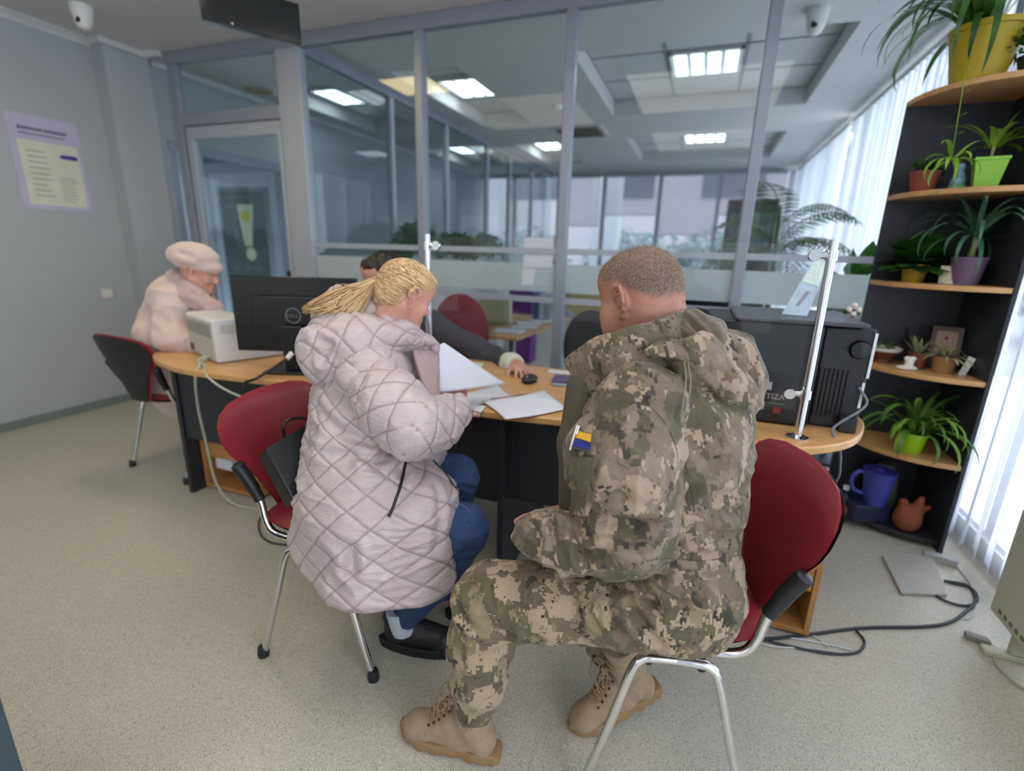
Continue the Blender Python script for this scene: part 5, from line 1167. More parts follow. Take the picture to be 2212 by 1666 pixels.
shoe((-.845, 1.165, 0), .22); shoe((-.70, 1.36, 0), .1)
# ================================================================ PERSON WITH THE BERET (left end of the desk)
la = thing('person', 'person in pale pink wool coat and beret seated at the left end of the counter', 'person', (-2.72, 1.98, 0))
LH = px(432, 590, 2.68); Fl = nrm(np.array([.90, .36, -.28])); RL = frame(Fl)
M_skin_o = skin('skin_warm', srgb(206, 158, 136), srgb(196, 138, 116), .4)
hp, LW = head_prims(LH, RL, .90, 1.0)
lhip = np.array([-2.76, 1.98, .54])
ls1, ls2 = px(372, 655, 2.62), px(420, 650, 2.92)
body = hp+[CAP(LW(-.03, 0, -.03), px(405, 650, 2.76), .055, .06, .03), CAP(px(398, 670, 2.76), lhip, .12, .13, .05), CAP(ls1, ls2, .05, .05, .03), CAP(ls1, px(382, 728, 2.60), .04, .032, .02), CAP(px(382, 728, 2.60), px(470, 744, 2.62), .030, .024, .02), CAP(ls2, px(470, 720, 2.9), .045, .04, .02), CAP(px(470, 720, 2.9), px(500, 735, 2.75), .038, .028, .02),
           CAP(lhip+[0, -.1, 0], (-2.70, 2.30, .50), .08, .055, .03), CAP((-2.70, 2.30, .50), (-2.72, 2.34, .08), .05, .035, .02), CAP(lhip+[0, .1, 0], (-2.88, 2.34, .50), .08, .055, .03), CAP((-2.88, 2.34, .50), (-2.88, 2.38, .08), .05, .035, .02), CAP((-2.72, 2.34, .05), (-2.70, 2.45, .04), .038, .035, .02), CAP((-2.88, 2.38, .05), (-2.87, 2.5, .04), .038, .035, .02)]
body += hand_prims(px(470, 742, 2.62), (1, .2, -.1), (0, 0, -1), side=1, s=.9)
body += hand_prims(px(500, 735, 2.75), (.8, -.6, -.1), (0, 0, -1), side=-1, s=.9)
V, F = sdf_mesh(body, .011, [[(LH[i]-.11, LH[i]+.11, .005)] for i in range(3)]); V = relax(V, F, 1, .4); mesh_part('body', V, F, M_skin_o, la)
M_wool = mat('pink_wool', srgb(206, 184, 178), .95, var=.05, vs_=10, bump=.6, bs=260, sheen=.4)
M_scarf = mat('rose_scarf', srgb(186, 158, 160), .95, var=.06, bump=.6, bs=200, sheen=.4)
pc = [CAP(px(392, 655, 2.75), px(385, 730, 2.76), .155, .185, .06), CAP(px(385, 730, 2.76), lhip+[0, 0, -.06], .185, .20, .06), CAP(ls1, ls2, .095, .09, .05), CAP(ls1, px(374, 728, 2.57), .090, .085, .05), CAP(px(374, 728, 2.57), px(450, 746, 2.60), .072, .055, .03), CAP(ls2, px(462, 715, 2.9), .085, .07, .04), CAP(px(462, 715, 2.9), px(488, 732, 2.78), .06, .05, .03), CAP(px(440, 690, 2.75), px(430, 745, 2.75), .10, .12, .05)]
V, F = sdf_mesh(pc, .0075); V = relax(V, F, 1, .4); Nn = vnormals(V, F); V = V+Nn*(cloth(V, (6, 6, 10), .02, 3)+.005*fbm(V, 8, 2, 4)+creases(V, [([px(345, 680, 2.55), px(375, 710, 2.46), px(420, 740, 2.48)], .014, .018), ([px(400, 690, 2.5), px(385, 740, 2.46)], .012, .016)]))[:, None]
wc = mesh_part('wool_coat', V, F, M_wool, la)
pc = [CAP(px(382, 607, 2.72), px(412, 640, 2.62), .060, .06, .04), CAP(px(412, 640, 2.62), px(458, 672, 2.62), .058, .050, .04), CAP(px(400, 612, 2.85), px(440, 650, 2.85), .055, .05, .04), CAP(px(440, 650, 2.85), px(462, 672, 2.66), .05, .05, .03), CAP(px(382, 607, 2.72), px(395, 605, 2.84), .055, .05, .03)]
V, F = sdf_mesh(pc, .006); Nn = vnormals(V, F); V = V+Nn*(cloth(V, (14, 14, 20), .012, 13)+creases(V, [([px(385, 600, 2.66), px(425, 640, 2.55), px(468, 672, 2.56)], .01, .01)]))[:, None]; mesh_part('scarf_collar', V, F, M_scarf, la)
pc = [ELL(LW(-.032, .0, .080), (.112, .098, .070), frame(nrm(RL[0]+.25*RL[2]), RL[2]), .03), ELL(LW(-.095, .0, .085), (.078, .088, .060), frame(nrm(RL[0]+.5*RL[2]), RL[2]), .04), ELL(LW(.004, 0, .048), (.102, .084, .046), frame(nrm(RL[0]+.10*RL[2]), RL[2]), .015)]
V, F = sdf_mesh(pc, .005); Nn = vnormals(V, F); V = V+Nn*(creases(V, [([LW(-.02, .05, .13), LW(-.09, .06, .12), LW(-.13, .04, .07)], .016, .014), ([LW(.0, -.09, .10), LW(-.06, -.10, .10), LW(-.12, -.07, .08)], .015, .013), ([LW(.06, -.07, .055), LW(-.03, -.095, .045), LW(-.10, -.07, .035)], .006, .007)])+.003*fbm(V, 14, 2, 4))[:, None]
mesh_part('beret', V, F, M_wool, la)

# ================================================================ CLERK BEHIND THE DESK
ck = thing('person', 'person with dark hair in grey cardigan with pale cuff, working the mouse behind the counter', 'person', (-1.42, 2.62, 0))
CH = px(828, 600, 2.66); Fc = nrm(np.array([-.75, -.55, -.35])); RC = frame(Fc); hp, CW = head_prims(CH, RC, .95, 1.0)
csN, csF = px(925, 700, 2.62), px(770, 690, 2.75); chip = np.array([-1.42, 2.66, .55]); mw = px(1118, 790, 2.30)
ce = px(1065, 775, 2.62)
body = hp+[CAP(CW(-.03, 0, -.03), px(845, 680, 2.72), .05, .055, .03), CAP(px(848, 700, 2.72), chip, .12, .13, .05), CAP(csN, csF, .05, .05, .03), CAP(csN, ce, .045, .036, .02), CAP(ce, mw, .036, .025, .02), CAP(csF, px(760, 760, 2.55), .045, .036, .02), CAP(px(760, 760, 2.55), px(800, 790, 2.35), .036, .025, .02),
           CAP(chip+[.1, 0, 0], (-1.30, 2.42, .50), .08, .055, .03), CAP((-1.30, 2.42, .50), (-1.30, 2.48, .08), .05, .035, .02), CAP(chip+[-.1, 0, 0], (-1.52, 2.42, .50), .08, .055, .03), CAP((-1.52, 2.42, .50), (-1.52, 2.48, .08), .05, .035, .02), CAP((-1.30, 2.48, .06), (-1.30, 2.38, .04), .038, .033, .02), CAP((-1.52, 2.48, .06), (-1.52, 2.38, .04), .038, .033, .02)]
hdir = px(1140, 818, 2.13)-mw; hdir[2] = -.005
body += hand_prims(mw+np.array([0, 0, .0]), hdir, (0, 0, -1), side=1, s=.92, fc=[(.35, .35, .2), (.25, .3, .2), (.28, .3, .2), (.4, .4, .3)], spread=.16)
body += hand_prims(px(800, 790, 2.35), (.3, -1, 0), (0, 0, -1), side=-1, s=.9)
V, F = sdf_mesh(body, .010, [[(CH[i]-.11, CH[i]+.11, .005), (min(mw[i], mw[i]+hdir[i])-.05, max(mw[i], mw[i]+hdir[i])+.05, .0035)] for i in range(3)]); V = relax(V, F, 1, .3); mesh_part('body', V, F, M_skin_w, ck)
M_dhair = mat('dark_hair', srgb(38, 30, 28), .45, var=.3, vs_=60)
pc = [ELL(CW(-.035, 0, .055), (.098, .086, .080), RC, .03), ELL(CW(-.07, 0, .0), (.06, .075, .08), RC, .03), ELL(CW(.04, 0, .085), (.05, .065, .04), RC, .03)]
V, F = sdf_mesh(pc, .005); Nn = vnormals(V, F); V = V+Nn*(.006*fbm(V*np.array([1, 1, .3]), 60, 2, 6))[:, None]; mesh_part('hair', V, F, M_dhair, ck)
M_card = mat('grey_cardigan', srgb(62, 62, 72), .9, var=.1, bump=.5, bs=200)
pc = [CAP(px(848, 715, 2.72), chip, .145, .16, .05), CAP(csN, csF, .08, .08, .05), CAP(csN, ce, .07, .062, .03), CAP(ce, mw+(ce-mw)*.25, .06, .045, .02), CAP(csF, px(760, 760, 2.55), .07, .06, .03), CAP(px(760, 760, 2.55), px(795, 785, 2.38), .055, .045, .02)]
V, F = sdf_mesh(pc, .008); Nn = vnormals(V, F); V = V+Nn*(cloth(V, (8, 8, 14), .014, 3))[:, None]; cdg = mesh_part('cardigan', V, F, M_card, ck)
cuff = nrm(ce-mw); obj('cuff', MB().tube([mw+cuff*.02, mw+cuff*.03, mw+cuff*.07, mw+cuff*.12], [.036, .048, .056, .052], 18), mat('pale_knit', srgb(206, 210, 200), .95, bump=.6, bs=160), cdg)
# ================================================================ THINGS
def slab(corners, th, n=None):
    """a thin board from four corner points, thickness along its normal"""
    c = [np.asarray(p, float) for p in corners]; nn = nrm(np.cross(c[1]-c[0], c[3]-c[0])) if n is None else nrm(n)
    mb = MB(); mb.add([p for p in c]+[p+nn*th for p in c], [(0, 1, 2, 3), (7, 6, 5, 4), (0, 4, 5, 1), (1, 5, 6, 2), (2, 6, 7, 3), (3, 7, 4, 0)]); return mb
def text_mb(s, size, o, r, u, depth=.001, align='LEFT'):
    cu = bpy.data.curves.new('txt', 'FONT'); cu.body = s; cu.size = size; cu.extrude = depth; cu.align_x = align
    ob = bpy.data.objects.new('txt', cu); COL.objects.link(ob); bpy.context.view_layer.update()
    me = bpy.data.meshes.new_from_object(ob.evaluated_get(bpy.context.evaluated_depsgraph_get()))
    r, u = nrm(r), nrm(u); n_ = np.cross(r, u); mb = MB()
    V = [np.asarray(o)+r*v.co[0]+u*v.co[1]+n_*v.co[2] for v in me.vertices]; mb.add(V, [tuple(p.vertices) for p in me.polygons])
    bpy.data.objects.remove(ob); bpy.data.curves.remove(cu); bpy.data.meshes.remove(me); return mb

# ---- monitor with its back to the visitors
mo = thing('computer_monitor', 'large black computer monitor seen from behind on the left half of the counter', 'monitor', (-1.66, 1.72, DZ))
A, B = np.array([-1.89, 1.605, 0]), np.array([-1.375, 1.79, 0]); r_ = nrm(B-A); n_ = np.array([r_[1], -r_[0], 0]); M0 = (A+B)/2
def mloc(a, b, z): return M0+r_*a+n_*b+np.array([0, 0, z])
W2 = np.linalg.norm(B-A)/2
obj('screen_housing', slab([mloc(-W2, 0, .835), mloc(W2, 0, .835), mloc(W2, 0, 1.162), mloc(-W2, 0, 1.162)], -.018, n_), M_blackgloss, mo, bevel=.004)
obj('rear_bulge', slab([mloc(-.20, .018, .86), mloc(.20, .018, .86), mloc(.17, .018, 1.08), mloc(-.17, .018, 1.08)], .010, n_), M_blackgloss, mo, bevel=.008, seg=4)
st = slab([mloc(-.045, .03, DZ+.012), mloc(.045, .03, DZ+.012), mloc(.05, .05, .96), mloc(-.05, .05, .96)], .02, n_); obj('stand_column', st, M_black, mo, bevel=.006)
bs = [mloc(-.13, -.10, 0), mloc(.13, -.10, 0), mloc(.13, .09, 0), mloc(-.13, .09, 0)]; obj('stand_base', MB().prism([tuple(p[:2]) for p in bs], DZ+.0005, DZ+.012), M_black, mo, bevel=.004)
lg = MB(); c0 = mloc(.0, .0285, 1.0)
for i in range(40):
    a0, a1 = 2*pi*i/40, 2*pi*(i+1)/40; q = [c0+(r_*cos(a)+np.array([0, 0, 1])*sin(a))*rr2 for a, rr2 in ((a0, .0285), (a1, .0285), (a1, .034), (a0, .034))]
    lg.add(q+[p+n_*.0012 for p in q], [(0, 1, 2, 3), (7, 6, 5, 4), (0, 4, 5, 1), (2, 6, 7, 3)])
M_logo = mat('logo_grey', srgb(120, 124, 128), .35, .6)
lo_ = obj('logo_ring', lg, M_logo, mo, angle=0); obj('logo_letters', text_mb('DELL', .0215, c0-r_*.026-np.array([0, 0, .0075])+n_*.0004, r_, (0, 0, 1), .0008), M_logo, lo_, angle=0)
single('video_plug', MB().tube([mloc(-.0, .075, .845), mloc(-.012, .10, .825)], [.012, .010], 10), M_white, 'white plug on the lead behind the monitor stand', 'plug')
single('monitor_lead', MB().tube(smooth_path([mloc(-.012, .10, .826), mloc(-.06, .13, .79), mloc(-.11, .175, .757), mloc(-.13, .215, .752), mloc(-.132, .235, .742), mloc(-.135, .238, .64)], 6), .006, 8), M_black, 'thick black lead running over the desk edge below the monitor', 'cable')
single('slip_of_paper', slab([mloc(.085, .095, DZ+.014), mloc(.13, .09, DZ+.014), mloc(.125, .05, .82), mloc(.08, .055, .82)], .003), M_paper, 'small white slip standing on the foot of the monitor', 'paper')
# ---- label printer / desktop printer
pr_ = thing('desktop_printer', 'white desktop printer with grey vented back on the left end of the counter', 'printer', (-2.2, 1.78, DZ))
pA, pB = np.array([-2.42, 1.775]), np.array([-2.055, 1.628]); pr1 = (pB-pA)/np.linalg.norm(pB-pA); pn = np.array([-pr1[1], pr1[0]])
def pl(a, b, z): p = pB-pr1*a+pn*b; return np.array([p[0], p[1], z])
Lp = np.linalg.norm(pB-pA)
prof = [(0, DZ+.004), (.0, .945), (.012, .955), (.16, .953), (.175, .945), (.215, .85), (.30, .844), (.308, .832), (.308, DZ+.004)]
V = [pl(0, y, z) for y, z in prof]+[pl(Lp, y, z) for y, z in prof]; n = len(prof); mb = MB(); mb.add(V, [tuple(range(n)), tuple(range(n, 2*n))[::-1]]+[(i, n+i, n+(i+1) % n, (i+1) % n) for i in range(n)])
obj('body', mb, mat('printer_white', srgb(214, 214, 216), .4), pr_, bevel=.005, seg=3)
M_pb = mat('printer_grey', srgb(184, 186, 178), .5)
obj('back_panel', slab([pl(.012, -.004, DZ+.012), pl(Lp-.012, -.004, DZ+.012), pl(Lp-.012, -.004, .938), pl(.012, -.004, .938)], .005, (*pn, 0)), M_pb, pr_, bevel=.001)
vg = MB()
for k in range(6): z = .918-k*.010; vg.add(*[(lambda s_: (s_.v, s_.f))(slab([pl(.03, -.0055, z), pl(Lp-.03, -.0055, z), pl(Lp-.03, -.0055, z+.004), pl(.03, -.0055, z+.004)], .002, (*pn, 0)))][0])
obj('vent_grille', vg, mat('vent_grey', srgb(120, 122, 116), .7), pr_)  # bars in a darker grey than the back panel
obj('port_plate', slab([pl(Lp-.09, -.0055, DZ+.02), pl(Lp-.035, -.0055, DZ+.02), pl(Lp-.035, -.0055, DZ+.055), pl(Lp-.09, -.0055, DZ+.055)], .002, (*pn, 0)), mat('port_brown', srgb(92, 76, 66), .6), pr_)
obj('side_hatch', slab([pl(-.003, .03, .89), pl(-.003, .09, .89), pl(-.003, .09, .93), pl(-.003, .03, .93)], .0015, (*pr1, 0)), M_pb, pr_)
M_lead = mat('cream_lead', srgb(176, 178, 164), .5)
sp = pl(.09, -.012, DZ+.03)
single('printer_mains_lead', MB().tube(smooth_path([sp, pl(.10, -.05, DZ+.008), pz(436, 790, DZ+.006)+[0, -.01, 0], pY(422, 812, 1.50), pY(428, 880, 1.56), pY(446, 960, 1.6), pY(466, 1040, 1.62), pz(500, 1085, .02), pz(560, 1100, .006), pz(640, 1102, .006)], 7), .0062, 8), M_lead, 'cream lead hanging from the printer down to the floor', 'cable')
single('printer_data_lead', MB().tube(smooth_path([sp+[.02, 0, 0], pl(.07, -.045, DZ+.008), pz(442, 792, DZ+.006), pY(447, 812, 1.49), pY(480, 838, 1.5), pY(530, 860, 1.52), pY(575, 862, 1.55)], 7), .0052, 8), M_lead, 'cream lead looping from the printer towards the red chair', 'cable')
single('leaflet_box', slab([pY(556, 752, 1.93), pY(604, 758, 1.93), pY(604, 786, 1.93), pY(556, 780, 1.93)][::-1], .06, (0, 1, 0)), mat('leaflets', srgb(206, 190, 196), .8, var=.18, vs_=70), 'stack of pink and white leaflets between printer and monitor', 'leaflets', bevel=.002)
# ---- papers on the desk
def paper(name, lab, rows, th=.0009):
    return single(name, grid_mesh(sheet(rows, 0), th), M_paper, lab, 'paper', 'papers on the counter', angle=180)
paper('sheet_of_paper', 'white sheet lying out to the right over the desk edge, beside the jacket', [[pz(1040, 866, .758), pz(1110, 858, .765), pz(1175, 843, .772)], [pz(1068, 885, .758), pz(1140, 874, .760), pz(1202, 865, .764)], [pz(1092, 906, .757), pz(1160, 897, .756), pz(1226, 883, .758)]])
paper('sheet_of_paper', 'white sheets lying flat under the raised pages', [[pz(950, 862, .754), pz(1020, 846, .754), pz(1075, 832, .754)], [pz(968, 872, .754), pz(1040, 860, .754), pz(1095, 850, .754)], [pz(985, 884, .754), pz(1060, 868, .754), pz(1120, 856, .754)]])
paper('raised_page', 'lavender tinted page held up by the person in the quilted coat', [[px(938, 752, 1.62), px(944, 800, 1.60), px(950, 848, 1.59)], [px(955, 742, 1.66), px(990, 796, 1.68), px(1020, 840, 1.70)], [px(960, 741, 1.67), px(1025, 785, 1.76), px(1092, 829, 1.86)]])
paper('folded_sheet', 'folded sheet peeping out between sleeve and desk edge', [[pz(1018, 872, .7535), pz(1050, 878, .7535)], [pz(1020, 886, .7535), pz(1038, 892, .7535)]])
single('banknote_slip', slab([pz(1015, 782, .752), pz(1045, 784, .752), pz(1038, 797, .752), pz(1010, 792, .752)], .002), mat('pale_green_paper', srgb(206, 218, 196), .8), 'pale green slip at the back of the desk beside the raised page', 'paper')
single('pencil', MB().tube([pz(1060, 862, .757), pz(1140, 851, .757)], .0035, 8), mat('pencil_rose', srgb(176, 140, 132), .5), 'thin pencil lying between the two white sheets', 'pencil')
ms = thing('computer_mouse', 'black computer mouse under the hand behind the glass', 'mouse', tuple(pz(1142, 828, .751)))
c = pz(1142, 826, .752); mc = c+[0, .012, .012]
V, F = sdf_mesh([ELL(mc, (.033, .052, .020), None, .01), BOX(c+[0, 0, -.03], (.2, .2, .03), .002, None, .003, '-')], .004); mesh_part('shell', V, F, M_black, ms)
obj('wheel', MB().tube([mc+[-.003, -.03, .0155], mc+[.003, -.03, .0155]], .006, 12), M_steel, ms)
for k, (nm, cl_, lab) in enumerate((('booklet', srgb(96, 82, 116), 'violet booklet on top of the stack beside the mouse'), ('booklet', srgb(150, 168, 176), 'pale blue booklet at the bottom of the stack beside the mouse'))):
    q = pz(1215, 826, .755); single(nm, MB().cbox((q[0]+.03, q[1]+.01+.01*(1-k), .756+.010*(1-k)), (.075, .055, .0045), rz=.15+.2*k), mat('cover%d' % k, cl_, .6), lab, 'booklet', bevel=.001)
single('note_pad', MB().cbox(tuple(pz(1205, 806, .753)+[0, .02, 0]), (.05, .03, .0015), rz=.1), M_paper, 'white note pad lying behind the booklets on the counter', 'note pad')
# ---- clear screen on two chrome posts
sc_ = thing('counter_screen', 'clear acrylic screen clamped between two chrome posts on the counter', 'screen', (-.32, 1.69, DZ))
for x in (-.972, .341):
    p = obj('post', MB().tube([(x, 1.69, DZ+.006), (x, 1.69, 1.345)], .0125, 16), M_chrome, sc_)
    obj('post_foot', MB().lathe([(0, 0), (.032, 0), (.032, .004), (.02, .008), (.0135, .012), (0, .012)], (x, 1.69, DZ+.0005), 24), M_chrome, p)
    s = 1 if x < 0 else -1
    for z in (.892, 1.305):
        Mx = Matrix.Rotation(pi/2, 4, 'Y')
        obj('clamp', MB().tube([(x, 1.69, z), (x+s*.036, 1.69, z)], .0095, 12).lathe([(0, -.008), (.016, -.008), (.018, 0), (.016, .008), (0, .008)], (x+s*.045, 1.69-.012, z), 16, Matrix.Rotation(pi/2, 4, 'X')).tube([(x, 1.69, z-.014), (x, 1.69, z+.014)], .017, 14), M_chrome, p)
obj('acrylic_pane', MB().box(-.95, .318, 1.687, 1.692, .84, 1.335), glass('acrylic', (.97, .98, .98), .8), sc_)
# ---- black boxed devices on the right end
M_bx = mat('black_carton', srgb(26, 28, 34), .42, var=.1, vs_=9)
bx = thing('black_appliance', 'large black appliance with white label facing the visitors, right end of the counter', 'appliance', (.22, 1.98, DZ))
obj('housing', MB().box(.045, .385, 1.80, 2.16, DZ+.006, 1.092), M_bx, bx, bevel=.006)
obj('lid', MB().box(.12, .50, 1.79, 2.17, 1.0925, 1.106), mat('appliance_top', srgb(64, 66, 72), .35), bx, bevel=.004)
obj('foot_strip', MB().box(.06, .37, 1.82, 2.14, DZ+.0005, DZ+.006), M_black, bx)
sp_ = MB()
for k in range(12): sp_.box(.06, .36, 1.7985, 1.80, .93+k*.010, .934+k*.010)
obj('vent_ribs', sp_, mat('rib_grey', srgb(40, 44, 52), .4), bx)
obj('white_label', MB().box(.205, .262, 1.7975, 1.80, .868, .895), mat('label_white', srgb(176, 172, 174), .6, var=.08, vs_=90), bx, bevel=.001)
obj('lettering', text_mb('VERTIZA', .026, (.205, 1.7985, .838), (1, 0, 0), (0, 0, 1), .0006), mat('letter_pale', srgb(170, 158, 160), .6), bx, angle=0)
obj('green_stripe', MB().box(.19, .31, 1.7985, 1.80, .820, .825), mat('stripe_green', srgb(56, 96, 76), .5), bx)
obj('red_badge', MB().box(.276, .30, 1.7975, 1.80, .79, .812), mat('badge_red', srgb(132, 52, 50), .5), bx)
dv = thing('black_device', 'black machine with round knob and ribbed flank at the right end of the counter', 'device', (.47, 1.95, DZ))
obj('housing', MB().box(.392, .535, 1.84, 2.12, DZ+.0005, 1.088), M_bx, dv, bevel=.008)
obj('knob', MB().lathe([(0, 0), (.028, 0), (.030, .006), (.026, .014), (.012, .016), (0, .016)], (.497, 1.838, 1.02), 24, Matrix.Rotation(pi/2, 4, 'X')), M_blackgloss, dv)
rb = MB()
for k in range(7): rb.box(.40+k*.013, .406+k*.013, 1.834, 1.84, .79, .95)
obj('ribs', rb, M_blackgloss, dv, bevel=.001)
obj('chrome_edge', MB().box(.529, .537, 1.834, 1.842, .93, 1.075), M_steel, dv); obj('lower_edge', MB().box(.523, .531, 1.834, 1.842, .83, .915), M_steel, dv)
obj('socket', MB().box(.475, .525, 1.80, 1.84, DZ+.001, .80), M_black, dv, bevel=.004)
single('terminal_lead', MB().tube(smooth_path([(.515, 1.832, .90), (.535, 1.80, .85), pY(1800, 925, 1.76), pY(1812, 960, 1.74), pY(1815, 1000, 1.8), pY(1800, 1050, 1.85), (.42, 1.9, .30)], 7), .004, 8), mat('grey_lead', srgb(110, 116, 124), .5), 'grey lead dropping over the rounded right desk edge', 'cable')
br = thing('brochure_stand', 'slanting clear stand with pale blue leaflet on the black appliance', 'brochure', tuple(pY(1715, 678, 1.92)))
cs = [pY(1690, 672, 1.92), pY(1743, 684, 1.90), pY(1794, 563, 1.985), pY(1760, 557, 2.005)]
for q in cs[:2]: q[2] = 1.1075
obj('leaflet', slab(cs, .003), mat('leaflet_blue', srgb(176, 198, 220), .5, var=.10, vs_=22), br)
bn = nrm(np.cross(cs[1]-cs[0], cs[3]-cs[0]))*.0042
cs = [q+bn for q in cs]
k0 = [cs[0]*(1-t)+cs[3]*t for t in (.58, .96)]; k1 = [cs[1]*(1-t)+cs[2]*t for t in (.52, .94)]
obj('leaflet_photo', slab([k0[0]+(k1[0]-k0[0])*.08, k0[0]+(k1[0]-k0[0])*.92, k0[1]+(k1[1]-k0[1])*.92, k0[1]+(k1[1]-k0[1])*.08], -.0012), mat('photo_mint', srgb(206, 224, 218), .5, var=.15, vs_=60), br)
g0 = [cs[0]*(1-t)+cs[3]*t for t in (.16, .42)]; g1 = [cs[1]*(1-t)+cs[2]*t for t in (.16, .42)]
obj('leaflet_sketch', slab([g0[0]+(g1[0]-g0[0])*.35, g0[0]+(g1[0]-g0[0])*.5, g0[1]+(g1[1]-g0[1])*.7, g0[1]+(g1[1]-g0[1])*.5], -.0012), mat('sketch_mauve', srgb(140, 140, 160), .6), br)
fl = thing('flower_ornament', 'small cream flower ornament on the black device', 'ornament', tuple(pY(1845, 690, 1.98)))
fc = pY(1845, 669, 1.98); mb = MB()
for a in range(4): q = fc+np.array([cos(a*pi/2)*.014, 0, sin(a*pi/2)*.014]); mb.add(*(lambda m_: (m_.v, m_.f))(MB().lathe([(0, -.006), (.007, -.004), (.009, 0), (.007, .004), (0, .006)], q, 10, Matrix.Rotation(pi/2, 4, 'X'))), True)
obj('petals', mb, mat('cream_petal', srgb(222, 206, 190), .7), fl)
obj('holder', MB().tube([fc, (fc[0], fc[1], 1.0885)], .003, 6).lathe([(0, 0), (.018, 0), (.016, .01), (0, .011)], (fc[0], fc[1], 1.0885), 12), M_black, fl)
single('card_terminal', MB().cbox((.172, 1.655, DZ+.027), (.030, .045, .026), rz=.25), mat('terminal_grey', srgb(172, 168, 176), .5), 'small pale grey box with green screen half hidden behind the camouflage jacket', 'terminal', bevel=.003)
# ---- black bag on the chair
TL, TR, BL = px(574, 971, 1.42), px(690, 903, 1.60), px(636, 1086, 1.40); e1, e2 = TR-TL, BL-TL; nb = nrm(np.cross(e1, e2)); nb = nb if nb @ (TL-CAMC) > 0 else -nb
bg_ = thing('black_bag', 'black leather bag leaning behind the person in the quilted coat', 'bag', tuple(BL+e1*.5))
obj('body', slab([TL, TL+e1, TL+e1+e2, TL+e2], .055, nb), mat('black_leather', srgb(24, 27, 30), .42, bump=.25, bs=220), bg_, bevel=.008, seg=3)
obj('flap', slab([TL-nb*.004-e2*.01, TL+e1-nb*.004-e2*.01, TL+e1*.98+e2*.72-nb*.003, TL+e1*.03+e2*.72-nb*.003], .003, nb), mat('bag_flap', srgb(30, 34, 37), .38, bump=.2, bs=220), bg_, bevel=.001)
obj('strap', MB().tube(smooth_path([TL+e1*.33, px(612, 925, 1.46), px(622, 908, 1.47), px(650, 903, 1.50), px(676, 908, 1.56), TL+e1*.9], 6), .0042, 8), M_blackgloss, bg_)
# ---- wall things
po = thing('wall_poster', 'lavender and cream printed notice on the left wall', 'poster', (XL+.003, 2.38, 1.485))
def wq(y0, y1, z0, z1, t0=.001, t1=.003): return MB().box(XL+t0, XL+t1, y0, y1, z0, z1)
obj('sheet', wq(2.175, 2.588, 1.487, 2.088), mat('poster_lavender', srgb(186, 182, 206), .6), po)
obj('text_panel', wq(2.215, 2.565, 1.515, 1.93, .003, .0034), mat('poster_cream', srgb(212, 212, 198), .6), po)
tx = MB(); rnd = random.Random(5)
for k in range(9): z = 1.86-k*.036; tx.box(XL+.0034, XL+.0038, 2.255, 2.255+rnd.uniform(.08, .12), z, z+.008)
for k in range(8): z = 1.70-k*.022; tx.box(XL+.0034, XL+.0038, 2.42, 2.42+rnd.uniform(.08, .11), z, z+.006)
obj('small_print', tx, mat('print_grey', srgb(160, 160, 156), .7), po)
tx = MB(); y = 2.23
for wl_ in (.02, .012, .014, .011, .013, .012, .014, .012, .0, .016, .012, .013, .011, .014, .012, .013, .012):
    if wl_: tx.box(XL+.003, XL+.0036, y, y+wl_, 1.992, 2.012)
    y += wl_+.0045
tx.box(XL+.003, XL+.0036, 2.23, 2.50, 1.966, 1.973); obj('heading', tx, mat('print_dark', srgb(92, 90, 110), .7), po)
mb = MB(); cy = 2.50
pts = [(-.055, -.008), (-.05, .008), (-.03, .012), (.04, .012), (.055, .006), (.058, -.014), (.04, -.018), (-.04, -.016)]
mb.prism([(a, b_) for a, b_ in pts], 0, .0012, Matrix(((0, 0, 1, XL+.0034), (1, 0, 0, cy), (0, 1, 0, 1.852), (0, 0, 0, 1)))); obj('violet_picture', mb, mat('print_violet', srgb(70, 56, 150), .6), po)
sw = thing('light_switch', 'white square light switch on the left wall', 'light switch', (XL+.006, 2.585, .845))
obj('plate', MB().box(XL+.0005, XL+.012, 2.545, 2.625, .845, .925), mat('switch_cream', srgb(212, 208, 198), .4), sw, bevel=.004); obj('rocker', MB().box(XL+.012, XL+.016, 2.562, 2.608, .862, .908), M_white, sw, bevel=.002)
def dome(lab, x, y, tilt):
    t = thing('dome_camera', lab, 'security camera', (x, y, CZ-.12), 'dome cameras on the ceiling')
    obj('housing', MB().lathe([(0, 0), (.062, 0), (.062, -.025), (.052, -.07), (.045, -.10), (.03, -.125), (0, -.135)], (x, y, CZ-.0005), 24), M_white, t)
    obj('lens', MB().lathe([(0, -.008), (.016, -.006), (.018, .004), (0, .006)], (x+tilt[0]*.046, y+tilt[1]*.046, CZ-.09), 14, Matrix.Rotation(pi/2, 4, 'X')), M_blackgloss, t)
dome('white dome camera on the ceiling by the left wall', -3.80, 2.41, (.35, -.9)); dome('white dome camera on the ceiling beyond the right glass bay', .455, 3.76, (-.3, -.95))
sg = thing('hanging_display', 'dark hanging display panel under the ceiling, above the monitor', 'display', (-2.09, 2.08, 2.25))
a, b2 = pz(437, 42, 2.25), pz(652, 95, 2.25); d_ = nrm(b2-a); nv = np.array([-d_[1], d_[0], 0])
obj('panel', slab([a, b2, b2+[0, 0, .17], a+[0, 0, .17]], .035, nv), mat('display_black', srgb(20, 26, 28), .12, spec=.7), sg, bevel=.002)
for t in (.35, .8): q = a+(b2-a)*t+nv*.017; obj('hanger_rod', MB().tube([q+[0, 0, .17], (q[0], q[1], CZ-.0005)], .006, 8), M_steel, sg)
obj('status_lamp', MB().lathe([(0, -.004), (.006, -.003), (.006, .003), (0, .004)], a+(b2-a)*.28-nv*.003+[0, 0, .012], 10, Matrix.Rotation(pi/2, 4, 'X')), M_steel, sg)
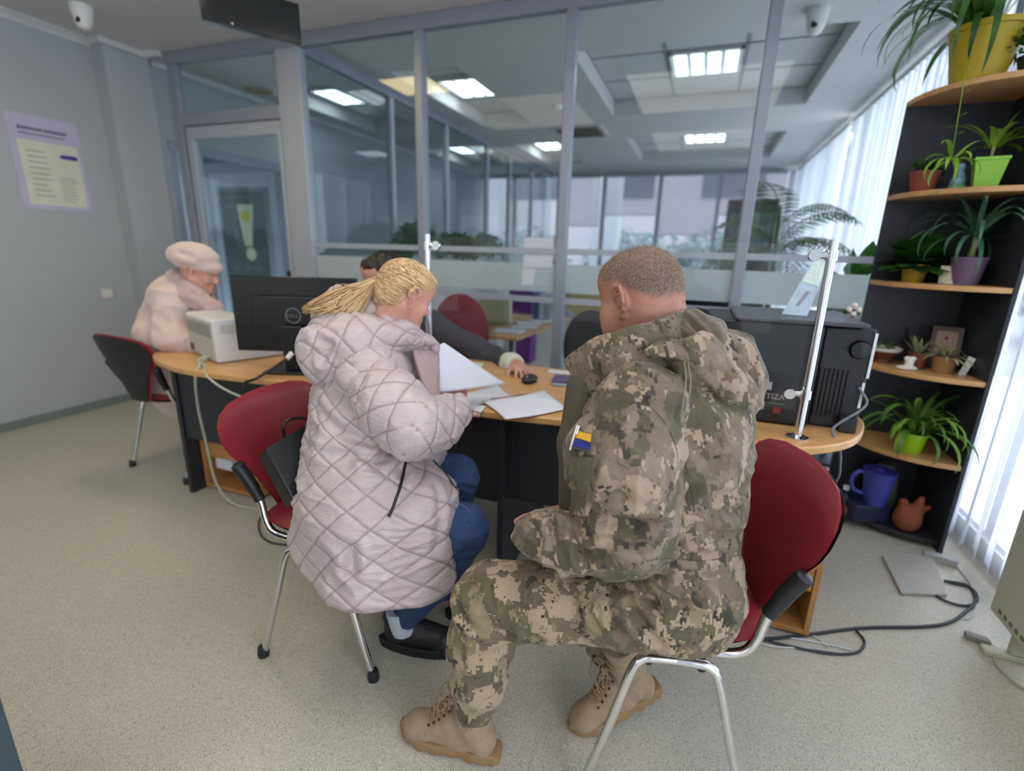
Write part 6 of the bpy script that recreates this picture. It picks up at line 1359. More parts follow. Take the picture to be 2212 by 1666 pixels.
# exclamation poster on the glass door of the side hall
ex = thing('warning_poster', 'dark poster with cream exclamation mark on the far glass door', 'poster', (-5.68, YQ-.03, .75))
obj('backing', MB().box(-6.08, -5.33, YQ-.032, YQ-.029, .70, 1.93), mat('poster_dark', srgb(66, 84, 84), .5, var=.05), ex)
mb = MB().prism([(-.14, .32), (.14, .32), (.065, -.20), (-.065, -.20)], 0, .002, Matrix(((1, 0, 0, -5.66), (0, 0, -1, YQ-.0325), (0, 1, 0, 1.45), (0, 0, 0, 1))))
mb.lathe([(0, -.001), (.085, -.001), (.085, .001), (0, .001)], (-5.63, YQ-.0335, 1.15), 24, Matrix.Rotation(pi/2, 4, 'X')); obj('exclamation_mark', mb, mat('mark_cream', srgb(196, 200, 170), .6), ex)
obj('yellow_spot', MB().lathe([(0, -.001), (.075, -.001), (.075, .001), (0, .001)], (-5.665, YQ-.0365, 1.62), 20, Matrix.Rotation(pi/2, 4, 'X')), mat('mark_yellow', srgb(190, 180, 60), .6), ex)
ic = MB()
for i in range(3):
    for j in range(2): ic.lathe([(0, -.0005), (.05, -.0005), (.05, .0005), (0, .0005)], (-5.90+i*.19, YQ-.0335, .97-j*.20), 16, Matrix.Rotation(pi/2, 4, 'X'))
ic.box(-5.95, -5.55, YQ-.034, YQ-.0325, 1.84, 1.875).box(-5.98, -5.84, YQ-.034, YQ-.0325, 1.73, 1.76); obj('pictogram_rows', ic, mat('mark_faint', srgb(92, 108, 108), .6), ex)
vt = thing('round_air_vent', 'round beige ceiling vent seen through the transom glass', 'vent', (-4.14, 4.1, CZ-.03))
mb = MB()
for r0 in (.03, .05, .07, .09, .11): mb.lathe([(r0-.006, 0), (r0, -.012), (r0+.006, 0)], (-4.12, 4.08, CZ-.002), 28)
obj('rings', mb, mat('vent_beige', srgb(186, 176, 150), .6), vt); obj('plate', MB().lathe([(0, 0), (.125, 0), (.12, -.004), (0, -.004)], (-4.12, 4.08, CZ-.0005), 28), mat('vent_plate', srgb(150, 142, 122), .6), vt)
single('smoke_detector', MB().lathe([(0, 0), (.05, 0), (.045, -.03), (.02, -.04), (0, -.04)], tuple(pz(1205, 228, CZ)), 20), M_white, 'small round detector on the office ceiling left of the middle mullion', 'detector')
q = pz(1255, 283, CZ); ag = thing('air_grille', 'square slatted air grille in the office ceiling behind the middle mullion', 'air grille', (q[0], q[1], CZ-.02))
obj('frame', MB().box(q[0]-.3, q[0]+.3, q[1]-.3, q[1]+.3, CZ-.015, CZ-.0005), M_ceil, ag, bevel=.004)
mb = MB()
for k in range(9): mb.cbox((q[0], q[1]-.22+k*.055, CZ-.022), (.25, .018, .002), rx=.6)
obj('louvres', mb, mat('louvre_grey', srgb(120, 120, 118), .6), ag)  # tilted slats in plain mid grey
# ---- floor clutter on the right
M_cabk = mat('black_cable', srgb(40, 44, 50), .5); M_cabw = mat('white_cable', srgb(196, 198, 200), .5)
def floor_cable(name, lab, pts, r, m_, z=None):
    return single(name, MB().tube(smooth_path([pz(x, y, r+.0015) if len(p_) == 2 else pz(x, y, p_[2]) for p_ in pts for x, y in (p_[:2],)], 7), r, 8), m_, lab, 'cable')
floor_cable('mains_cable', 'thick black cable running along the floor to the blinds', [(1645, 1382), (1740, 1372), (1860, 1357), (1990, 1354), (2050, 1345), (2088, 1320), (2108, 1295), (2090, 1265), (2040, 1255)], .0055, M_cabk)
floor_cable('mains_cable', 'black cable loop lying behind the red chair leg', [(1850, 1362), (1868, 1388), (1850, 1410), (1790, 1412), (1700, 1395), (1640, 1380)], .0042, M_cabk)
floor_cable('mains_cable', 'black cable curling at the foot of the blinds', [(1990, 1195), (1988, 1235), (2020, 1285), (2075, 1308), (2110, 1300), (2100, 1272), (2050, 1258)], .0048, M_cabk)
floor_cable('data_cable', 'upper white cable looping on the floor behind the red chair', [(1690, 1308), (1715, 1350), (1760, 1375), (1790, 1398)], .003, M_cabw)
floor_cable('data_cable', 'lower white cable crossing the floor beside the red chair', [(1640, 1372), (1720, 1380), (1800, 1395), (1840, 1405)], .003, M_cabw)
floor_cable('data_cable', 'white cable lying nearest the chair rail', [(1640, 1390), (1680, 1398), (1760, 1402), (1830, 1412)], .003, M_cabw)
floor_cable('data_cable', 'white cable tangled under the blinds', [(2060, 1215), (2095, 1260), (2110, 1300), (2100, 1330), (2085, 1338)], .003, M_cabw)
floor_cable('heater_lead', 'cream lead curling from the heater foot', [(2145, 1395), (2150, 1430), (2175, 1460), (2215, 1490), (2260, 1520)], .004, M_lead)
floor_cable('floor_cable', 'thin black cable looping on the floor behind the left red chair', [(575, 1100), (560, 1125), (563, 1155), (585, 1172), (625, 1178)], .004, M_cabk)
single('carpet_flap', slab([pz(1905, 1205, .002), pz(1946, 1286, .002), pz(2045, 1290, .002), pz(2010, 1195, .002)], .012, (0, 0, 1)), mat('grey_board', srgb(172, 168, 160), .6), 'grey loose board lying on the floor before the plant shelf', 'board', bevel=.002)
single('cable_cover', slab([pz(2080, 1370, .002), pz(2130, 1386, .002), pz(2140, 1400, .002), pz(2085, 1380, .002)], .02, (0, 0, 1)), mat('cover_grey', srgb(140, 136, 134), .6), 'short grey cable cover on the floor left of the heater', 'cable cover', bevel=.003)
single('socket_block', MB().cbox(tuple(pz(2030, 1206, .0165)), (.06, .02, .016), rz=-.3), mat('socket_grey', srgb(166, 164, 164), .5), 'pale grey socket block at the bottom of the shelf side', 'socket', bevel=.004)
# dark cabinet beside the photographer, only its corner in view
q = px(22, 1570, .8); single('dark_cabinet', MB().box(q[0]-.55, q[0], q[1]-.85, q[1], 0.0, 1.02), mat('teal_cabinet', srgb(44, 58, 66), .5), 'dark teal cabinet whose corner shows at the bottom left', 'cabinet', bevel=.003)
# ================================================================ PLANTS AND THINGS ON THE CORNER SHELF
G1 = leaf_mat('leaf_dark', srgb(32, 68, 24), srgb(60, 104, 36)); G2 = leaf_mat('leaf_mid', srgb(70, 112, 44), srgb(104, 146, 58)); G3 = leaf_mat('leaf_bright', srgb(116, 158, 48), srgb(150, 184, 72)); G4 = leaf_mat('leaf_blue', srgb(62, 104, 82), srgb(96, 134, 104)); G5 = leaf_mat('leaf_pale', srgb(150, 158, 110), srgb(178, 182, 140))
M_soil = mat('potting_soil', srgb(44, 34, 28), .95, bump=.8, bs=120)
def strap_leaves(c, n, L_, w_, seed, elev=(50, 85), droop=2.2, az=None, sq=1.0):
    rnd = random.Random(seed); mb = MB()
    for i in range(n):
        a = rnd.uniform(0, 2*pi) if az is None else radians(rnd.uniform(*az)); e = radians(rnd.uniform(*elev)); l_ = L_*rnd.uniform(.6, 1.1); p = np.array(c)+np.array([cos(a), sin(a), 0])*rnd.uniform(0, .018); pts = []; ups = []; wd = []
        m_ = 12; k = droop*rnd.uniform(.7, 1.3); side = np.array([-sin(a), cos(a), 0]); tw = rnd.uniform(-.4, .4)
        for j in range(m_+1):
            pts.append(p.copy()); t = j/m_; ups.append(side*cos(tw*t)+np.array([0, 0, 1])*sin(tw*t)); wd.append(w_*min(1, .35+3*t)*(1-t**3)**.9+.0006)
            p = p+np.array([cos(a)*cos(e), sin(a)*cos(e), sin(e)])*l_/m_; e -= k/m_*(.4+1.2*t)
        mb.ribbon(pts, ups, wd)
    return mb
def broad_leaves(c, n, L_, w_, seed, stem=.5, elev=(5, 70)):
    rnd = random.Random(seed); mb = MB()
    for i in range(n):
        a = rnd.uniform(0, 2*pi); e = radians(rnd.uniform(*elev)); l_ = L_*rnd.uniform(.7, 1.15); d = np.array([cos(a)*cos(e), sin(a)*cos(e), sin(e)]); side = np.array([-sin(a), cos(a), 0]); p0 = np.array(c)
        pts = []; ups = []; wd = []
        for j in range(11):
            t = j/10; q = p0+d*l_*t-np.array([0, 0, 1])*l_*.24*t*t; pts.append(q); ups.append(side); s = max(0, (t-stem*.7)/(1-stem*.7)); wd.append(.0012+w_*sin(pi*min(1, s)**.8)*(s > 0))
        mb.ribbon(pts, ups, wd)
    return mb
def bush(c, R3, n, leaf, seed, mb=None):
    rnd = random.Random(seed); mb = mb or MB()
    for i in range(n):
        a, b_ = rnd.uniform(0, 2*pi), math.acos(rnd.uniform(-.3, 1)); rr2 = rnd.uniform(.35, 1)**.6; p = np.array(c)+np.array([R3[0]*sin(b_)*cos(a), R3[1]*sin(b_)*sin(a), R3[2]*cos(b_)])*rr2
        d = nrm(np.array([rnd.gauss(0, 1), rnd.gauss(0, 1), rnd.gauss(0, .6)])+.6*(p-np.array(c))/max(R3)); s_ = nrm(np.cross(d, [rnd.gauss(0, 1), rnd.gauss(0, 1), 1.2])); l_ = leaf*rnd.uniform(.6, 1.2)
        mb.ribbon([p, p+d*l_*.35, p+d*l_*.75-np.array([0, 0, l_*.08]), p+d*l_-np.array([0, 0, l_*.2])], [s_]*4, [.0008, l_*.24, l_*.20, .0006])
    return mb
def pot(c, r0, r1, h, m_, t, square=False):
    n = 4 if square else 28
    pr = [(0, 0), (r0, 0), (r1, h*.9), (r1*1.06, h*.9), (r1*1.06, h), (r1*.94, h), (r1*.90, h*.86), (0, h*.86)]
    Mx = Matrix.Rotation(.55, 4, 'Z') if square else None
    mb = MB().lathe(pr[:7], c, n, Mx); obj('pot', mb, m_, t, bevel=.002 if square else 0, angle=30 if square else 50)
    obj('soil', MB().lathe([(0, h*.88), (r1*.93*(.98), h*.88), (r1*.9, h*.84), (0, h*.84)], c, n, Mx), M_soil, t)
def plant(name, lab, cat, c, r0, r1, h, pm, parts, square=False, group=None):
    t = thing(name, lab, cat, c, group); pot(c, r0, r1, h, pm, t, square)
    for nm, mb, m_ in parts: obj(nm, mb, m_, t, angle=180)
    return t
Mp_yel = mat('pot_mustard', srgb(176, 156, 22), .45, var=.03); Mp_yel2 = mat('pot_yellow', srgb(196, 164, 30), .4, var=.03); Mp_lime = mat('pot_lime', srgb(140, 196, 62), .35, var=.02); Mp_lime2 = mat('pot_neon', srgb(158, 200, 20), .35, var=.02)
Mp_ter = mat('terracotta', srgb(132, 66, 46), .75, var=.1, vs_=20); Mp_pur = mat('pot_mauve', srgb(112, 88, 116), .5, var=.04); Mp_tan = mat('pot_tan', srgb(150, 112, 66), .6, var=.1); Mp_brn = mat('pot_brown', srgb(110, 62, 46), .5, var=.08)
Z = [z+.0006 for z in SHZ]
c = (.945, 2.76, Z[5]); plant('spider_plant', 'large spider plant in a mustard yellow pot on the top shelf', 'potted plant', c, .085, .118, .20, Mp_yel, [('foliage', strap_leaves((c[0]-.03, c[1], c[2]+.17), 34, .62, .015, 1, (30, 88), 2.9, (95, 265)), G1), ('upright_leaves', strap_leaves((c[0]+.01, c[1], c[2]+.17), 12, .50, .016, 2, (62, 88), 1.5), G2)])
c = (1.095, 2.70, Z[5]); plant('trailing_plant', 'small leaved bushy plant right of the mustard pot on the top shelf', 'potted plant', c, .04, .055, .07, M_dark, [('foliage', bush((c[0]-.01, c[1]-.02, c[2]+.10), (.10, .09, .09), 240, .035, 3), G1)])
vn = thing('hanging_runner', 'thin runner with a baby spider plant hanging from the top shelf', 'trailing plant', tuple(pY(2055, 350, 2.52)))
st = smooth_path([pY(2098, 120, 2.58), pY(2085, 165, 2.50), pY(2072, 240, 2.50), pY(2062, 300, 2.51), pY(2055, 345, 2.52)], 6); obj('stem', MB().tube(st, .0016, 6), G3, vn)
mb = strap_leaves(tuple(pY(2055, 345, 2.52)), 13, .15, .008, 7, (-20, 60), 2.4); mb2 = MB()
for i in range(4):
    q = st[5+4*i]; lf_ = MB(); lf_.ribbon([q, q+np.array([.02, -.01, .008]), q+np.array([.035, -.01, .002])], [np.array([0, 1, .3])]*3, [.001, .006, .0006]); obj('leaf', lf_, G3, vn, angle=180)
obj('plantlet', mb, G3, vn, angle=180)
c = (1.035, 2.70, Z[4]); plant('dracaena', 'light green striped plant in a square lime green pot on the second shelf', 'potted plant', c, .052, .072, .115, Mp_lime, [('foliage', strap_leaves((c[0], c[1], c[2]+.15), 17, .21, .012, 11, (20, 88), 1.7), G3), ('stem', MB().tube([(c[0], c[1], c[2]+.09), (c[0], c[1], c[2]+.17)], .006, 8), G5)], square=True)
c = (.865, 2.82, Z[4]); plant('clay_pot_plant', 'low plant in a terracotta pot at the left of the second shelf', 'potted plant', c, .042, .056, .085, Mp_ter, [('foliage', bush((c[0], c[1], c[2]+.10), (.05, .05, .035), 40, .04, 13), G1)])
fg = thing('painted_figurine', 'small blue and white painted figurine beside the lime pot', 'figurine', (.955, 2.73, Z[4]))
obj('figure', MB().lathe([(0, 0), (.024, 0), (.022, .01), (.026, .035), (.019, .06), (.014, .072), (.017, .085), (.012, .10), (0, .105)], (.955, 2.73, Z[4]), 18), mat('figurine_blue', srgb(108, 138, 168), .4, var=.4, vs_=55), fg)
obj('base', MB().lathe([(0.020, .0), (.029, .001), (.028, .018), (.0235, .024)], (.955, 2.73, Z[4]), 18), mat('figurine_green', srgb(86, 140, 96), .4, var=.3, vs_=60), fg)
c = (.915, 2.84, Z[3]); plant('african_violet', 'broad leaved dark green plant in a yellow pot on the middle shelf', 'potted plant', c, .040, .050, .078, Mp_yel2, [('foliage', broad_leaves((c[0], c[1], c[2]+.075), 64, .19, .046, 21, .35, (0, 85)), G1), ('young_leaves', broad_leaves((c[0], c[1]-.01, c[2]+.075), 9, .11, .030, 22, .4, (-15, 40)), G2)])
c = (1.065, 2.735, Z[3]); plant('ponytail_palm', 'blue green strap leaved plant in a mauve pot on the middle shelf', 'potted plant', c, .048, .062, .115, Mp_pur, [('foliage', strap_leaves((c[0], c[1], c[2]+.20), 40, .34, .0085, 23, (-5, 85), 2.6), G4), ('trunk', MB().tube([(c[0], c[1], c[2]+.09), (c[0]+.004, c[1], c[2]+.16), (c[0], c[1], c[2]+.22)], [.016, .010, .012], 10), G5), ('long_leaf', strap_leaves((c[0], c[1], c[2]+.2), 3, .36, .012, 29, (45, 65), 1.0, (-30, 30)), G3)])
single('greeting_card', slab([(.975, 2.735, Z[3]), (1.025, 2.72, Z[3]), (1.028, 2.735, Z[3]+.075), (.978, 2.75, Z[3]+.075)], .006), mat('card_cream', srgb(206, 196, 172), .7, var=.2, vs_=80), 'small cream card standing between the yellow and mauve pots', 'card')
bw_ = thing('bonsai_bowl', 'brown bowl with white rim and sprouts on the fourth shelf', 'potted plant', (.875, 2.86, Z[2]))
obj('bowl', MB().lathe([(0, 0), (.034, 0), (.036, .008), (.03, .016), (.05, .045), (.062, .062), (.058, .064), (0, .05)], (.875, 2.86, Z[2]), 26), Mp_brn, bw_); obj('rim', MB().lathe([(.058, .055), (.070, .060), (.072, .073), (.066, .075), (.062, .066)], (.875, 2.86, Z[2]), 26), mat('rim_cream', srgb(206, 198, 192), .4), bw_); obj('sprouts', bush((.875, 2.86, Z[2]+.078), (.035, .035, .02), 40, .022, 31), G2, bw_, angle=180)
wf = thing('white_figurine', 'white porcelain figurine of a curled shape on the fourth shelf edge', 'figurine', (.93, 2.715, Z[2]))
V, F = sdf_mesh([ELL((.93, 2.715, Z[2]+.008), (.042, .026, .012), None, .01), ELL((.938, 2.718, Z[2]+.032), (.018, .016, .020), None, .01), ELL((.925, 2.714, Z[2]+.050), (.013, .012, .012), None, .008), ELL((.948, 2.72, Z[2]+.052), (.014, .012, .010), None, .008), BOX((.93, 2.715, Z[2]-.05), (.1, .1, .05), .001, None, .002, '-')], .003); mesh_part('porcelain', V, F, mat('porcelain', srgb(226, 222, 212), .25, spec=.6), wf)
c = (.985, 2.775, Z[2]); plant('cactus', 'pale finger cactus in a brown pot on the fourth shelf', 'potted plant', c, .030, .038, .072, Mp_brn, [('stems', strap_leaves((c[0], c[1], c[2]+.06), 12, .095, .0075, 33, (55, 88), .3), G5)])
c = (1.062, 2.715, Z[2]); plant('succulent', 'pale spiky succulent in a tan pot on the fourth shelf', 'potted plant', c, .036, .046, .075, Mp_tan, [('stems', strap_leaves((c[0], c[1], c[2]+.07), 26, .11, .007, 35, (10, 85), 1.5), G5)])
pf2 = thing('photo_frame', 'dark wooden frame with certificate leaning on the fourth shelf', 'picture frame', (1.10, 2.86, Z[2]))
q = [(1.045, 2.845, Z[2]), (1.150, 2.80, Z[2]), (1.158, 2.84, Z[2]+.19), (1.053, 2.885, Z[2]+.19)]; obj('frame', slab(q, .012), mat('frame_wood', srgb(62, 34, 32), .4), pf2, bevel=.002)
Q = [np.array(p) for p in q]; f4 = lambda a, b_: Q[0]+(Q[1]-Q[0])*a+(Q[3]-Q[0])*b_; nn = nrm(np.cross(Q[1]-Q[0], Q[3]-Q[0]))
obj('certificate', slab([f4(.17, .14)+nn*.0115, f4(.83, .14)+nn*.0115, f4(.83, .88)+nn*.0115, f4(.17, .88)+nn*.0115], .002), mat('certificate', srgb(146, 124, 108), .5, var=.06), pf2)
obj('text_lines', slab([f4(.3, .3)+nn*.0132, f4(.7, .3)+nn*.0132, f4(.7, .34)+nn*.0132, f4(.3, .34)+nn*.0132], .001), mat('cert_text', srgb(104, 80, 72), .6), pf2); obj('red_seal', MB().lathe([(0, -.001), (.008, -.001), (.008, .001), (0, .001)], f4(.5, .72)+nn*.0148, 12, Matrix.Rotation(pi/2, 4, 'X')), mat('seal_red', srgb(150, 50, 50), .5), pf2)
single('feather_fan', strap_leaves((1.00, 2.90, Z[2]), 16, .20, .006, 37, (60, 88), .15, (60, 130)), mat('fan_dark', srgb(44, 36, 36), .7), 'dark dried grass fan standing at the back of the fourth shelf', 'dried grass', angle=180)
single('plant_label', slab([(1.115, 2.70, Z[2]), (1.14, 2.695, Z[2]), (1.165, 2.70, Z[2]+.075), (1.14, 2.705, Z[2]+.085)], .003), M_white, 'white plant label leaning right of the succulent', 'label')
c = (1.01, 2.70, Z[1]); plant('spider_plant', 'bright spider plant in a lime green pot on the lowest beech shelf', 'potted plant', c, .045, .058, .095, Mp_lime2, [('foliage', strap_leaves((c[0], c[1], c[2]+.085), 34, .36, .0105, 41, (25, 88), 3.2), G2), ('bright_leaves', strap_leaves((c[0], c[1]-.01, c[2]+.085), 12, .34, .011, 42, (35, 88), 3.3), G3)])
# bottom of the shelf
single('navy_tray', MB().cbox((.895, 2.745, Z[0]+.045), (.085, .085, .045), rz=.3), mat('navy_plastic', srgb(30, 38, 66), .4), 'navy plastic tub under the blue jug', 'tub', bevel=.008)
jg = thing('water_jug', 'blue plastic jug with handle standing at the bottom of the plant shelf', 'jug', (.93, 2.70, Z[0]+.0905))
jc = (.925, 2.705, Z[0]+.0905); M_jug = mat('jug_blue', srgb(62, 66, 152), .35, var=.03)
obj('body', MB().lathe([(0, 0), (.046, 0), (.05, .01), (.060, .10), (.068, .165), (.072, .175), (.068, .176), (.058, .16), (0, .155)], jc, 30), M_jug, jg)
obj('lid', MB().lathe([(0, .168), (.063, .168), (.064, .173), (.02, .178), (.012, .186), (0, .187)], jc, 26), mat('lid_blue', srgb(44, 46, 132), .4), jg)
obj('handle', MB().tube(smooth_path([(jc[0]-.062, jc[1]-.01, jc[2]+.155), (jc[0]-.095, jc[1]-.02, jc[2]+.16), (jc[0]-.118, jc[1]-.025, jc[2]+.125), (jc[0]-.105, jc[1]-.02, jc[2]+.07), (jc[0]-.058, jc[1]-.01, jc[2]+.045)], 6), .0095, 10), M_jug, jg)
vc = (1.055, 2.655, Z[0]); tv = thing('clay_vessel', 'red brown clay vessel with jagged top in front of the shelf base', 'vase', vc)
V, F = sdf_mesh([ELL((vc[0], vc[1], vc[2]+.06), (.058, .055, .062), None, .02), CAP((vc[0]+.02, vc[1], vc[2]+.10), (vc[0]+.035, vc[1], vc[2]+.17), .030, .014, .02), CAP((vc[0]+.03, vc[1], vc[2]+.11), (vc[0]+.075, vc[1]+.01, vc[2]+.13), .02, .010, .015), CAP((vc[0]-.02, vc[1], vc[2]+.09), (vc[0]-.03, vc[1], vc[2]+.14), .026, .02, .02), BOX((vc[0], vc[1], vc[2]-.05), (.1, .1, .05), .001, None, .002, '-')], .005); mesh_part('body', V, F, Mp_ter, tv)
def bottle(lab, c, cap):
    t = thing('plastic_bottle', lab, 'bottle', c, 'plastic bottles behind the jug'); m_ = glass('bottle_%s' % len(bpy.data.objects), (.82, .86, .88), 1.4)
    b_ = obj('bottle_body', MB().lathe([(0, 0), (.028, 0), (.03, .01), (.03, .11), (.026, .14), (.012, .165), (.012, .18), (0, .18)], c, 20), m_, t); obj('cap', MB().lathe([(0, .178), (.0145, .178), (.0145, .196), (0, .197)], c, 14), cap, t); obj('paper_label', MB().lathe([(.0305, .05), (.0312, .051), (.0312, .09), (.0305, .091)], c, 20), mat('label_red%d' % len(bpy.data.objects), srgb(176, 90, 86), .5), t)
bottle('clear bottle with blue cap left of the blue jug', (.735, 2.80, .0006), mat('cap_blue', srgb(34, 70, 160), .4)); bottle('clear bottle with pale cap and red label behind the jug handle', (.805, 2.72, .0006), M_white)
single("sack", MB().lathe([(0, 0), (.06, 0), (.07, .08), (.055, .2), (.03, .25), (0, .25)], (.995, 2.855, Z[0]), 18), mat('grey_sack', srgb(104, 104, 98), .8, var=.25, vs_=40), 'grey patterned bag at the back of the shelf base', 'bag')
# ---- plants beyond the glass
c = (.46, 4.25, 0.0); t = thing('indoor_palm', 'tall palm beyond the right glass bay beside the blinds', 'palm', c)
obj('tub', MB().lathe([(0, 0), (.13, 0), (.17, .30), (.155, .30), (.15, .26), (0, .26)], c, 24), Mp_brn, t); obj('trunk', MB().tube([(c[0], c[1], .2), (c[0]+.04, c[1], .9), (c[0]+.02, c[1]+.02, 1.65)], [.03, .022, .012], 10), G1, t)
fr = MB(); rnd = random.Random(50)
for k in range(13):
    a = k*2.4; e = radians(rnd.uniform(15, 70)); p = np.array([c[0]+.03, c[1], rnd.uniform(1.2, 1.66)]); l_ = rnd.uniform(.5, .75); pts = []
    for j in range(12):
        pts.append(p.copy()); p = p+np.array([cos(a)*cos(e), sin(a)*cos(e), sin(e)])*l_/12; e -= .16
    fr.tube(pts, .004, 5)
    for j in range(2, 12):
        dv_ = nrm(pts[j]-pts[j-1]); sd = nrm(np.cross(dv_, [0, 0, 1.]))
        for s in (1, -1):
            for h_ in (0, .5):
                q = pts[j]-dv_*h_*l_/12; L2 = .17*sin(pi*(j/13)**.7)+.03; d2 = nrm(dv_*.6+sd*s-np.array([0, 0, .35])); fr.ribbon([q, q+d2*L2*.5, q+d2*L2-np.array([0, 0, .02])], [dv_]*3, [.003, .008, .0008])
obj('fronds', fr, G1, t, angle=180)
c = (.90, 3.62, 0.0); t = thing('leafy_pot_plant', 'loose leafy plant on a stand between glass and plant shelf', 'potted plant', c)
obj('stand', MB().lathe([(0, 0), (.15, 0), (.15, .02), (.02, .04), (.02, .82), (.14, .85), (.14, .87), (0, .87)], c, 20), M_dark, t); obj('pot', MB().lathe([(0, .872), (.08, .872), (.11, 1.02), (.10, 1.02), (0, 1.0)], c, 24), M_white, t)
obj('foliage', broad_leaves((c[0], c[1], 1.03), 30, .50, .045, 55, .6, (0, 85)), G1, t, angle=180); obj('strap_leaves', strap_leaves((c[0]-.05, c[1]-.1, 1.03), 16, .5, .014, 56, (10, 70), 2.6), G2, t, angle=180)
wc_ = thing('low_cabinet', 'low white cabinet with plants along the depth partition', 'cabinet', (-2.55, 4.9, 0)); obj('carcass', MB().box(-2.78, -2.38, 3.6, 6.3, .03, 1.02), M_wallw, wc_, bevel=.004)
for k in range(5): obj('door_panel', MB().box(-2.38, -2.365, 3.62+k*.54, 3.62+k*.54+.51, .06, .99), M_wallw, wc_, bevel=.002)
obj('plinth', MB().box(-2.75, -2.4, 3.63, 6.27, 0, .03), M_dark, wc_)
for k, (y, r_b, hh, lab) in enumerate(((3.85, .12, .14, 'small bushy plant nearest the glass on the low white cabinet'), (4.35, .24, .42, 'big leafy plant on the low white cabinet behind the post'), (5.15, .22, .34, 'broad bushy plant in the middle of the low white cabinet'), (5.85, .24, .36, 'far bushy plant on the low white cabinet'))):
    cc = (-2.58, y, 1.021); plant('bushy_plant', lab, 'potted plant', cc, .07, .09, .12, M_dark, [('foliage', bush((cc[0], cc[1], cc[2]+.10+hh*.42), (r_b, r_b, hh*.55), 420, .085, 60+k), (G1, G4, G1, G4)[k])])
# ================================================================ OFFICE BEYOND THE GLASS
M_bur = mat('burgundy_cloth', srgb(112, 38, 58), .85, bump=.3, bs=300, sheen=.1); M_och = mat('office_black', srgb(30, 30, 36), .8, bump=.3, bs=300)
def office_chair(lab, c, ang, m_, hz_=1.02, w_=.22):
    t = thing('office_chair', lab, 'office chair', (0, 0, 0), 'office chairs behind the counter')
    pr = [ELL((-.22, 0, hz_-.22), (.05, w_, .24), None, .03)]; V, F = sdf_mesh(pr, .014); mesh_part('backrest', V, F, m_, t)
    V, F = sdf_mesh([ELL((0, 0, .47), (.24, .235, .05), None, .03)], .014); mesh_part('seat', V, F, m_, t)
    obj('gas_column', MB().tube([(0, 0, .09), (0, 0, .44)], .022, 12), M_steel, t); obj('back_bracket', MB().tube(smooth_path([(-.10, 0, .44), (-.25, 0, .43), (-.285, 0, .55), (-.27, 0, .7)], 5), .014, 8), M_black, t)
    for k in range(5): a = 2*pi*k/5; l = obj('base_arm', MB().tube([(0, 0, .11), (.26*cos(a), .26*sin(a), .07)], [.022, .014], 8), M_black, t); obj('castor', MB().tube([(.26*cos(a)-.01*sin(a), .26*sin(a)+.01*cos(a), .026), (.26*cos(a)+.01*sin(a), .26*sin(a)-.01*cos(a), .026)], .025, 12), M_black, l)
    t.location = (*c, 0); t.rotation_euler = (0, 0, radians(ang)); return t
office_chair('burgundy office chair behind the clerk at the counter', (-1.44, 2.66), -95, M_bur, 1.0, .21)
office_chair('black office chair left of the camouflage collar, behind the counter', (-.66, 2.62), -120, M_och, .96, .22)
office_chair('dark office chair behind the right end of the counter', (.05, 2.68), -80, M_och, 1.0, .22)
de = thing('back_office_desk', 'beech desk with papers beyond the glass partition', 'desk', (-1.4, 3.9, 0))
dq = [pz(968, 711, .70), pz(1092, 734, .70), pz(1186, 690, .70), pz(1075, 678, .70)]; dq = [(-1.75, 3.24), (-1.16, 3.24), (-1.10, 4.5), (-1.75, 4.5)]
obj('worktop', MB().prism(dq, .675, .70), M_beech, de, bevel=.002)
for x, y in ((-1.70, 3.30), (-1.22, 3.30), (-1.17, 4.44), (-1.70, 4.44)): obj('leg', MB().box(x-.02, x+.02, y-.02, y+.02, 0, .674), M_steel, de)
single('old_monitor', MB().box(-1.90+.22, -1.40, 3.72, 3.78, .72, .93).box(-1.60, -1.48, 3.74, 3.86, .7005, .73), M_cream, 'beige flat monitor standing on the back office desk', 'monitor', bevel=.012)
for k in range(5): single('paper_stack', MB().cbox((-1.30+.05*(k % 2), 3.45+.22*k, .7085), (.10, .075, .0075), rz=.3*k), M_paper, ['white papers at the front of the back office desk', 'white papers just behind the front pile on the back desk', 'white papers in the middle of the back office desk', 'white papers farther along the back office desk', 'white papers at the far end of the back office desk'][k], 'papers', 'papers on the back office desk', bevel=.001)
for k, cl_ in enumerate((srgb(58, 96, 134), srgb(192, 190, 206), srgb(170, 172, 186))): single('ring_binder', MB().box(-1.34+.055*k, -1.29+.055*k, 4.13, 4.37, .7005, .93), mat('binder%d' % k, cl_, .5), ['blue ring binder standing on the back desk', 'pale lilac ring binder right of the blue one', 'grey ring binder at the right of the standing three'][k], 'binder', 'ring binders on the back desk', bevel=.002)
single('violet_box', MB().box(-2.05, -1.75, 5.4, 5.7, .80, .96).box(-2.02, -1.78, 5.43, 5.67, 0, .80), mat('violet_card', srgb(96, 36, 128), .6), 'violet box beyond the clerk on a stand', 'box', bevel=.003)
single('yellow_chair_back', MB().lathe([(0, -.02), (.17, -.015), (.18, 0), (.17, .015), (0, .02)], tuple(pY(1265, 640, 4.3)), 26, Matrix.Rotation(pi/2, 4, 'X')).tube([tuple(pY(1265, 660, 4.3)), (pY(1265, 660, 4.3)[0], 4.3, 0)], .02, 8), mat('ochre_cloth', srgb(178, 160, 96), .8), 'round ochre chair back beyond the glass beside the camouflage cap', 'chair')
sh2 = thing('notice_sheet', 'white printed notice taped to the glass partition', 'notice', tuple(pY(1162, 578, YP-.01)))
def gq(p, t=.002): return slab([pY(x, y, YP-.012) for x, y in p], t, (0, 1, 0))
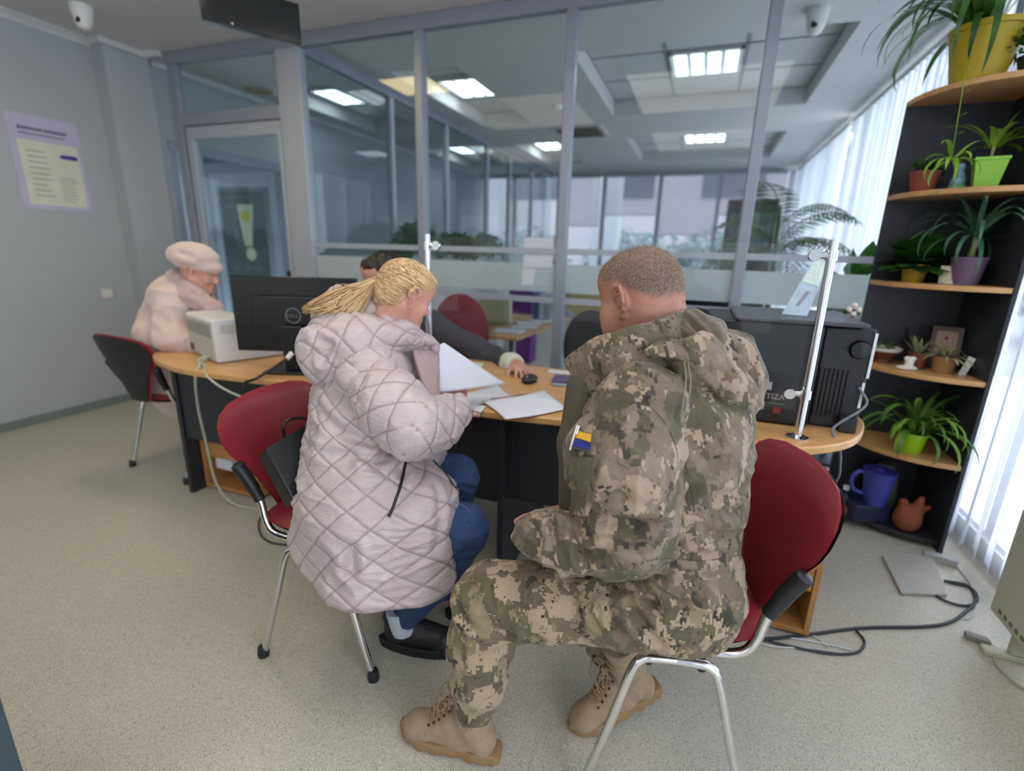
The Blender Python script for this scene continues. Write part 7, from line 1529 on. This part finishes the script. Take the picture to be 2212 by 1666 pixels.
obj('upper_sheet', gq([(1130, 578), (1193, 578), (1196, 515), (1132, 513)]), M_paper, sh2); obj('lower_sheet', gq([(1126, 616), (1152, 616), (1158, 580), (1128, 580)]), M_paper, sh2)
bk = thing('binder_cabinet', 'tall dark cabinet of green binders beyond the right mullion', 'cabinet', (.5, 6.0, 0)); obj('carcass', MB().box(.18, .66, 6.0, 6.35, 0, .02).box(.18, .20, 6.0, 6.35, .02, 1.86).box(.64, .66, 6.0, 6.35, .02, 1.86).box(.2, .64, 6.33, 6.35, .02, 1.86).box(.2, .64, 6, 6.33, 1.84, 1.86).box(.2, .64, 6, 6.33, 1.36, 1.38).box(.2, .64, 6, 6.33, .88, .90), mat('dark_walnut', srgb(62, 46, 42), .5), bk)
for k in range(6): tag(obj('green_binder', MB().box(.21+.07*k, .27+.07*k, 6.03, 6.30, 1.3805, 1.72), mat('binder_green', srgb(52, 92, 92), .5) if k == 0 else bpy.data.materials['binder_green'], bevel=.002), 'grey green binder in the row inside the dark cabinet', 'binder', 'green binders in the dark cabinet')
single('office_monitor', MB().cbox((.08, 3.42, .98), (.18, .02, .11), rz=.1).cbox((.08, 3.44, .8), (.03, .02, .09)).cbox((.08, 3.44, .708), (.1, .07, .007)), M_blackgloss, 'dark monitor beyond the glass, right of the cropped head', 'monitor', bevel=.004)
single('office_table', MB().box(-.35, .5, 3.24, 3.9, .675, .70).box(-.33, -.29, 3.28, 3.86, 0, .675).box(.44, .48, 3.28, 3.86, 0, .675), M_dark, 'dark table beyond the glass carrying the office monitor', 'table', bevel=.002)
# ---- outside
single('white_column', MB().box(-2.55, -1.95, 12.0, 12.6, -.4, 6), mat('column_white', srgb(214, 220, 230), .8), 'white column outside the far windows', 'column')
fb_ = thing('facade', 'grey mauve building front outside the far windows', 'building', (0, 24, -.4)); obj('wall', MB().box(-22, 22, 24, 25, -.4, 14), M_fac, fb_)
for k in range(9): obj('window', MB().box(-18+4.4*k, -15.6+4.4*k, 23.95, 24.02, 3.6, 5.6), mat('far_glass', srgb(90, 96, 110), .2) if k == 0 else bpy.data.materials['far_glass'], fb_)
M_frostleaf = leaf_mat('frosty_leaf', srgb(120, 142, 140), srgb(186, 200, 204), .3)
for k, (x, y, r_b) in enumerate(((-4.6, 13.2, 1.3), (-1.9, 14.8, 1.5), (.2, 13.0, 1.3), (2.6, 13.6, 1.4), (5.4, 14.5, 1.6))):
    t = thing('garden_shrub', ['shrub outside the far windows, leftmost', 'shrub outside the far windows, behind the white column', 'shrub outside the far windows in line with the cropped head', 'shrub outside the far windows, beyond the binder cabinet', 'shrub outside the far windows, rightmost'][k], 'shrub', (x, y, -.4), 'frosty shrubs outside'); obj('foliage', bush((x, y, .55), (r_b, r_b, 1.35), 1500, .22, 80+k), M_frostleaf, t, angle=180); obj('stem', MB().tube([(x, y, -.4), (x, y, .6)], .06, 8), M_frostleaf, t)
print('objects', len(bpy.data.objects), 'verts', sum(len(m.vertices) for m in bpy.data.meshes))
